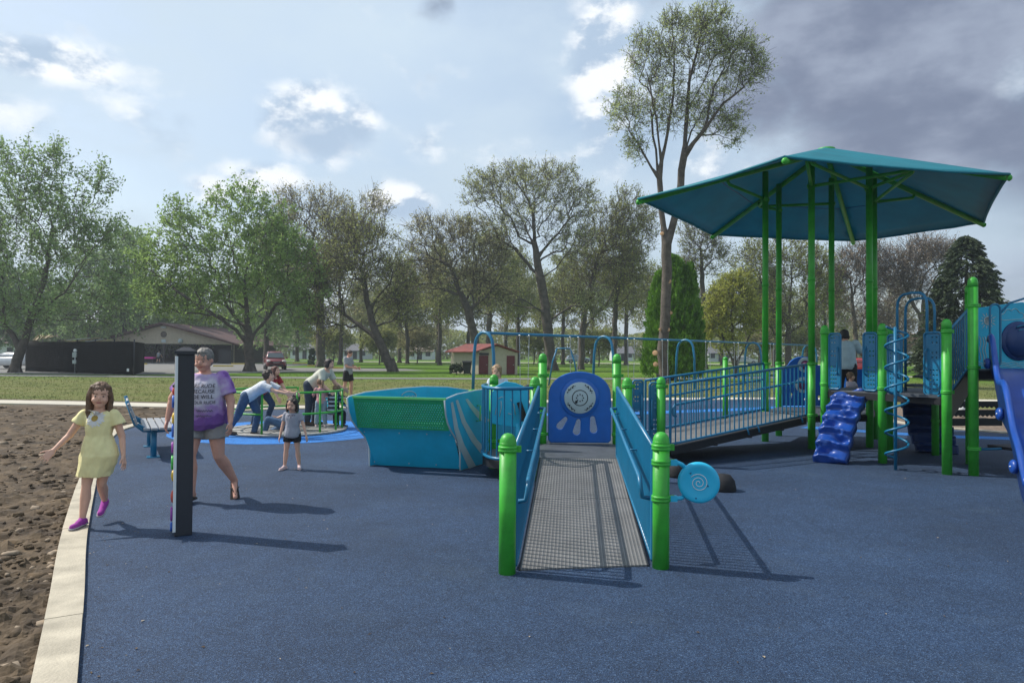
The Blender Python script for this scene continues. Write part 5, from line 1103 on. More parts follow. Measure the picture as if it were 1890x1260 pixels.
tree('round spreading bright green tree with low limbs beside the red SUV', 60, [(461, 685), (459, 645), (457, 610), (455, 570), (450, 520)], [(430, 490, 110, 70), (330, 480, 85, 75), (525, 500, 75, 80), (440, 400, 65, 66), (335, 400, 42, 42), (268, 480, 36, 34), (505, 430, 50, 60), (400, 555, 120, 40), (560, 560, 40, 50), (300, 545, 60, 40)], 900, .5, (29232, .125, .42), 'green', seed=2, stems=[[(458, 625, 0), (410, 590, -1.5), (340, 545, -2), (280, 500, -1)], [(457, 618, 0), (430, 580, 1), (390, 520, 2)], [(460, 622, 0), (500, 580, 1), (530, 530, 1)], [(457, 630, 0), (425, 565, -2), (420, 500, -3)]], twig=(3, 1.0))
tree('straight thick brown trunk with a budding brownish crown left of the man with the phone', 80, [(593, 680), (591, 620), (589, 560), (586, 500), (582, 460)], [(548, 390, 42, 48), (610, 400, 46, 46), (690, 385, 34, 38), (650, 440, 60, 46), (575, 470, 60, 60), (520, 440, 40, 60)], 600, .62, (8413, .13, .35), 'brown', 'bark', seed=3, twig=(7, 1.6), bf=.3)
tree('crooked dark tree leaning left above the man with the phone', 62, [(724, 686), (706, 645), (690, 605), (677, 555), (668, 505)], [(640, 490, 66, 70), (705, 500, 60, 76), (595, 520, 46, 60), (655, 425, 55, 34), (735, 560, 36, 44), (610, 590, 50, 34)], 620, .48, (8881, .105, .32), 'olive', seed=4, stems=[[(700, 628, 0), (650, 590, 1), (610, 560, 1)], [(680, 570, 0), (720, 520, 0), (735, 470, 0)]], twig=(7, 1.3), bf=.38)
tree('dark twisting tree rising behind the cream shed', 70, [(879, 690), (877, 630), (866, 575), (846, 532), (830, 490)], [(790, 440, 50, 44), (850, 440, 54, 44), (775, 505, 40, 50), (890, 520, 50, 50), (835, 500, 60, 40), (905, 470, 36, 36)], 560, .5, (7012, .105, .32), 'brown', seed=5, stems=[[(866, 575, 0), (905, 540, 0), (930, 500, 0)]], twig=(7, 1.3), bf=.38)
tree('tall spreading oak with pale new leaves rising above the swing frame', 72, [(1019, 686), (1014, 640), (1008, 580), (1000, 525), (990, 475), (986, 430), (984, 390)], [(985, 370, 88, 68), (892, 352, 42, 38), (1062, 372, 44, 44), (935, 430, 56, 40), (1045, 440, 54, 44), (870, 420, 30, 24), (940, 330, 50, 26), (1020, 325, 50, 24), (1085, 560, 40, 36), (925, 545, 46, 30)], 950, .62, (16150, .105, .30), 'oak', seed=6, stems=[[(998, 515, 0), (950, 460, 1), (905, 430, 1)], [(992, 480, 0), (1030, 430, -1), (1060, 395, -1)], [(1008, 580, 0), (960, 550, -2), (915, 520, -2)], [(1010, 590, 0), (1060, 560, 1), (1095, 520, 1)], [(988, 460, 0), (960, 400, 2), (940, 350, 2)]], twig=(6, 1.2), bf=.45, outer=1.3)
tree('forked budding tree between the oak and the two-stemmed tree', 76, [(1072, 686), (1074, 630), (1078, 580), (1090, 530), (1105, 470)], [(1115, 430, 44, 52), (1155, 395, 36, 48), (1085, 480, 36, 50), (1150, 480, 44, 60), (1060, 540, 40, 44)], 620, .42, (8881, .11, .32), 'olive', 'bark', seed=7, stems=[[(1076, 600, 0), (1120, 560, 1), (1150, 500, 1)]], twig=(7, 1.3))
tree('upright budding tree just left of the bright green evergreen', 82, [(1135, 684), (1134, 620), (1136, 560), (1145, 500)], [(1150, 440, 40, 60), (1170, 520, 40, 60), (1120, 520, 36, 60), (1190, 420, 24, 50)], 420, .36, (6076, .12, .32), 'olive', seed=8, twig=(7, 1.4))
tree('very tall two-stemmed tree with its lower limbs sawn off, left of the shade roof', 41, [(1226, 708), (1223, 650), (1228, 580), (1231, 500), (1229, 450), (1221, 390), (1219, 330), (1220, 300)], [(1270, 90, 66, 62), (1205, 105, 46, 58), (1345, 115, 62, 62), (1385, 130, 32, 44), (1158, 205, 38, 44), (1222, 190, 46, 60), (1310, 200, 66, 50), (1305, 45, 52, 30), (1240, 45, 22, 24), (1175, 270, 22, 30), (1345, 240, 30, 28), (1365, 90, 44, 24)], 1300, .36, (18000, .062, .18), 'spring', 'bark', seed=9, stems=[[(1230, 455, 0), (1246, 400, 0), (1256, 340, 0), (1262, 290, 0), (1275, 240, .3)], [(1219, 320, 0), (1206, 250, .3), (1200, 190, .5)], [(1221, 310, 0), (1233, 240, -.3), (1240, 160, -.4)], [(1262, 290, 0), (1300, 240, -.5), (1335, 190, -.6)], [(1264, 280, 0), (1268, 200, .5), (1275, 120, .6)], [(1219, 325, 0), (1190, 290, 0), (1160, 240, 0)], [(1221, 300, 0), (1212, 220, -.5), (1192, 130, -.8)], [(1233, 240, 0), (1245, 150, .3), (1245, 80, .4)], [(1275, 130, 0), (1290, 80, 0), (1300, 40, 0)], [(1300, 240, -.5), (1318, 160, 0), (1350, 100, .3)], [(1335, 190, -.6), (1375, 160, -.3)], [(1268, 200, .5), (1300, 150, .9), (1325, 80, 1)], [(1228, 700, -.2), (1195, 668, -.6), (1166, 630, -.8)]], twig=(5, .75), bf=.42, tipr=.011, outer=.9,
     cuts=[(1222, 431, .16), (1235, 519, .17), (1238, 577, .14), (1219, 608, .13), (1233, 608, .16), (1209, 651, .22), (1210, 672, .2)])
conifer('bright green cone-shaped evergreen standing behind the two-stemmed trunk', 46, (1246, 478), (1244, 702), 80, 'thuja', 75000, .085, [(26, -.3, 488, 46, 1), (-30, -.2, 505, 44, 1), (0, -.6, 540, 56, 1)], seed=2, shape=.62)
conifer('broad dark evergreen behind the far right climbing posts', 52, (1787, 437), (1785, 700), 104, 'spruce', 80000, .12, [(44, .5, 492, 56, 1), (-44, .2, 515, 56, 1)], seed=5, upright=False, shape=.72)
tree('rounded yellow-green tree right of the bright green evergreen', 58, [(1358, 692), (1356, 660), (1353, 620)], [(1350, 560, 42, 40), (1388, 580, 36, 42), (1322, 575, 32, 44), (1360, 525, 34, 24), (1340, 620, 40, 30)], 480, .22, (14137, .095, .28), 'yellow', seed=10, stems=[[(1357, 680, 0), (1340, 640, 0), (1325, 590, 0)], [(1357, 680, 0), (1375, 640, 0), (1390, 600, 0)]], twig=(3, .7))
tree('olive budding tree seen between the tall green roof posts', 72, [(1455, 690), (1455, 620), (1458, 560), (1462, 500)], [(1400, 500, 50, 55), (1468, 480, 60, 46), (1515, 520, 36, 60), (1440, 570, 60, 60), (1390, 570, 30, 50)], 620, .4, (13088, .11, .35), 'olive', seed=11, stems=[[(1455, 610, 0), (1415, 550, 0), (1395, 490, 0)]], twig=(7, 1.3))
tree('thin budding tree peeking over the bright green evergreen', 84, [(1302, 690), (1300, 600), (1296, 520), (1294, 470)], [(1290, 430, 36, 34), (1315, 470, 30, 46), (1275, 480, 24, 40)], 300, .34, (3272, .12, .3), 'olive', seed=12, twig=(7, 1.4))
tree('bare reddish tree right of the thickest roof post', 74, [(1578, 692), (1579, 620), (1574, 560), (1570, 520)], [(1575, 500, 36, 50), (1608, 500, 30, 56), (1600, 580, 34, 50), (1550, 540, 20, 50)], 520, .3, (4350, .10, .3), 'pink', 'bark_grey', seed=13, twig=(7, 1.4), bf=.35)
tree('bare many-branched tree left of the broad dark evergreen', 74, [(1696, 692), (1698, 630), (1703, 580), (1706, 545)], [(1700, 478, 46, 42), (1655, 500, 34, 44), (1740, 470, 24, 26), (1690, 530, 40, 30)], 620, .36, (5075, .10, .3), 'pink', 'bark_grey', seed=14, stems=[[(1702, 590, 0), (1675, 540, 0), (1660, 500, 0)]], twig=(7, 1.4), bf=.35)
tree('slender bare tree behind the entry arch of the climber', 78, [(1640, 692), (1641, 620), (1640, 570)], [(1640, 540, 26, 44), (1655, 600, 30, 40), (1625, 590, 22, 40)], 300, .2, (3190, .10, .3), 'pink', 'bark_grey', seed=15, twig=(5, 1.1))
conifer('small dark cone-shaped shrub beside the straight brown trunk', 85, (575, 643), (575, 678), 8, 'spruce', 1500, .16, seed=7, name='evergreen_shrub', shape=.5)
tree('low dark leafy shrub against the side of the cream shed', 54, [(843, 692), (843, 685)], [(843, 682, 10, 9)], 40, .05, (2175, .07, .12), 'spruce', seed=31, name='shrub', cat='shrub', twig=(3, .2))
# woodland: individual trees behind, copied from three kinds
protos = [tree('', 100, [(945, 672), (946, 620), (943, 570), (948, 520)], [(945, 520, 55, 50), (915, 560, 40, 36), (985, 555, 40, 40), (950, 470, 36, 30)], 420, .42, (8413, .17, .45), 'olive', seed=20, twig=(4, 1.4), group='trees of the wood line behind the lawn'),
          tree('', 100, [(945, 672), (942, 610), (950, 560), (944, 510)], [(945, 510, 50, 56), (905, 540, 36, 40), (980, 530, 40, 44), (945, 450, 40, 30), (950, 600, 54, 34)], 420, .4, (6076, .16, .45), 'brown', seed=21, twig=(5, 1.4), group='trees of the wood line behind the lawn'),
          tree('', 100, [(945, 672), (947, 630), (945, 590), (942, 550)], [(945, 560, 60, 50), (900, 580, 40, 36), (990, 575, 40, 40), (945, 510, 44, 36), (940, 625, 60, 24)], 380, .42, (11484, .19, .5), 'green2', seed=22, twig=(4, 1.3), group='trees of the wood line behind the lawn')]
rnd = random.Random(5); used = set()
spots = [(214, 88, 2, 1.0), (120, 92, 2, .95), (160, 104, 2, 1.0), (262, 110, 2, .9), (330, 112, 2, .85), (372, 108, 2, 1.0), (415, 118, 2, .9), (560, 118, 2, .9), (640, 100, 1, .9), (765, 95, 0, .85), (800, 110, 1, .95), (822, 88, 0, .9), (740, 120, 0, .9),
         (505, 104, 2, 1.0), (535, 126, 0, .9), (665, 124, 0, 1.), (700, 108, 0, .9), (905, 100, 0, .85), (850, 118, 0, .9), (935, 112, 1, .95), (960, 90, 0, .8), (1045, 98, 0, .95), (1000, 118, 0, .9), (1100, 112, 1, .95), (1160, 104, 0, .9), (1200, 118, 0, .85), (1270, 108, 1, .85), (1325, 122, 0, .8), (1400, 112, 0, .85), (1430, 100, 0, .85), (1490, 118, 1, .85), (1530, 104, 0, .8), (1560, 120, 1, .75),
         (1610, 112, 1, .72), (1660, 122, 1, .65), (1725, 110, 1, .6), (1765, 120, 0, .6), (1850, 125, 1, .55), (1895, 112, 1, .55), (60, 112, 2, 1.), (8, 104, 2, 1.), (-40, 96, 2, 1.), (455, 122, 2, .9)]
kinds = ['olive budding tree', 'brownish budding tree', 'dark green leafy tree']
where = [(300, 'behind the pavilion and the black fence'), (600, 'in the wood line behind the spreading green tree'), (860, 'in the wood line left of the cream shed'), (1200, 'in the wood line behind the swing frame'), (1560, 'in the wood line behind the second ramp'), (3000, 'in the thin wood line behind the climber')]
ordn = ['leftmost', 'second', 'third', 'fourth', 'fifth', 'sixth', 'seventh', 'eighth', 'ninth']; seen = {}
for (px, Y, k, sc_) in sorted(spots):
    o = protos[k] if k not in used else copy_tree(protos[k]); used.add(k); o.location = XY(A(px+rnd.uniform(-15, 15), 670, Y+rnd.uniform(-8, 16))); o.rotation_euler = (0, 0, rnd.uniform(0, 6.28)); v = sc_*rnd.uniform(.75, 1.1); o.scale = (v*rnd.uniform(.8, 1.15), v, v*rnd.uniform(.95, 1.25))
    w_ = [t for lim, t in where if px < lim][0]; i_ = seen.get((k, w_), 0); seen[(k, w_)] = i_+1; o['label'] = kinds[k]+', '+ordn[i_]+(' ' if i_ == 0 else ' from left ')+w_; o['group'] = kinds[k]+'s '+w_
for i, (px, Y, h_, w__) in enumerate(((300, 106, 90, 30), (615, 112, 70, 26), (700, 104, 60, 24), (770, 112, 70, 30), (985, 108, 70, 26), (1105, 100, 60, 30), (1400, 104, 60, 26), (1490, 108, 66, 24), (1670, 98, 40, 26))):
    tree('low leafy sapling '+['behind the right end of the pavilion', 'just right of the straight brown trunk', 'right of the crooked dark tree', 'between the crooked dark tree and the shed', 'just left of the tall oak trunk', 'left of the two-stemmed tree', 'right of the yellow-green tree', 'between the roof posts', 'behind the entry arch'][i], Y, [(px, 672), (px+1, 655), (px, 640)], [(px-w__*.3, 650-h_*.3, w__, h_*.34), (px+w__*.5, 640-h_*.2, w__*.8, h_*.3)], 160, .12, (5200, .15, .4), ['green2', 'olive', 'olive', 'brown', 'olive', 'olive', 'brown', 'olive', 'pink'][i], seed=60+i, name='sapling', twig=(4, 1.0))
def far_woods():
    rg = np.random.default_rng(77); n = 60000; x = rg.uniform(-210, 210, n); px = x/200*FPX+945; h = 8.5+4*np.array([noise.noise(Vector((q*.05, 3, 0))) for q in x])-3.2*np.clip((px-1500)/400, 0, 1)
    z = h*rg.random(n)**.8; y = 200+rg.uniform(-6, 10, n); P = np.stack([x, y, z], 1); V, F = leaves(P, .55, rg); o = link_mesh('far_woods', mesh_np('far_woods', V, F, None), LM['olive']); props(o, kind='stuff')
far_woods()
# ================================================================== PEOPLE
def remesh(mb, vox, smooth=2, disp=None):
    me = bpy.data.meshes.new('r'); me.from_pydata([tuple(v) for v in mb.v], [], mb.f); me.update()
    o = bpy.data.objects.new('r', me); m = o.modifiers.new('r', 'REMESH'); m.mode = 'VOXEL'; m.voxel_size = vox; m.use_smooth_shade = True
    s = o.modifiers.new('s', 'SMOOTH'); s.iterations = smooth; s.factor = .5
    out = evaluated(o)
    if disp:
        co = [v.co.copy() for v in out.vertices]; no = [v.normal.copy() for v in out.vertices]
        out.vertices.foreach_set('co', [x for p, q in zip(co, no) for x in p+q*disp(p)])
    out.polygons.foreach_set('use_smooth', [True]*len(out.polygons)); return out
def cap(mb, a, b, r0, r1, n=12):
    a = Vector(a); b = Vector(b); d = (b-a); L = d.length; t = d/L; pts = []; rs = []
    for i in range(4): th = math.pi/2*i/4; pts.append(a-t*r0*math.cos(th)); rs.append(max(r0*math.sin(th), 1e-4))
    pts += [a, b]; rs += [r0, r1]
    for i in range(3, -1, -1): th = math.pi/2*i/4; pts.append(b+t*r1*math.cos(th)); rs.append(max(r1*math.sin(th), 1e-4))
    mb.tube(pts, rs, n)
def dv(f, o, s): f, o = R(f), R(o); return Vector((s*math.sin(o), -math.sin(f)*math.cos(o), -math.cos(f)*math.cos(o)))
def ell(c, r, f, a, b, n=20): return [c+r*a*math.cos(2*math.pi*i/n)+f*b*math.sin(2*math.pi*i/n) for i in range(n)]
SK = {'fair': mat('skin_fair', (.66, .38, .27), .55, .08, 9), 'tan': mat('skin_tanned', (.48, .26, .17), .55, .08, 9), 'ruddy': mat('skin_ruddy', (.58, .30, .22), .55, .1, 9)}
def cloth(name, c, **k): return mat('cloth_'+name, c, .85, k.pop('var', .12), k.pop('vscale', 9), .35, 40, **k)
def person(label, loc, yaw, H, kid=0., fat=1., pose={}, top=None, bottom=None, shoes=None, skin='fair', hair=None, vox=.007, z=None, face=True, extra=None, group=None):
    P = dict(lean=(0, 0), R=dict(th=(2, 3), sh=(-2, 2), ft=0), L=dict(th=(2, 3), sh=(-2, 2), ft=0), Ra=dict(u=(5, 12), f=(15, 6)), La=dict(u=(5, 12), f=(15, 6)), head=(0, 0, 0)); P.update(pose)
    hh = H*(.133+.045*kid); hf = fat; B = MB(); lg = 1-.10*kid
    lean = P['lean']; up_ = Vector((math.sin(R(lean[1])), -math.sin(R(lean[0]))*math.cos(R(lean[1])), math.cos(R(lean[0]))*math.cos(R(lean[1])))); rt = Vector((1, 0, 0)); rt = (rt-up_*rt.dot(up_)).normalized(); fw = up_.cross(rt); fw = -fw if fw.y > 0 and abs(lean[0]) < 60 else fw
    if (up_.cross(rt)).dot(Vector((0, -1, 0))) < 0: fw = -up_.cross(rt)
    else: fw = up_.cross(rt)
    pel = Vector((0, 0, 0)); tl = H*(.295-.01*kid); sh_ = pel+up_*tl
    J = {}
    for s, nm in ((-1, 'R'), (1, 'L')):
        hp = pel+rt*s*H*.052*(.7+.3*hf); th = P[nm]['th']; sh = P[nm]['sh']; kn = hp+dv(*th, s)*H*.245*lg; an = kn+dv(*sh, s)*H*.235*lg; ft = P[nm].get('ft', 0); pitch = P[nm].get('toe', 0)
        fd = Vector((s*math.sin(R(ft)), -math.cos(R(ft))*math.cos(R(pitch)), -math.sin(R(pitch)))).normalized(); toe = an+fd*H*.105+Vector((0, 0, -H*.028*math.cos(R(pitch)))); heel = an-fd*H*.028+Vector((0, 0, -H*.024))
        J[nm] = (hp, kn, an, toe, heel, fd)
        shd = sh_+rt*s*H*(.105-.012*kid)*(.82+.18*hf)-up_*H*.022; a = P[nm+'a']; el = shd+dv(*a['u'], s)*H*.165*(1-.04*kid); wr = el+dv(*a['f'], s)*H*.14*(1-.04*kid); J[nm+'a'] = (shd, el, wr, a)
    low = min(min(J[n][3].z, J[n][4].z) for n in 'RL')-H*.016; dz = Vector((0, 0, -low)) if z is None else Vector((0, 0, z))
    sitz = P.get('sit')
    if sitz is not None: dz = Vector((0, 0, sitz+H*.06*hf))
    mv = lambda p: p+dz
    pel = mv(pel); sh_ = mv(sh_)
    for n in ('R', 'L'):
        J[n] = tuple(mv(p) for p in J[n][:5])+(J[n][5],); a_ = J[n+'a']; J[n+'a'] = (mv(a_[0]), mv(a_[1]), mv(a_[2]), a_[3])
    q = math.sqrt(hf); w_ = lambda f_: H*f_
    ku, kv = .72, .28
    def torso(mb, k0, k1, g=0., flare=0., wide=1.):
        prof = [(-.055, .060, .050), (-.02, .085, .064), (.03, .088, .066), (.10, .076+.018*(hf-1), .058+.05*(hf-1)), (.17, .082, .063+.03*(hf-1)), (.225, .090, .064), (.262, .094, .056), (.287, .078, .046), (.305, .040, .034)]
        rings = []
        ts = sorted(set([k0, k1]+[p[0] for p in prof if k0 < p[0] < k1]))
        for t in ts:
            for i in range(len(prof)-1):
                if prof[i][0] <= t <= prof[i+1][0] or i == len(prof)-2: u = (t-prof[i][0])/(prof[i+1][0]-prof[i][0]); a = prof[i][1]+(prof[i+1][1]-prof[i][1])*u; b = prof[i][2]+(prof[i+1][2]-prof[i][2])*u; break
            fl = flare*max(0, (.1-t)/.15); rings.append(ell(pel+up_*H*t*(tl/(H*.295))+fw*H*.012*(hf-1)*2, rt, fw, (H*a*(hf if t < .20 else (.5+.5*hf if t < .24 else ku+kv*hf))*(.93+.0*kid)+g)*(1+fl)*wide, (H*b*(hf if t < .24 else .6+.4*hf)+g)*(1+fl)))
        mb.loft(rings)
    torso(B, -.055, .305)
    neck0 = sh_-up_*H*(.004+.02*min(1, max(0, hf-1.1))); hp_, hy, hr = P['head']; Mh = Matrix.Rotation(R(hy), 3, 'Z') @ Matrix.Rotation(R(hp_), 3, 'X') @ Matrix.Rotation(R(hr), 3, 'Y'); HX = Mh @ Vector((1, 0, 0)); HF = Mh @ Vector((0, -1, 0)); HU = Mh @ Vector((0, 0, 1))
    hc = neck0+(up_*.6+HU*.4).normalized()*H*.028+HU*hh*.50+HF*hh*.10
    hpnt = lambda x, y, z_: hc+HX*x*hh+HF*y*hh+HU*z_*hh
    cap(B, neck0-up_*H*.02, hpnt(0, -.10, -.25), H*.032*q, hh*.215, 12)
    def hball(mb, x, y, z_, a, b, c, n=14):
        k = n//2; vs = []
        for i in range(k+1):
            th = math.pi*i/k
            for j in range(n): ph = 2*math.pi*j/n; s_ = max(math.sin(th), .002); vs.append(hpnt(x+a*s_*math.cos(ph), y+b*s_*math.sin(ph), z_-c*math.cos(th)))
        mb.add(vs, [(i*n+j, i*n+(j+1) % n, (i+1)*n+(j+1) % n, (i+1)*n+j) for i in range(k) for j in range(n)], 0, True)
    hball(B, 0, -.05, .10, .35, .43, .40); hball(B, 0, .05, -.12, .30+.03*(hf-1), .35, .34); hball(B, 0, .14, -.34, .17+.05*(hf-1), .20, .15); hball(B, 0, .39, -.10, .055, .085, .10, 10)
    for s in (-1, 1): hball(B, s*.355, -.04, -.04, .035, .07, .10, 8); hball(B, s*.16, .28, -.18, .12, .12, .10, 8)
    rad = dict(th0=.051, th1=.034, kn=.032, cf=.036, an=.021, ua0=.029, ua1=.024, el=.022, fa=.022, wr=.0145)
    kq = 1-.10*kid
    for n, s in (('R', -1), ('L', 1)):
        hp, kn, an, toe, heel, fd = J[n]; r_ = {k: v*H*(q if k[0] in 'tu' else q**.6)*kq for k, v in rad.items()}
        cap(B, hp, kn, r_['th0']*1.12, r_['kn']); cap(B, kn, kn.lerp(an, .32)-fd*H*.006, r_['kn'], r_['cf']); cap(B, kn.lerp(an, .32)-fd*H*.006, an, r_['cf'], r_['an']*.95)
        cap(B, an, heel, r_['an'], H*.016); cap(B, an+Vector((0, 0, -H*.008)), toe, H*.019, H*.0125); cap(B, heel, toe, H*.0155, H*.014)
        sd, el, wr, a = J[n+'a']; cap(B, sd, el, r_['ua0'], r_['ua1']); cap(B, el, el.lerp(wr, .3), r_['el'], r_['fa']); cap(B, el.lerp(wr, .3), wr, r_['fa'], r_['wr'])
        d = (wr-el).normalized(); pn = a.get('palm'); pn = Vector(pn) if pn else Vector((-s, .15, 0)); pn = (pn-d*pn.dot(d)).normalized(); wd = d.cross(pn)
        if wd.dot(Vector((0, -1, 0))) < 0 and not a.get('palm'): wd = -wd
        hs = H*.052; palm = wr+d*hs*.95
        rings = [[wr+d*hs*t+wd*x*hs*w2+pn*y*hs*.24 for x, y in ((-.42, -.6), (.42, -.6), (.5, 0), (.42, .6), (-.42, .6), (-.5, 0))] for t, w2 in ((-.1, .62), (.35, .85), (.8, .98), (1.05, .9))]
        B.loft(rings); cu_ = a.get('curl', .35); fr_ = max(H*.0047, vox*.95)
        for i in range(4):
            off = (-.36+.24*i); L_ = hs*(.78, .9, .86, .68)[i]; p0 = wr+d*hs*.98+wd*hs*off; dd = (d+wd*(off*.35*a.get('spread', 1))).normalized(); pts = [p0-dd*hs*.15, p0]; c = 0
            for k in range(3): c += cu_*(.55+.25*k+.08*i); pts.append(pts[-1]+(dd*math.cos(c)+pn*math.sin(c))*L_*(.42, .33, .25)[k])
            B.tube(pts, [fr_*1.15, fr_*1.1, fr_, fr_*.92, fr_*.75], 8)
        t0 = wr+d*hs*.35+wd*hs*.38; td = (d*.75+wd*.75+pn*.25*cu_).normalized(); B.tube([t0, t0+td*hs*.4, t0+td*hs*.65+d*hs*.12, t0+td*hs*.78+d*hs*.28], [fr_*1.4, fr_*1.25, fr_*1.05, fr_*.8], 8)
    me = remesh(B, vox, 2); body = link_mesh('person', me, SK[skin]); ORG[body.name] = Vector(); props(body, label, 'person', group)
    def wr_(amp, fx=11, fz=7): return lambda c: amp*noise.noise(Vector((c.x*fx, c.y*fx, c.z*fz)))+amp*.5*noise.noise(Vector((c.x*fx*2.6, c.y*fx*2.6, c.z*fz*2.2)))
    cv = max(vox, .007)
    if top:
        m_, hem, slv, g = top['m'], top.get('hem', -.02), top.get('sleeve', .62), top.get('gap', .012); T = MB(); torso(T, hem, .298, g, top.get('flare', .1))
        if top.get('skirt'):
            hemz, wx = top['skirt']; c = (J['R'][1]+J['L'][1])/2; c0_ = pel-up_*H*.01; rings = []
            for tt_, ka, kb in ((.12, .080, .064), (.05, .098, .082)): rings.append([pel+up_*H*tt_+rt*math.cos(2*math.pi*i/28)*(H*ka*q+g)+fw*math.sin(2*math.pi*i/28)*(H*kb*q+g) for i in range(28)])
            for t in (0, .25, .5, .75, 1.): cc = c0_.lerp(Vector((c.x, c.y, hemz)), t); k_ = H*.112*q+g; rings.append([cc+rt*math.cos(2*math.pi*i/28)*(k_+(wx-k_)*t)*(1+.05*t*math.sin(i*1.57))+Vector((0, -1, 0))*math.sin(2*math.pi*i/28)*(k_*.85+(wx*.85-k_*.85)*t)*(1+.07*t*math.sin(i*1.35)) for i in range(28)])
            T.loft(rings[::-1])
        for n in ('R', 'L'):
            sd, el, wr, a = J[n+'a']; e = sd.lerp(el, min(slv, 1)); d = (el-sd).normalized(); r0 = H*.033*q*kq+g*.6
            cap(T, sd-d*H*.0, sd+d*H*.01, r0*1.03, r0*1.03); T.tube([sd, e], [r0*1.02, r0*(1.02 if slv < .8 else .85)+top.get('slflare', .004)], 16)
            if slv > 1: T.tube([el, el.lerp(wr, slv-1)], [H*.027*q+g*.5, H*.019*q+g*.5], 14); cap(T, el-d*.001, el+d*.001, H*.027*q+g*.5, H*.027*q+g*.5)
        me = remesh(T, cv, 3, wr_(top.get('wr', .006))); sh_o = link_mesh(top.get('name', 'shirt'), me, m_, body)
    if bottom:
        Bt = MB(); torso(Bt, -.055, bottom.get('waist', .05), bottom.get('g', .008)); ln = bottom['len']
        for n in ('R', 'L'):
            hp, kn, an, toe, heel, fd = J[n]; g = bottom.get('g', .008); e = hp.lerp(kn, min(ln, 1)); cap(Bt, hp, hp.lerp(kn, .05), H*.057*q*kq+g, H*.057*q*kq+g); Bt.tube([hp, e], [H*.057*q*kq+g, (H*.057+(H*.036-H*.057)*min(ln, 1))*q*kq+g+bottom.get('flare', .006)], 16)
            if ln > 1: cap(Bt, kn-(kn-hp).normalized()*.01, kn, H*.037*q*kq+g, H*.037*q*kq+g); Bt.tube([kn, kn.lerp(an, ln-1)], [H*.037*q*kq+g+.004, H*.026*q*kq+g+.006], 14)
        me = remesh(Bt, cv, 2, wr_(.005, 9, 14)); link_mesh(bottom.get('name', 'shorts'), me, bottom['m'], body)
    if shoes:
        for n, s in (('R', -1), ('L', 1)):
            hp, kn, an, toe, heel, fd = J[n]; nrm = Vector((0, 0, 1)); sdv = fd.cross(nrm).normalized(); nrm = sdv.cross(fd).normalized(); Sh = MB(); z0 = heel-nrm*H*.0
            if shoes['kind'] == 'shoe':
                cap(Sh, heel+nrm*H*.004, toe+nrm*H*.002, H*.021, H*.0195); cap(Sh, heel+fd*H*.02, toe-fd*H*.01, H*.022, H*.022); cap(Sh, an-nrm*H*.006, toe-fd*H*.04+nrm*H*.004, H*.025, H*.020); cap(Sh, heel+nrm*H*.012, an-nrm*H*.002, H*.020, H*.025)
                o = link_mesh('shoe', remesh(Sh, max(.006, vox*.9), 1), shoes['m'], body)
                So = MB(); mid = heel.lerp(toe, .5)-nrm*H*.0165; So.loft([[heel.lerp(toe, t)-nrm*(H*.012+zz)+sdv*x*H for x in (-w2, w2)]+[heel.lerp(toe, t)-nrm*(H*.002+zz)+sdv*x*H for x in (w2, -w2)] for t, w2, zz in ((-.16, .012, 0), (-.08, .02, 0), (.4, .021, 0), (.85, .026, 0), (1.1, .020, 0), (1.18, .010, 0))]); So.build('sole', shoes.get('sole', M_['stripe']), o)
            else:
                th = .012+.006*(H > 1.4); So = MB(); fl = heel-fd*H*.015; tp_ = toe+fd*H*.02; bz = nrm*-(H*.015)
                out = []
                for t, w2 in ((0, .012), (.06, .022), (.3, .023), (.6, .027), (.85, .030), (.96, .022), (1., .010)): out.append((t, w2))
                poly = [fl.lerp(tp_, t)+bz-sdv*w2*H for t, w2 in out]+[fl.lerp(tp_, t)+bz+sdv*w2*H for t, w2 in reversed(out)]; So.prism(poly, -nrm*th); o = So.build('sandal', shoes['m'], body)
                St = MB(); tc_ = toe-fd*H*.012+nrm*H*.010
                for s2 in (-1, 1): St.tube([heel.lerp(toe, .35)+sdv*s2*H*.026-nrm*H*.012, heel.lerp(toe, .5)+sdv*s2*H*.018+nrm*H*.012, tc_, tc_-nrm*H*.02], H*.0045*shoes.get('strap', 1), 6)
                St.build('strap', shoes['m'], o)
    if hair:
        Hr = MB(); hm = hair['m']; kd = hair['kind']; L_ = hair.get('len', .8)
        hball(Hr, 0, -.09, .145, .375, .45, .39, 18); hball(Hr, 0, -.20, -.02, .33, .32, .34)
        if kd != 'short':
            for s in (-1, 1): hball(Hr, s*.18, .04, .30, .20, .22, .13); hball(Hr, s*.335, .0, .02, .07, .16, .26)
        else:
            hball(Hr, 0, .12, .34, .24, .22, .12)
        if kd == 'long':
            for s in (-1, 1): Hr.tube([hpnt(s*.27, .02, .25), hpnt(s*.36, -.01, -.05), hpnt(s*.36, .0, -.35), hpnt(s*.37, .06, -.30-L_*.5), hpnt(s*.33, .08, -.25-L_)], [hh*.12, hh*.12, hh*.115, hh*.10, hh*.04], 10)
            rings = [ell(hpnt(0, -.20, z_), HX, HF, hh*a, hh*b) for z_, a, b in ((.1, .35, .25), (-.2, .37, .22), (-.5, .40, .17), (-.2-L_, .36, .10))]; Hr.loft(rings)
        if kd == 'tail': Hr.tube([hpnt(0, -.45, .12), hpnt(.02, -.62, .05), hpnt(.04, -.66, -.3), hpnt(.05, -.6, -.3-L_)], [hh*.10, hh*.13, hh*.12, hh*.03], 10)
        if kd == 'bob':
            for s in (-1, 1): hball(Hr, s*.30, -.10, -.15, .10, .24, .28)
            hball(Hr, 0, -.30, -.18, .32, .18, .3)
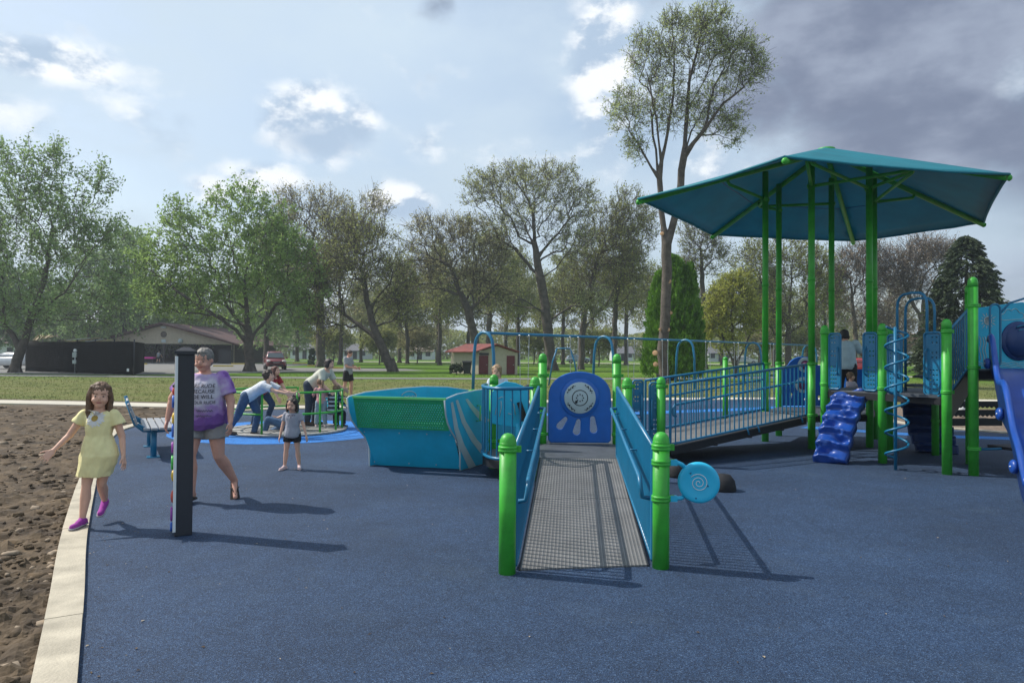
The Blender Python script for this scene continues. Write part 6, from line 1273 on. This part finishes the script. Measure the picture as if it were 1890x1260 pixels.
        if kd == 'curly':
            rg = random.Random(3)
            for i in range(46): a_ = rg.uniform(0, 6.28); e_ = rg.uniform(.1, 1.4); hball(Hr, .36*math.cos(a_)*math.cos(e_), -.1+.42*math.sin(a_)*math.cos(e_), .15+.40*math.sin(e_), .09, .09, .08, 8)
        me = remesh(Hr, max(.006, vox), 1, lambda c: .006*noise.noise(Vector((c.x*60, c.y*60, c.z*9)))+.003*noise.noise(c*110)); link_mesh('hair', me, hm, body)
    if face:
        for s in (-1, 1):
            e = MB(); hball(e, s*.135, .335, -.02, .048, .032, .022, 10); eo = e.build('eye', mat('eye_white', (.30, .27, .25), .3), body); e = MB(); hball(e, s*.135, .368, -.022, .026, .012, .026, 8); e.build('iris', mat('iris_dark', (.03, .022, .018), .3), eo)
            e = MB(); e.tube([hpnt(s*.06, .385, .065), hpnt(s*.135, .375, .085), hpnt(s*.21, .33, .06)], hh*.014, 5); e.build('eyebrow', hair['m'] if hair else M_['black'], body)
        e = MB(); e.tube([hpnt(-.095, .335, -.262), hpnt(-.04, .368, -.27), hpnt(.04, .368, -.27), hpnt(.095, .335, -.262)], [hh*.012, hh*.024, hh*.024, hh*.012], 6); e.build('lips', mat('lips', (.36, .10, .09), .5), body)
    body.location = loc; body.rotation_euler = (0, 0, R(yaw))
    return body
def child(body, nm):
    for c in body.children:
        if c.name.split('.')[0] == nm: return c
def project(body, target, me, name, m_, cx, cz, off=.004):
    """lay a flat mark on the front of a garment"""
    bv = BVHTree.FromPolygons([v.co.copy() for v in target.data.vertices], [tuple(p.vertices) for p in target.data.polygons])
    for v in me.vertices:
        o_, n_, i_, d_ = bv.ray_cast(Vector((cx+v.co.x, -1.5, cz+v.co.y)), Vector((0, 1, 0))); v.co = (cx+v.co.x, (o_.y if o_ else -.2)-off, cz+v.co.y)
    me.materials.clear(); me.materials.append(m_); o = bpy.data.objects.new(name, me); COL.objects.link(o); o.parent = target; return o
hb = lambda n_, c: mat('hair_'+n_, c, .6, .35, 30)
# --- girl in the yellow dress
yel = cloth('yellow', (.82, .74, .38), var=.06)
gl_ = G(163, 968, .03)
g1 = person('girl in a yellow dress with a white daisy, walking along the pale kerb', G(181, 968, .03), 8, 1.34, .85, 1.05, dict(lean=(2, 0), L=dict(th=(-12, -14), sh=(-46, -10), ft=5, toe=25), R=dict(th=(6, 4), sh=(2, 5), ft=8), Ra=dict(u=(8, 30), f=(40, 28), palm=(.3, -1, .3), curl=.15, spread=1.8), La=dict(u=(-6, 16), f=(14, 10), spread=1.6, curl=.25), head=(2, 18, 3)),
    dict(m=yel, hem=-.02, sleeve=.45, gap=.010, skirt=(.44, .145), slflare=.012, wr=.013, name='dress'), None, dict(kind='shoe', m=cloth('magenta', (.32, .04, .30)), sole=cloth('grey_sole', (.35, .33, .36))), 'fair', dict(m=hb('brown', (.12, .065, .035)), kind='long', len=.7), .0055)
dress = child(g1, 'dress')
s = MB()
for k in range(18):
    a_ = 2*math.pi*k/18; ca, sa = math.cos(a_), math.sin(a_); r0, r1, w = .022, .082*(1 if k % 2 else .9), .0125; pts = [(r0, -w*.4), ((r0+r1)*.55, -w), (r1, -w*.3), (r1, w*.3), ((r0+r1)*.55, w), (r0, w*.4)]
    s.add([(x*ca-y*sa, x*sa+y*ca, 0) for x, y in pts], [tuple(range(6))])
me = bpy.data.meshes.new('daisy_petals'); me.from_pydata(s.v, [], s.f); fl_ = project(g1, dress, me, 'daisy_petals', cloth('petal', (.72, .72, .72)), 0, .97, .004)
me = bpy.data.meshes.new('daisy_centre'); me.from_pydata([(x, y, 0) for x, y in circ(0, 0, .026, 14)], [], [tuple(range(14))]); project(g1, dress, me, 'daisy_centre', cloth('ochre', (.42, .28, .06)), 0, .97, .006)
# --- woman in the tie-dye shirt
def tiedye():
    m = mat('cloth_tie_dye', (.2, .05, .3), .85, .1, 9, .35, 40); nt = m.node_tree; N = nt.nodes; L = nt.links; b = N['Principled BSDF']; tc = N.new('ShaderNodeTexCoord')
    d = N.new('ShaderNodeVectorMath'); d.operation = 'SUBTRACT'; L.new(tc.outputs['Object'], d.inputs[0]); d.inputs[1].default_value = (0, -.1, 1.17); sc = N.new('ShaderNodeVectorMath'); sc.operation = 'MULTIPLY'; sc.inputs[1].default_value = (3.3, .9, 4.3); L.new(d.outputs[0], sc.inputs[0]); l = N.new('ShaderNodeVectorMath'); l.operation = 'LENGTH'; L.new(sc.outputs[0], l.inputs[0])
    n = N.new('ShaderNodeTexNoise'); n.inputs['Scale'].default_value = 11; n.inputs['Detail'].default_value = 6; L.new(tc.outputs['Object'], n.inputs[0]); a = N.new('ShaderNodeMath'); a.operation = 'MULTIPLY_ADD'; L.new(n.outputs[0], a.inputs[0]); a.inputs[1].default_value = 1.1; L.new(l.outputs['Value'], a.inputs[2])
    r = N.new('ShaderNodeValToRGB'); L.new(a.outputs[0], r.inputs[0]); e = r.color_ramp.elements; e[0].position = .62; e[0].color = (.50, .47, .54, 1); e[1].position = 1.; e[1].color = (.17, .07, .29, 1); k = e.new(.82); k.color = (.36, .23, .48, 1); k = e.new(.99); k.color = (.26, .12, .40, 1)
    a.inputs[1].default_value = .9; mr = N.new('ShaderNodeMath'); mr.operation = 'MULTIPLY'; mr.inputs[1].default_value = .62; L.new(a.outputs[0], mr.inputs[0]); L.new(mr.outputs[0], r.inputs[0]); L.new(r.outputs[0], b.inputs['Base Color']); return m
wl = G(377, 925)
w1 = person('heavy-set woman in a purple tie-dye shirt and grey shorts, walking past the tall dark panel', wl, 6, 1.67, .35, 1.46, dict(lean=(4, 0), R=dict(th=(12, 4), sh=(-4, -2), ft=10), L=dict(th=(2, 7), sh=(-34, 17), ft=14, toe=48), Ra=dict(u=(-4, 34), f=(12, 8), curl=.5), La=dict(u=(6, 20), f=(22, 6), curl=.5), head=(6, -6, 0)),
    dict(m=tiedye(), hem=-.055, sleeve=.72, gap=.018, flare=.12, slflare=.006, wr=.012), dict(m=cloth('grey_shorts', (.27, .26, .255)), len=.52, flare=.022, g=.008, waist=-.01), dict(kind='flip', m=cloth('dark_sandal', (.035, .03, .03))), 'ruddy', dict(m=hb('grey', (.17, .155, .14)), kind='short'), .0065)
shirt = child(w1, 'shirt'); ink = cloth('ink', (.02, .018, .022))
for i, (t_, sz) in enumerate((("'RE RUDE", .056), ('BECAUSE', .056), ('DE WILL', .056), ('YOUR RUDE', .046))):
    me = text_mesh(t_, sz); me.transform(Matrix.Diagonal((.88, 1, 1, 1))); xs_ = [v.co.x for v in me.vertices]; wdt = max(xs_)-min(xs_)
    project(w1, shirt, me, 'shirt_lettering', ink, .045, 1.225-.056*i, .010)
s = MB()
for k, (x0, x1, z_) in enumerate(((-.02, .13, .0), (-.03, .12, -.055))):
    pts = [Vector((x0+(x1-x0)*i/22, z_+.012*math.sin(i*1.9+k)*(1 if i % 5 else .2), 0)) for i in range(23)]
    for i in range(22):
        a, b = pts[i], pts[i+1]; n_ = Vector((-(b-a).y, (b-a).x, 0)).normalized()*.0028; s.add([a-n_, b-n_, b+n_, a+n_], [(0, 1, 2, 3)])
me = bpy.data.meshes.new('script'); me.from_pydata(s.v, [], s.f); project(w1, shirt, me, 'script_lettering', cloth('grey_ink', (.14, .12, .16)), .0, .985, .005)
# --- small girl
g2 = person('small dark-haired girl in a grey shirt, black shorts and pink clogs on blue rubber', G(539, 866), 0, 1.03, 1.15, 1.12, dict(R=dict(th=(4, 6), sh=(-3, 6), ft=12), L=dict(th=(-3, 4), sh=(-9, 4), ft=18), Ra=dict(u=(2, 14), f=(12, 10)), La=dict(u=(4, 22), f=(12, 18)), head=(10, -4, 2)),
    dict(m=cloth('heather_grey', (.30, .31, .36)), hem=-.045, sleeve=.55, gap=.010, flare=.18), dict(m=cloth('black', (.012, .012, .015)), len=.46, g=.008), dict(kind='shoe', m=cloth('pale_pink', (.62, .45, .44)), sole=cloth('pink_sole', (.55, .42, .42))), 'fair', dict(m=hb('dark_brown', (.035, .022, .017)), kind='long', len=.30), .0055)
sh2 = child(g2, 'shirt'); s = MB(); 
for k in range(5): s.add([(-.05+.022*k, .004*math.sin(k*2), 0), (-.036+.022*k, .004*math.sin(k*2), 0), (-.036+.022*k, .016+.006*(k % 2), 0), (-.05+.022*k, .016, 0)], [(0, 1, 2, 3)])
s.add([(x, y-.018, 0) for x, y in circ(0, 0, .010, 8)], [tuple(range(8))]); me = bpy.data.meshes.new('print'); me.from_pydata(s.v, [], s.f); project(g2, sh2, me, 'shirt_print', cloth('print_grey', (.10, .09, .13)), .0, .735, .004)
jeans = cloth('denim', (.045, .085, .16), var=.2); brsh = dict(kind='shoe', m=cloth('brown_shoe', (.07, .045, .035)), sole=M_['black'])
# --- group on the merry-go-round
def at(px, Y, z=0): return XY(A(px, 700, Y), z)
person('boy in a white polo and jeans bending forward to push the merry-go-round rail', at(458, 13.35), 84, 1.58, .15, 1.0, dict(lean=(60, 0), R=dict(th=(-22, 2), sh=(-34, 2), ft=0, toe=0), L=dict(th=(24, 4), sh=(-14, 3), ft=0), Ra=dict(u=(66, 4), f=(80, 2)), La=dict(u=(62, 6), f=(78, 2)), head=(-14, 0, 0)),
    dict(m=cloth('white_polo', (.60, .63, .68)), hem=-.05, sleeve=.72, gap=.014, flare=.12), dict(m=jeans, len=1.97, g=.010), brsh, 'fair', dict(m=hb('dark_brown', (.035, .022, .017)), kind='curly'), .009)
person('person in a red shirt and jeans leaning over the rail behind the boy in white', at(482, 15.2), 75, 1.5, .1, 1.0, dict(lean=(48, 0), R=dict(th=(-6, 3), sh=(-12, 2)), L=dict(th=(36, 4), sh=(-24, 3)), Ra=dict(u=(30, 4), f=(30, 2)), La=dict(u=(34, 6), f=(30, 2)), head=(-5, 0, 0)),
    dict(m=cloth('red', (.30, .02, .03)), hem=-.04, sleeve=.6, gap=.014), dict(m=cloth('dark_denim', (.02, .045, .10)), len=1.97, g=.010), brsh, 'fair', dict(m=hb('auburn', (.09, .03, .02)), kind='long', len=.6), .009)
person('person in jeans and a teal top sitting on the merry-go-round floor behind the small girl', at(530, 14.1, .05), -84, 1.5, .1, 1.0, dict(sit=0.0, lean=(-22, 0), R=dict(th=(66, 6), sh=(60, 2), ft=0, toe=-30), L=dict(th=(112, 6), sh=(14, 3), ft=0, toe=0), Ra=dict(u=(46, 8), f=(70, 4)), La=dict(u=(-24, 12), f=(-10, 4)), head=(0, 0, 0)),
    dict(m=cloth('teal_top', (.03, .10, .14)), hem=-.04, sleeve=.6, gap=.014), dict(m=cloth('blue_denim', (.06, .12, .22), var=.2), len=1.97, g=.010), brsh, 'fair', dict(m=hb('dark_brown', (.035, .022, .017)), kind='bob'), .009)
person('woman in a cream shirt bending over the rail towards a child in pink', at(573, 15.1, .05), 78, 1.66, 0, 1.08, dict(lean=(52, 0), R=dict(th=(4, 3), sh=(-4, 2)), L=dict(th=(10, 4), sh=(-6, 3)), Ra=dict(u=(8, 14), f=(52, -4)), La=dict(u=(22, 10), f=(60, 0)), head=(6, 0, 0)),
    dict(m=cloth('cream', (.50, .50, .42)), hem=-.03, sleeve=.7, gap=.016), dict(m=cloth('charcoal_denim', (.025, .04, .065)), len=1.97, g=.010), brsh, 'fair', dict(m=hb('black_brown', (.025, .018, .016)), kind='bob'), .009)
person('fair-haired child in a pink top and pale jeans held by the bending woman', at(593, 14.75, .05), 200, 1.06, .9, 1.02, dict(lean=(6, 0), R=dict(th=(4, 5), sh=(-4, 4)), L=dict(th=(4, 5), sh=(-4, 4)), Ra=dict(u=(40, 14), f=(80, 0)), La=dict(u=(40, 14), f=(80, 0)), head=(12, 20, 0)),
    dict(m=cloth('dusty_pink', (.48, .25, .26)), hem=-.03, sleeve=1.6, gap=.010), dict(m=cloth('pale_denim', (.22, .29, .35)), len=1.97, g=.010), dict(kind='shoe', m=cloth('pale_pink', (.62, .45, .44))), 'fair', dict(m=hb('light_brown', (.17, .10, .055)), kind='tail', len=.6), .008)
def stripes():
    m = mat('cloth_striped', (.1, .1, .12), .85, .1, 9); nt = m.node_tree; N = nt.nodes; L = nt.links; tc = N.new('ShaderNodeTexCoord'); sp = N.new('ShaderNodeSeparateXYZ'); L.new(tc.outputs['Object'], sp.inputs[0]); a = N.new('ShaderNodeMath'); a.operation = 'MULTIPLY'; a.inputs[1].default_value = 2*math.pi/.085; L.new(sp.outputs[2], a.inputs[0]); b = N.new('ShaderNodeMath'); b.operation = 'SINE'; L.new(a.outputs[0], b.inputs[0])
    r = N.new('ShaderNodeValToRGB'); L.new(b.outputs[0], r.inputs[0]); r.color_ramp.interpolation = 'CONSTANT'; r.color_ramp.elements[0].color = (.015, .017, .03, 1); r.color_ramp.elements[1].position = .35; r.color_ramp.elements[1].color = (.32, .38, .44, 1); L.new(r.outputs[0], N['Principled BSDF'].inputs['Base Color']); return m
person('child in a dark striped shirt sitting at the right end of the merry-go-round', at(614, 14.75, .05), 160, 1.2, .8, 1.05, dict(sit=.25, lean=(12, 0), R=dict(th=(80, 8), sh=(0, 2)), L=dict(th=(80, 8), sh=(0, 2)), Ra=dict(u=(30, 14), f=(60, 0)), La=dict(u=(30, 14), f=(60, 0)), head=(30, 0, 0)),
    dict(m=stripes(), hem=-.05, sleeve=1.5, gap=.014), dict(m=cloth('black', (.012, .012, .015)), len=1.9, g=.010), dict(kind='shoe', m=M_['black']), 'fair', dict(m=hb('light_brown', (.17, .10, .055)), kind='short'), .008)
mn = person('man in a grey shirt and black shorts looking down at a phone on the path', at(642, 25), 74, 1.76, 0, 1.12, dict(lean=(0, 0), R=dict(th=(-6, 3), sh=(-10, 2)), L=dict(th=(10, 4), sh=(-2, 3)), Ra=dict(u=(14, 8), f=(82, -14), curl=.7), La=dict(u=(10, 10), f=(78, -10), curl=.7), head=(22, 0, 0)),
    dict(m=cloth('light_grey_tee', (.27, .29, .31)), hem=-.05, sleeve=.75, gap=.018, flare=.1), dict(m=cloth('black', (.012, .012, .015)), len=.75, g=.012, flare=.02), dict(kind='shoe', m=cloth('dark_shoe', (.03, .03, .035)), sole=M_['white']), 'ruddy', dict(m=hb('cropped_brown', (.07, .05, .04)), kind='short'), .011)
ph = at(642, 25)+Vector((.46, .0, 1.30)); s = MB(); s.obox(ph, (.06, 0, .012), (0, .035, 0), (-.001, 0, .005)); props(s.build('phone', M_['black']), 'dark phone held up by the man in the grey shirt', 'phone')
person('blonde girl in a white shirt standing behind the light blue steering panel', at(919, 10.9, DZ), -8, 1.2, .7, 1.0, dict(lean=(4, 0), Ra=dict(u=(20, 14), f=(60, 0)), La=dict(u=(28, 20), f=(60, 10)), head=(14, -10, 0)),
    dict(m=cloth('white_blue_tee', (.55, .60, .68)), hem=-.04, sleeve=.6, gap=.012), dict(m=cloth('denim_shorts', (.10, .16, .26)), len=.5, g=.010), dict(kind='shoe', m=M_['white']), 'fair', dict(m=hb('blonde', (.30, .20, .11)), kind='tail', len=.5), .008)
person('adult in a pale blue shirt standing on the deck between the perforated panels', at(1561, 13.55, HZ), 160, 1.60, 0, 1.35, dict(lean=(8, 0), Ra=dict(u=(20, 30), f=(50, 30)), La=dict(u=(12, 14), f=(40, 0)), head=(20, 10, 0)),
    dict(m=cloth('pale_blue', (.40, .50, .53)), hem=-.05, sleeve=.8, gap=.016), dict(m=cloth('black', (.012, .012, .015)), len=1.95, g=.010), dict(kind='shoe', m=M_['black']), 'tan', dict(m=hb('black', (.012, .01, .01)), kind='bob'), .009)
person('toddler with brown hair standing at deck height beside the adult in pale blue', at(1570, 12.55, HZ), 20, .76, 1.2, 1.05, dict(Ra=dict(u=(20, 14), f=(60, 0)), La=dict(u=(28, 20), f=(60, 10)), head=(-4, 30, 0)),
    dict(m=cloth('pale_lilac', (.50, .42, .48)), hem=-.04, sleeve=.7, gap=.010), dict(m=cloth('pale_lilac', (.50, .42, .48)), len=1.8, g=.010), dict(kind='shoe', m=M_['white']), 'fair', dict(m=hb('light_brown', (.17, .10, .055)), kind='curly'), .006)
person('person in a grey top and dark shorts walking in the pavilion opening', at(292, 97), 165, 1.74, 0, 1.2, dict(R=dict(th=(10, 4), sh=(-10, 2)), L=dict(th=(-8, 4), sh=(-18, 2)), Ra=dict(u=(10, 34), f=(20, 20)), La=dict(u=(10, 34), f=(20, 20))),
    dict(m=cloth('grey_top', (.22, .24, .26)), hem=-.05, sleeve=.8, gap=.02), dict(m=cloth('black', (.012, .012, .015)), len=.8, g=.012), dict(kind='shoe', m=M_['black']), 'fair', dict(m=hb('black_brown', (.025, .018, .016)), kind='short'), .018, face=False)
person('person in dark clothes standing in the shade at the left of the pavilion opening', at(249, 101), 20, 1.7, 0, 1.2, dict(lean=(12, 0)),
    dict(m=cloth('slate', (.05, .07, .12)), hem=-.05, sleeve=.8, gap=.02), dict(m=cloth('black', (.012, .012, .015)), len=1.9, g=.012), dict(kind='shoe', m=M_['black']), 'fair', dict(m=hb('black_brown', (.025, .018, .016)), kind='short'), .018, face=False)

bpy.data.scenes.remove(_TS)
# ================================================================== AIR
def haze():
    s = MB(); s.box(-260, -30, -1.5, 260, 290, 32); o = s.build('haze', []); m = bpy.data.materials.new('haze_air'); m.use_nodes = True; N = m.node_tree.nodes; N.clear()
    v = N.new('ShaderNodeVolumePrincipled'); v.inputs['Color'].default_value = (.82, .9, 1, 1); v.inputs['Density'].default_value = .0007; v.inputs['Anisotropy'].default_value = .35; q = N.new('ShaderNodeOutputMaterial'); m.node_tree.links.new(v.outputs[0], q.inputs['Volume']); o.data.materials.append(m); props(o, kind='stuff')
haze()
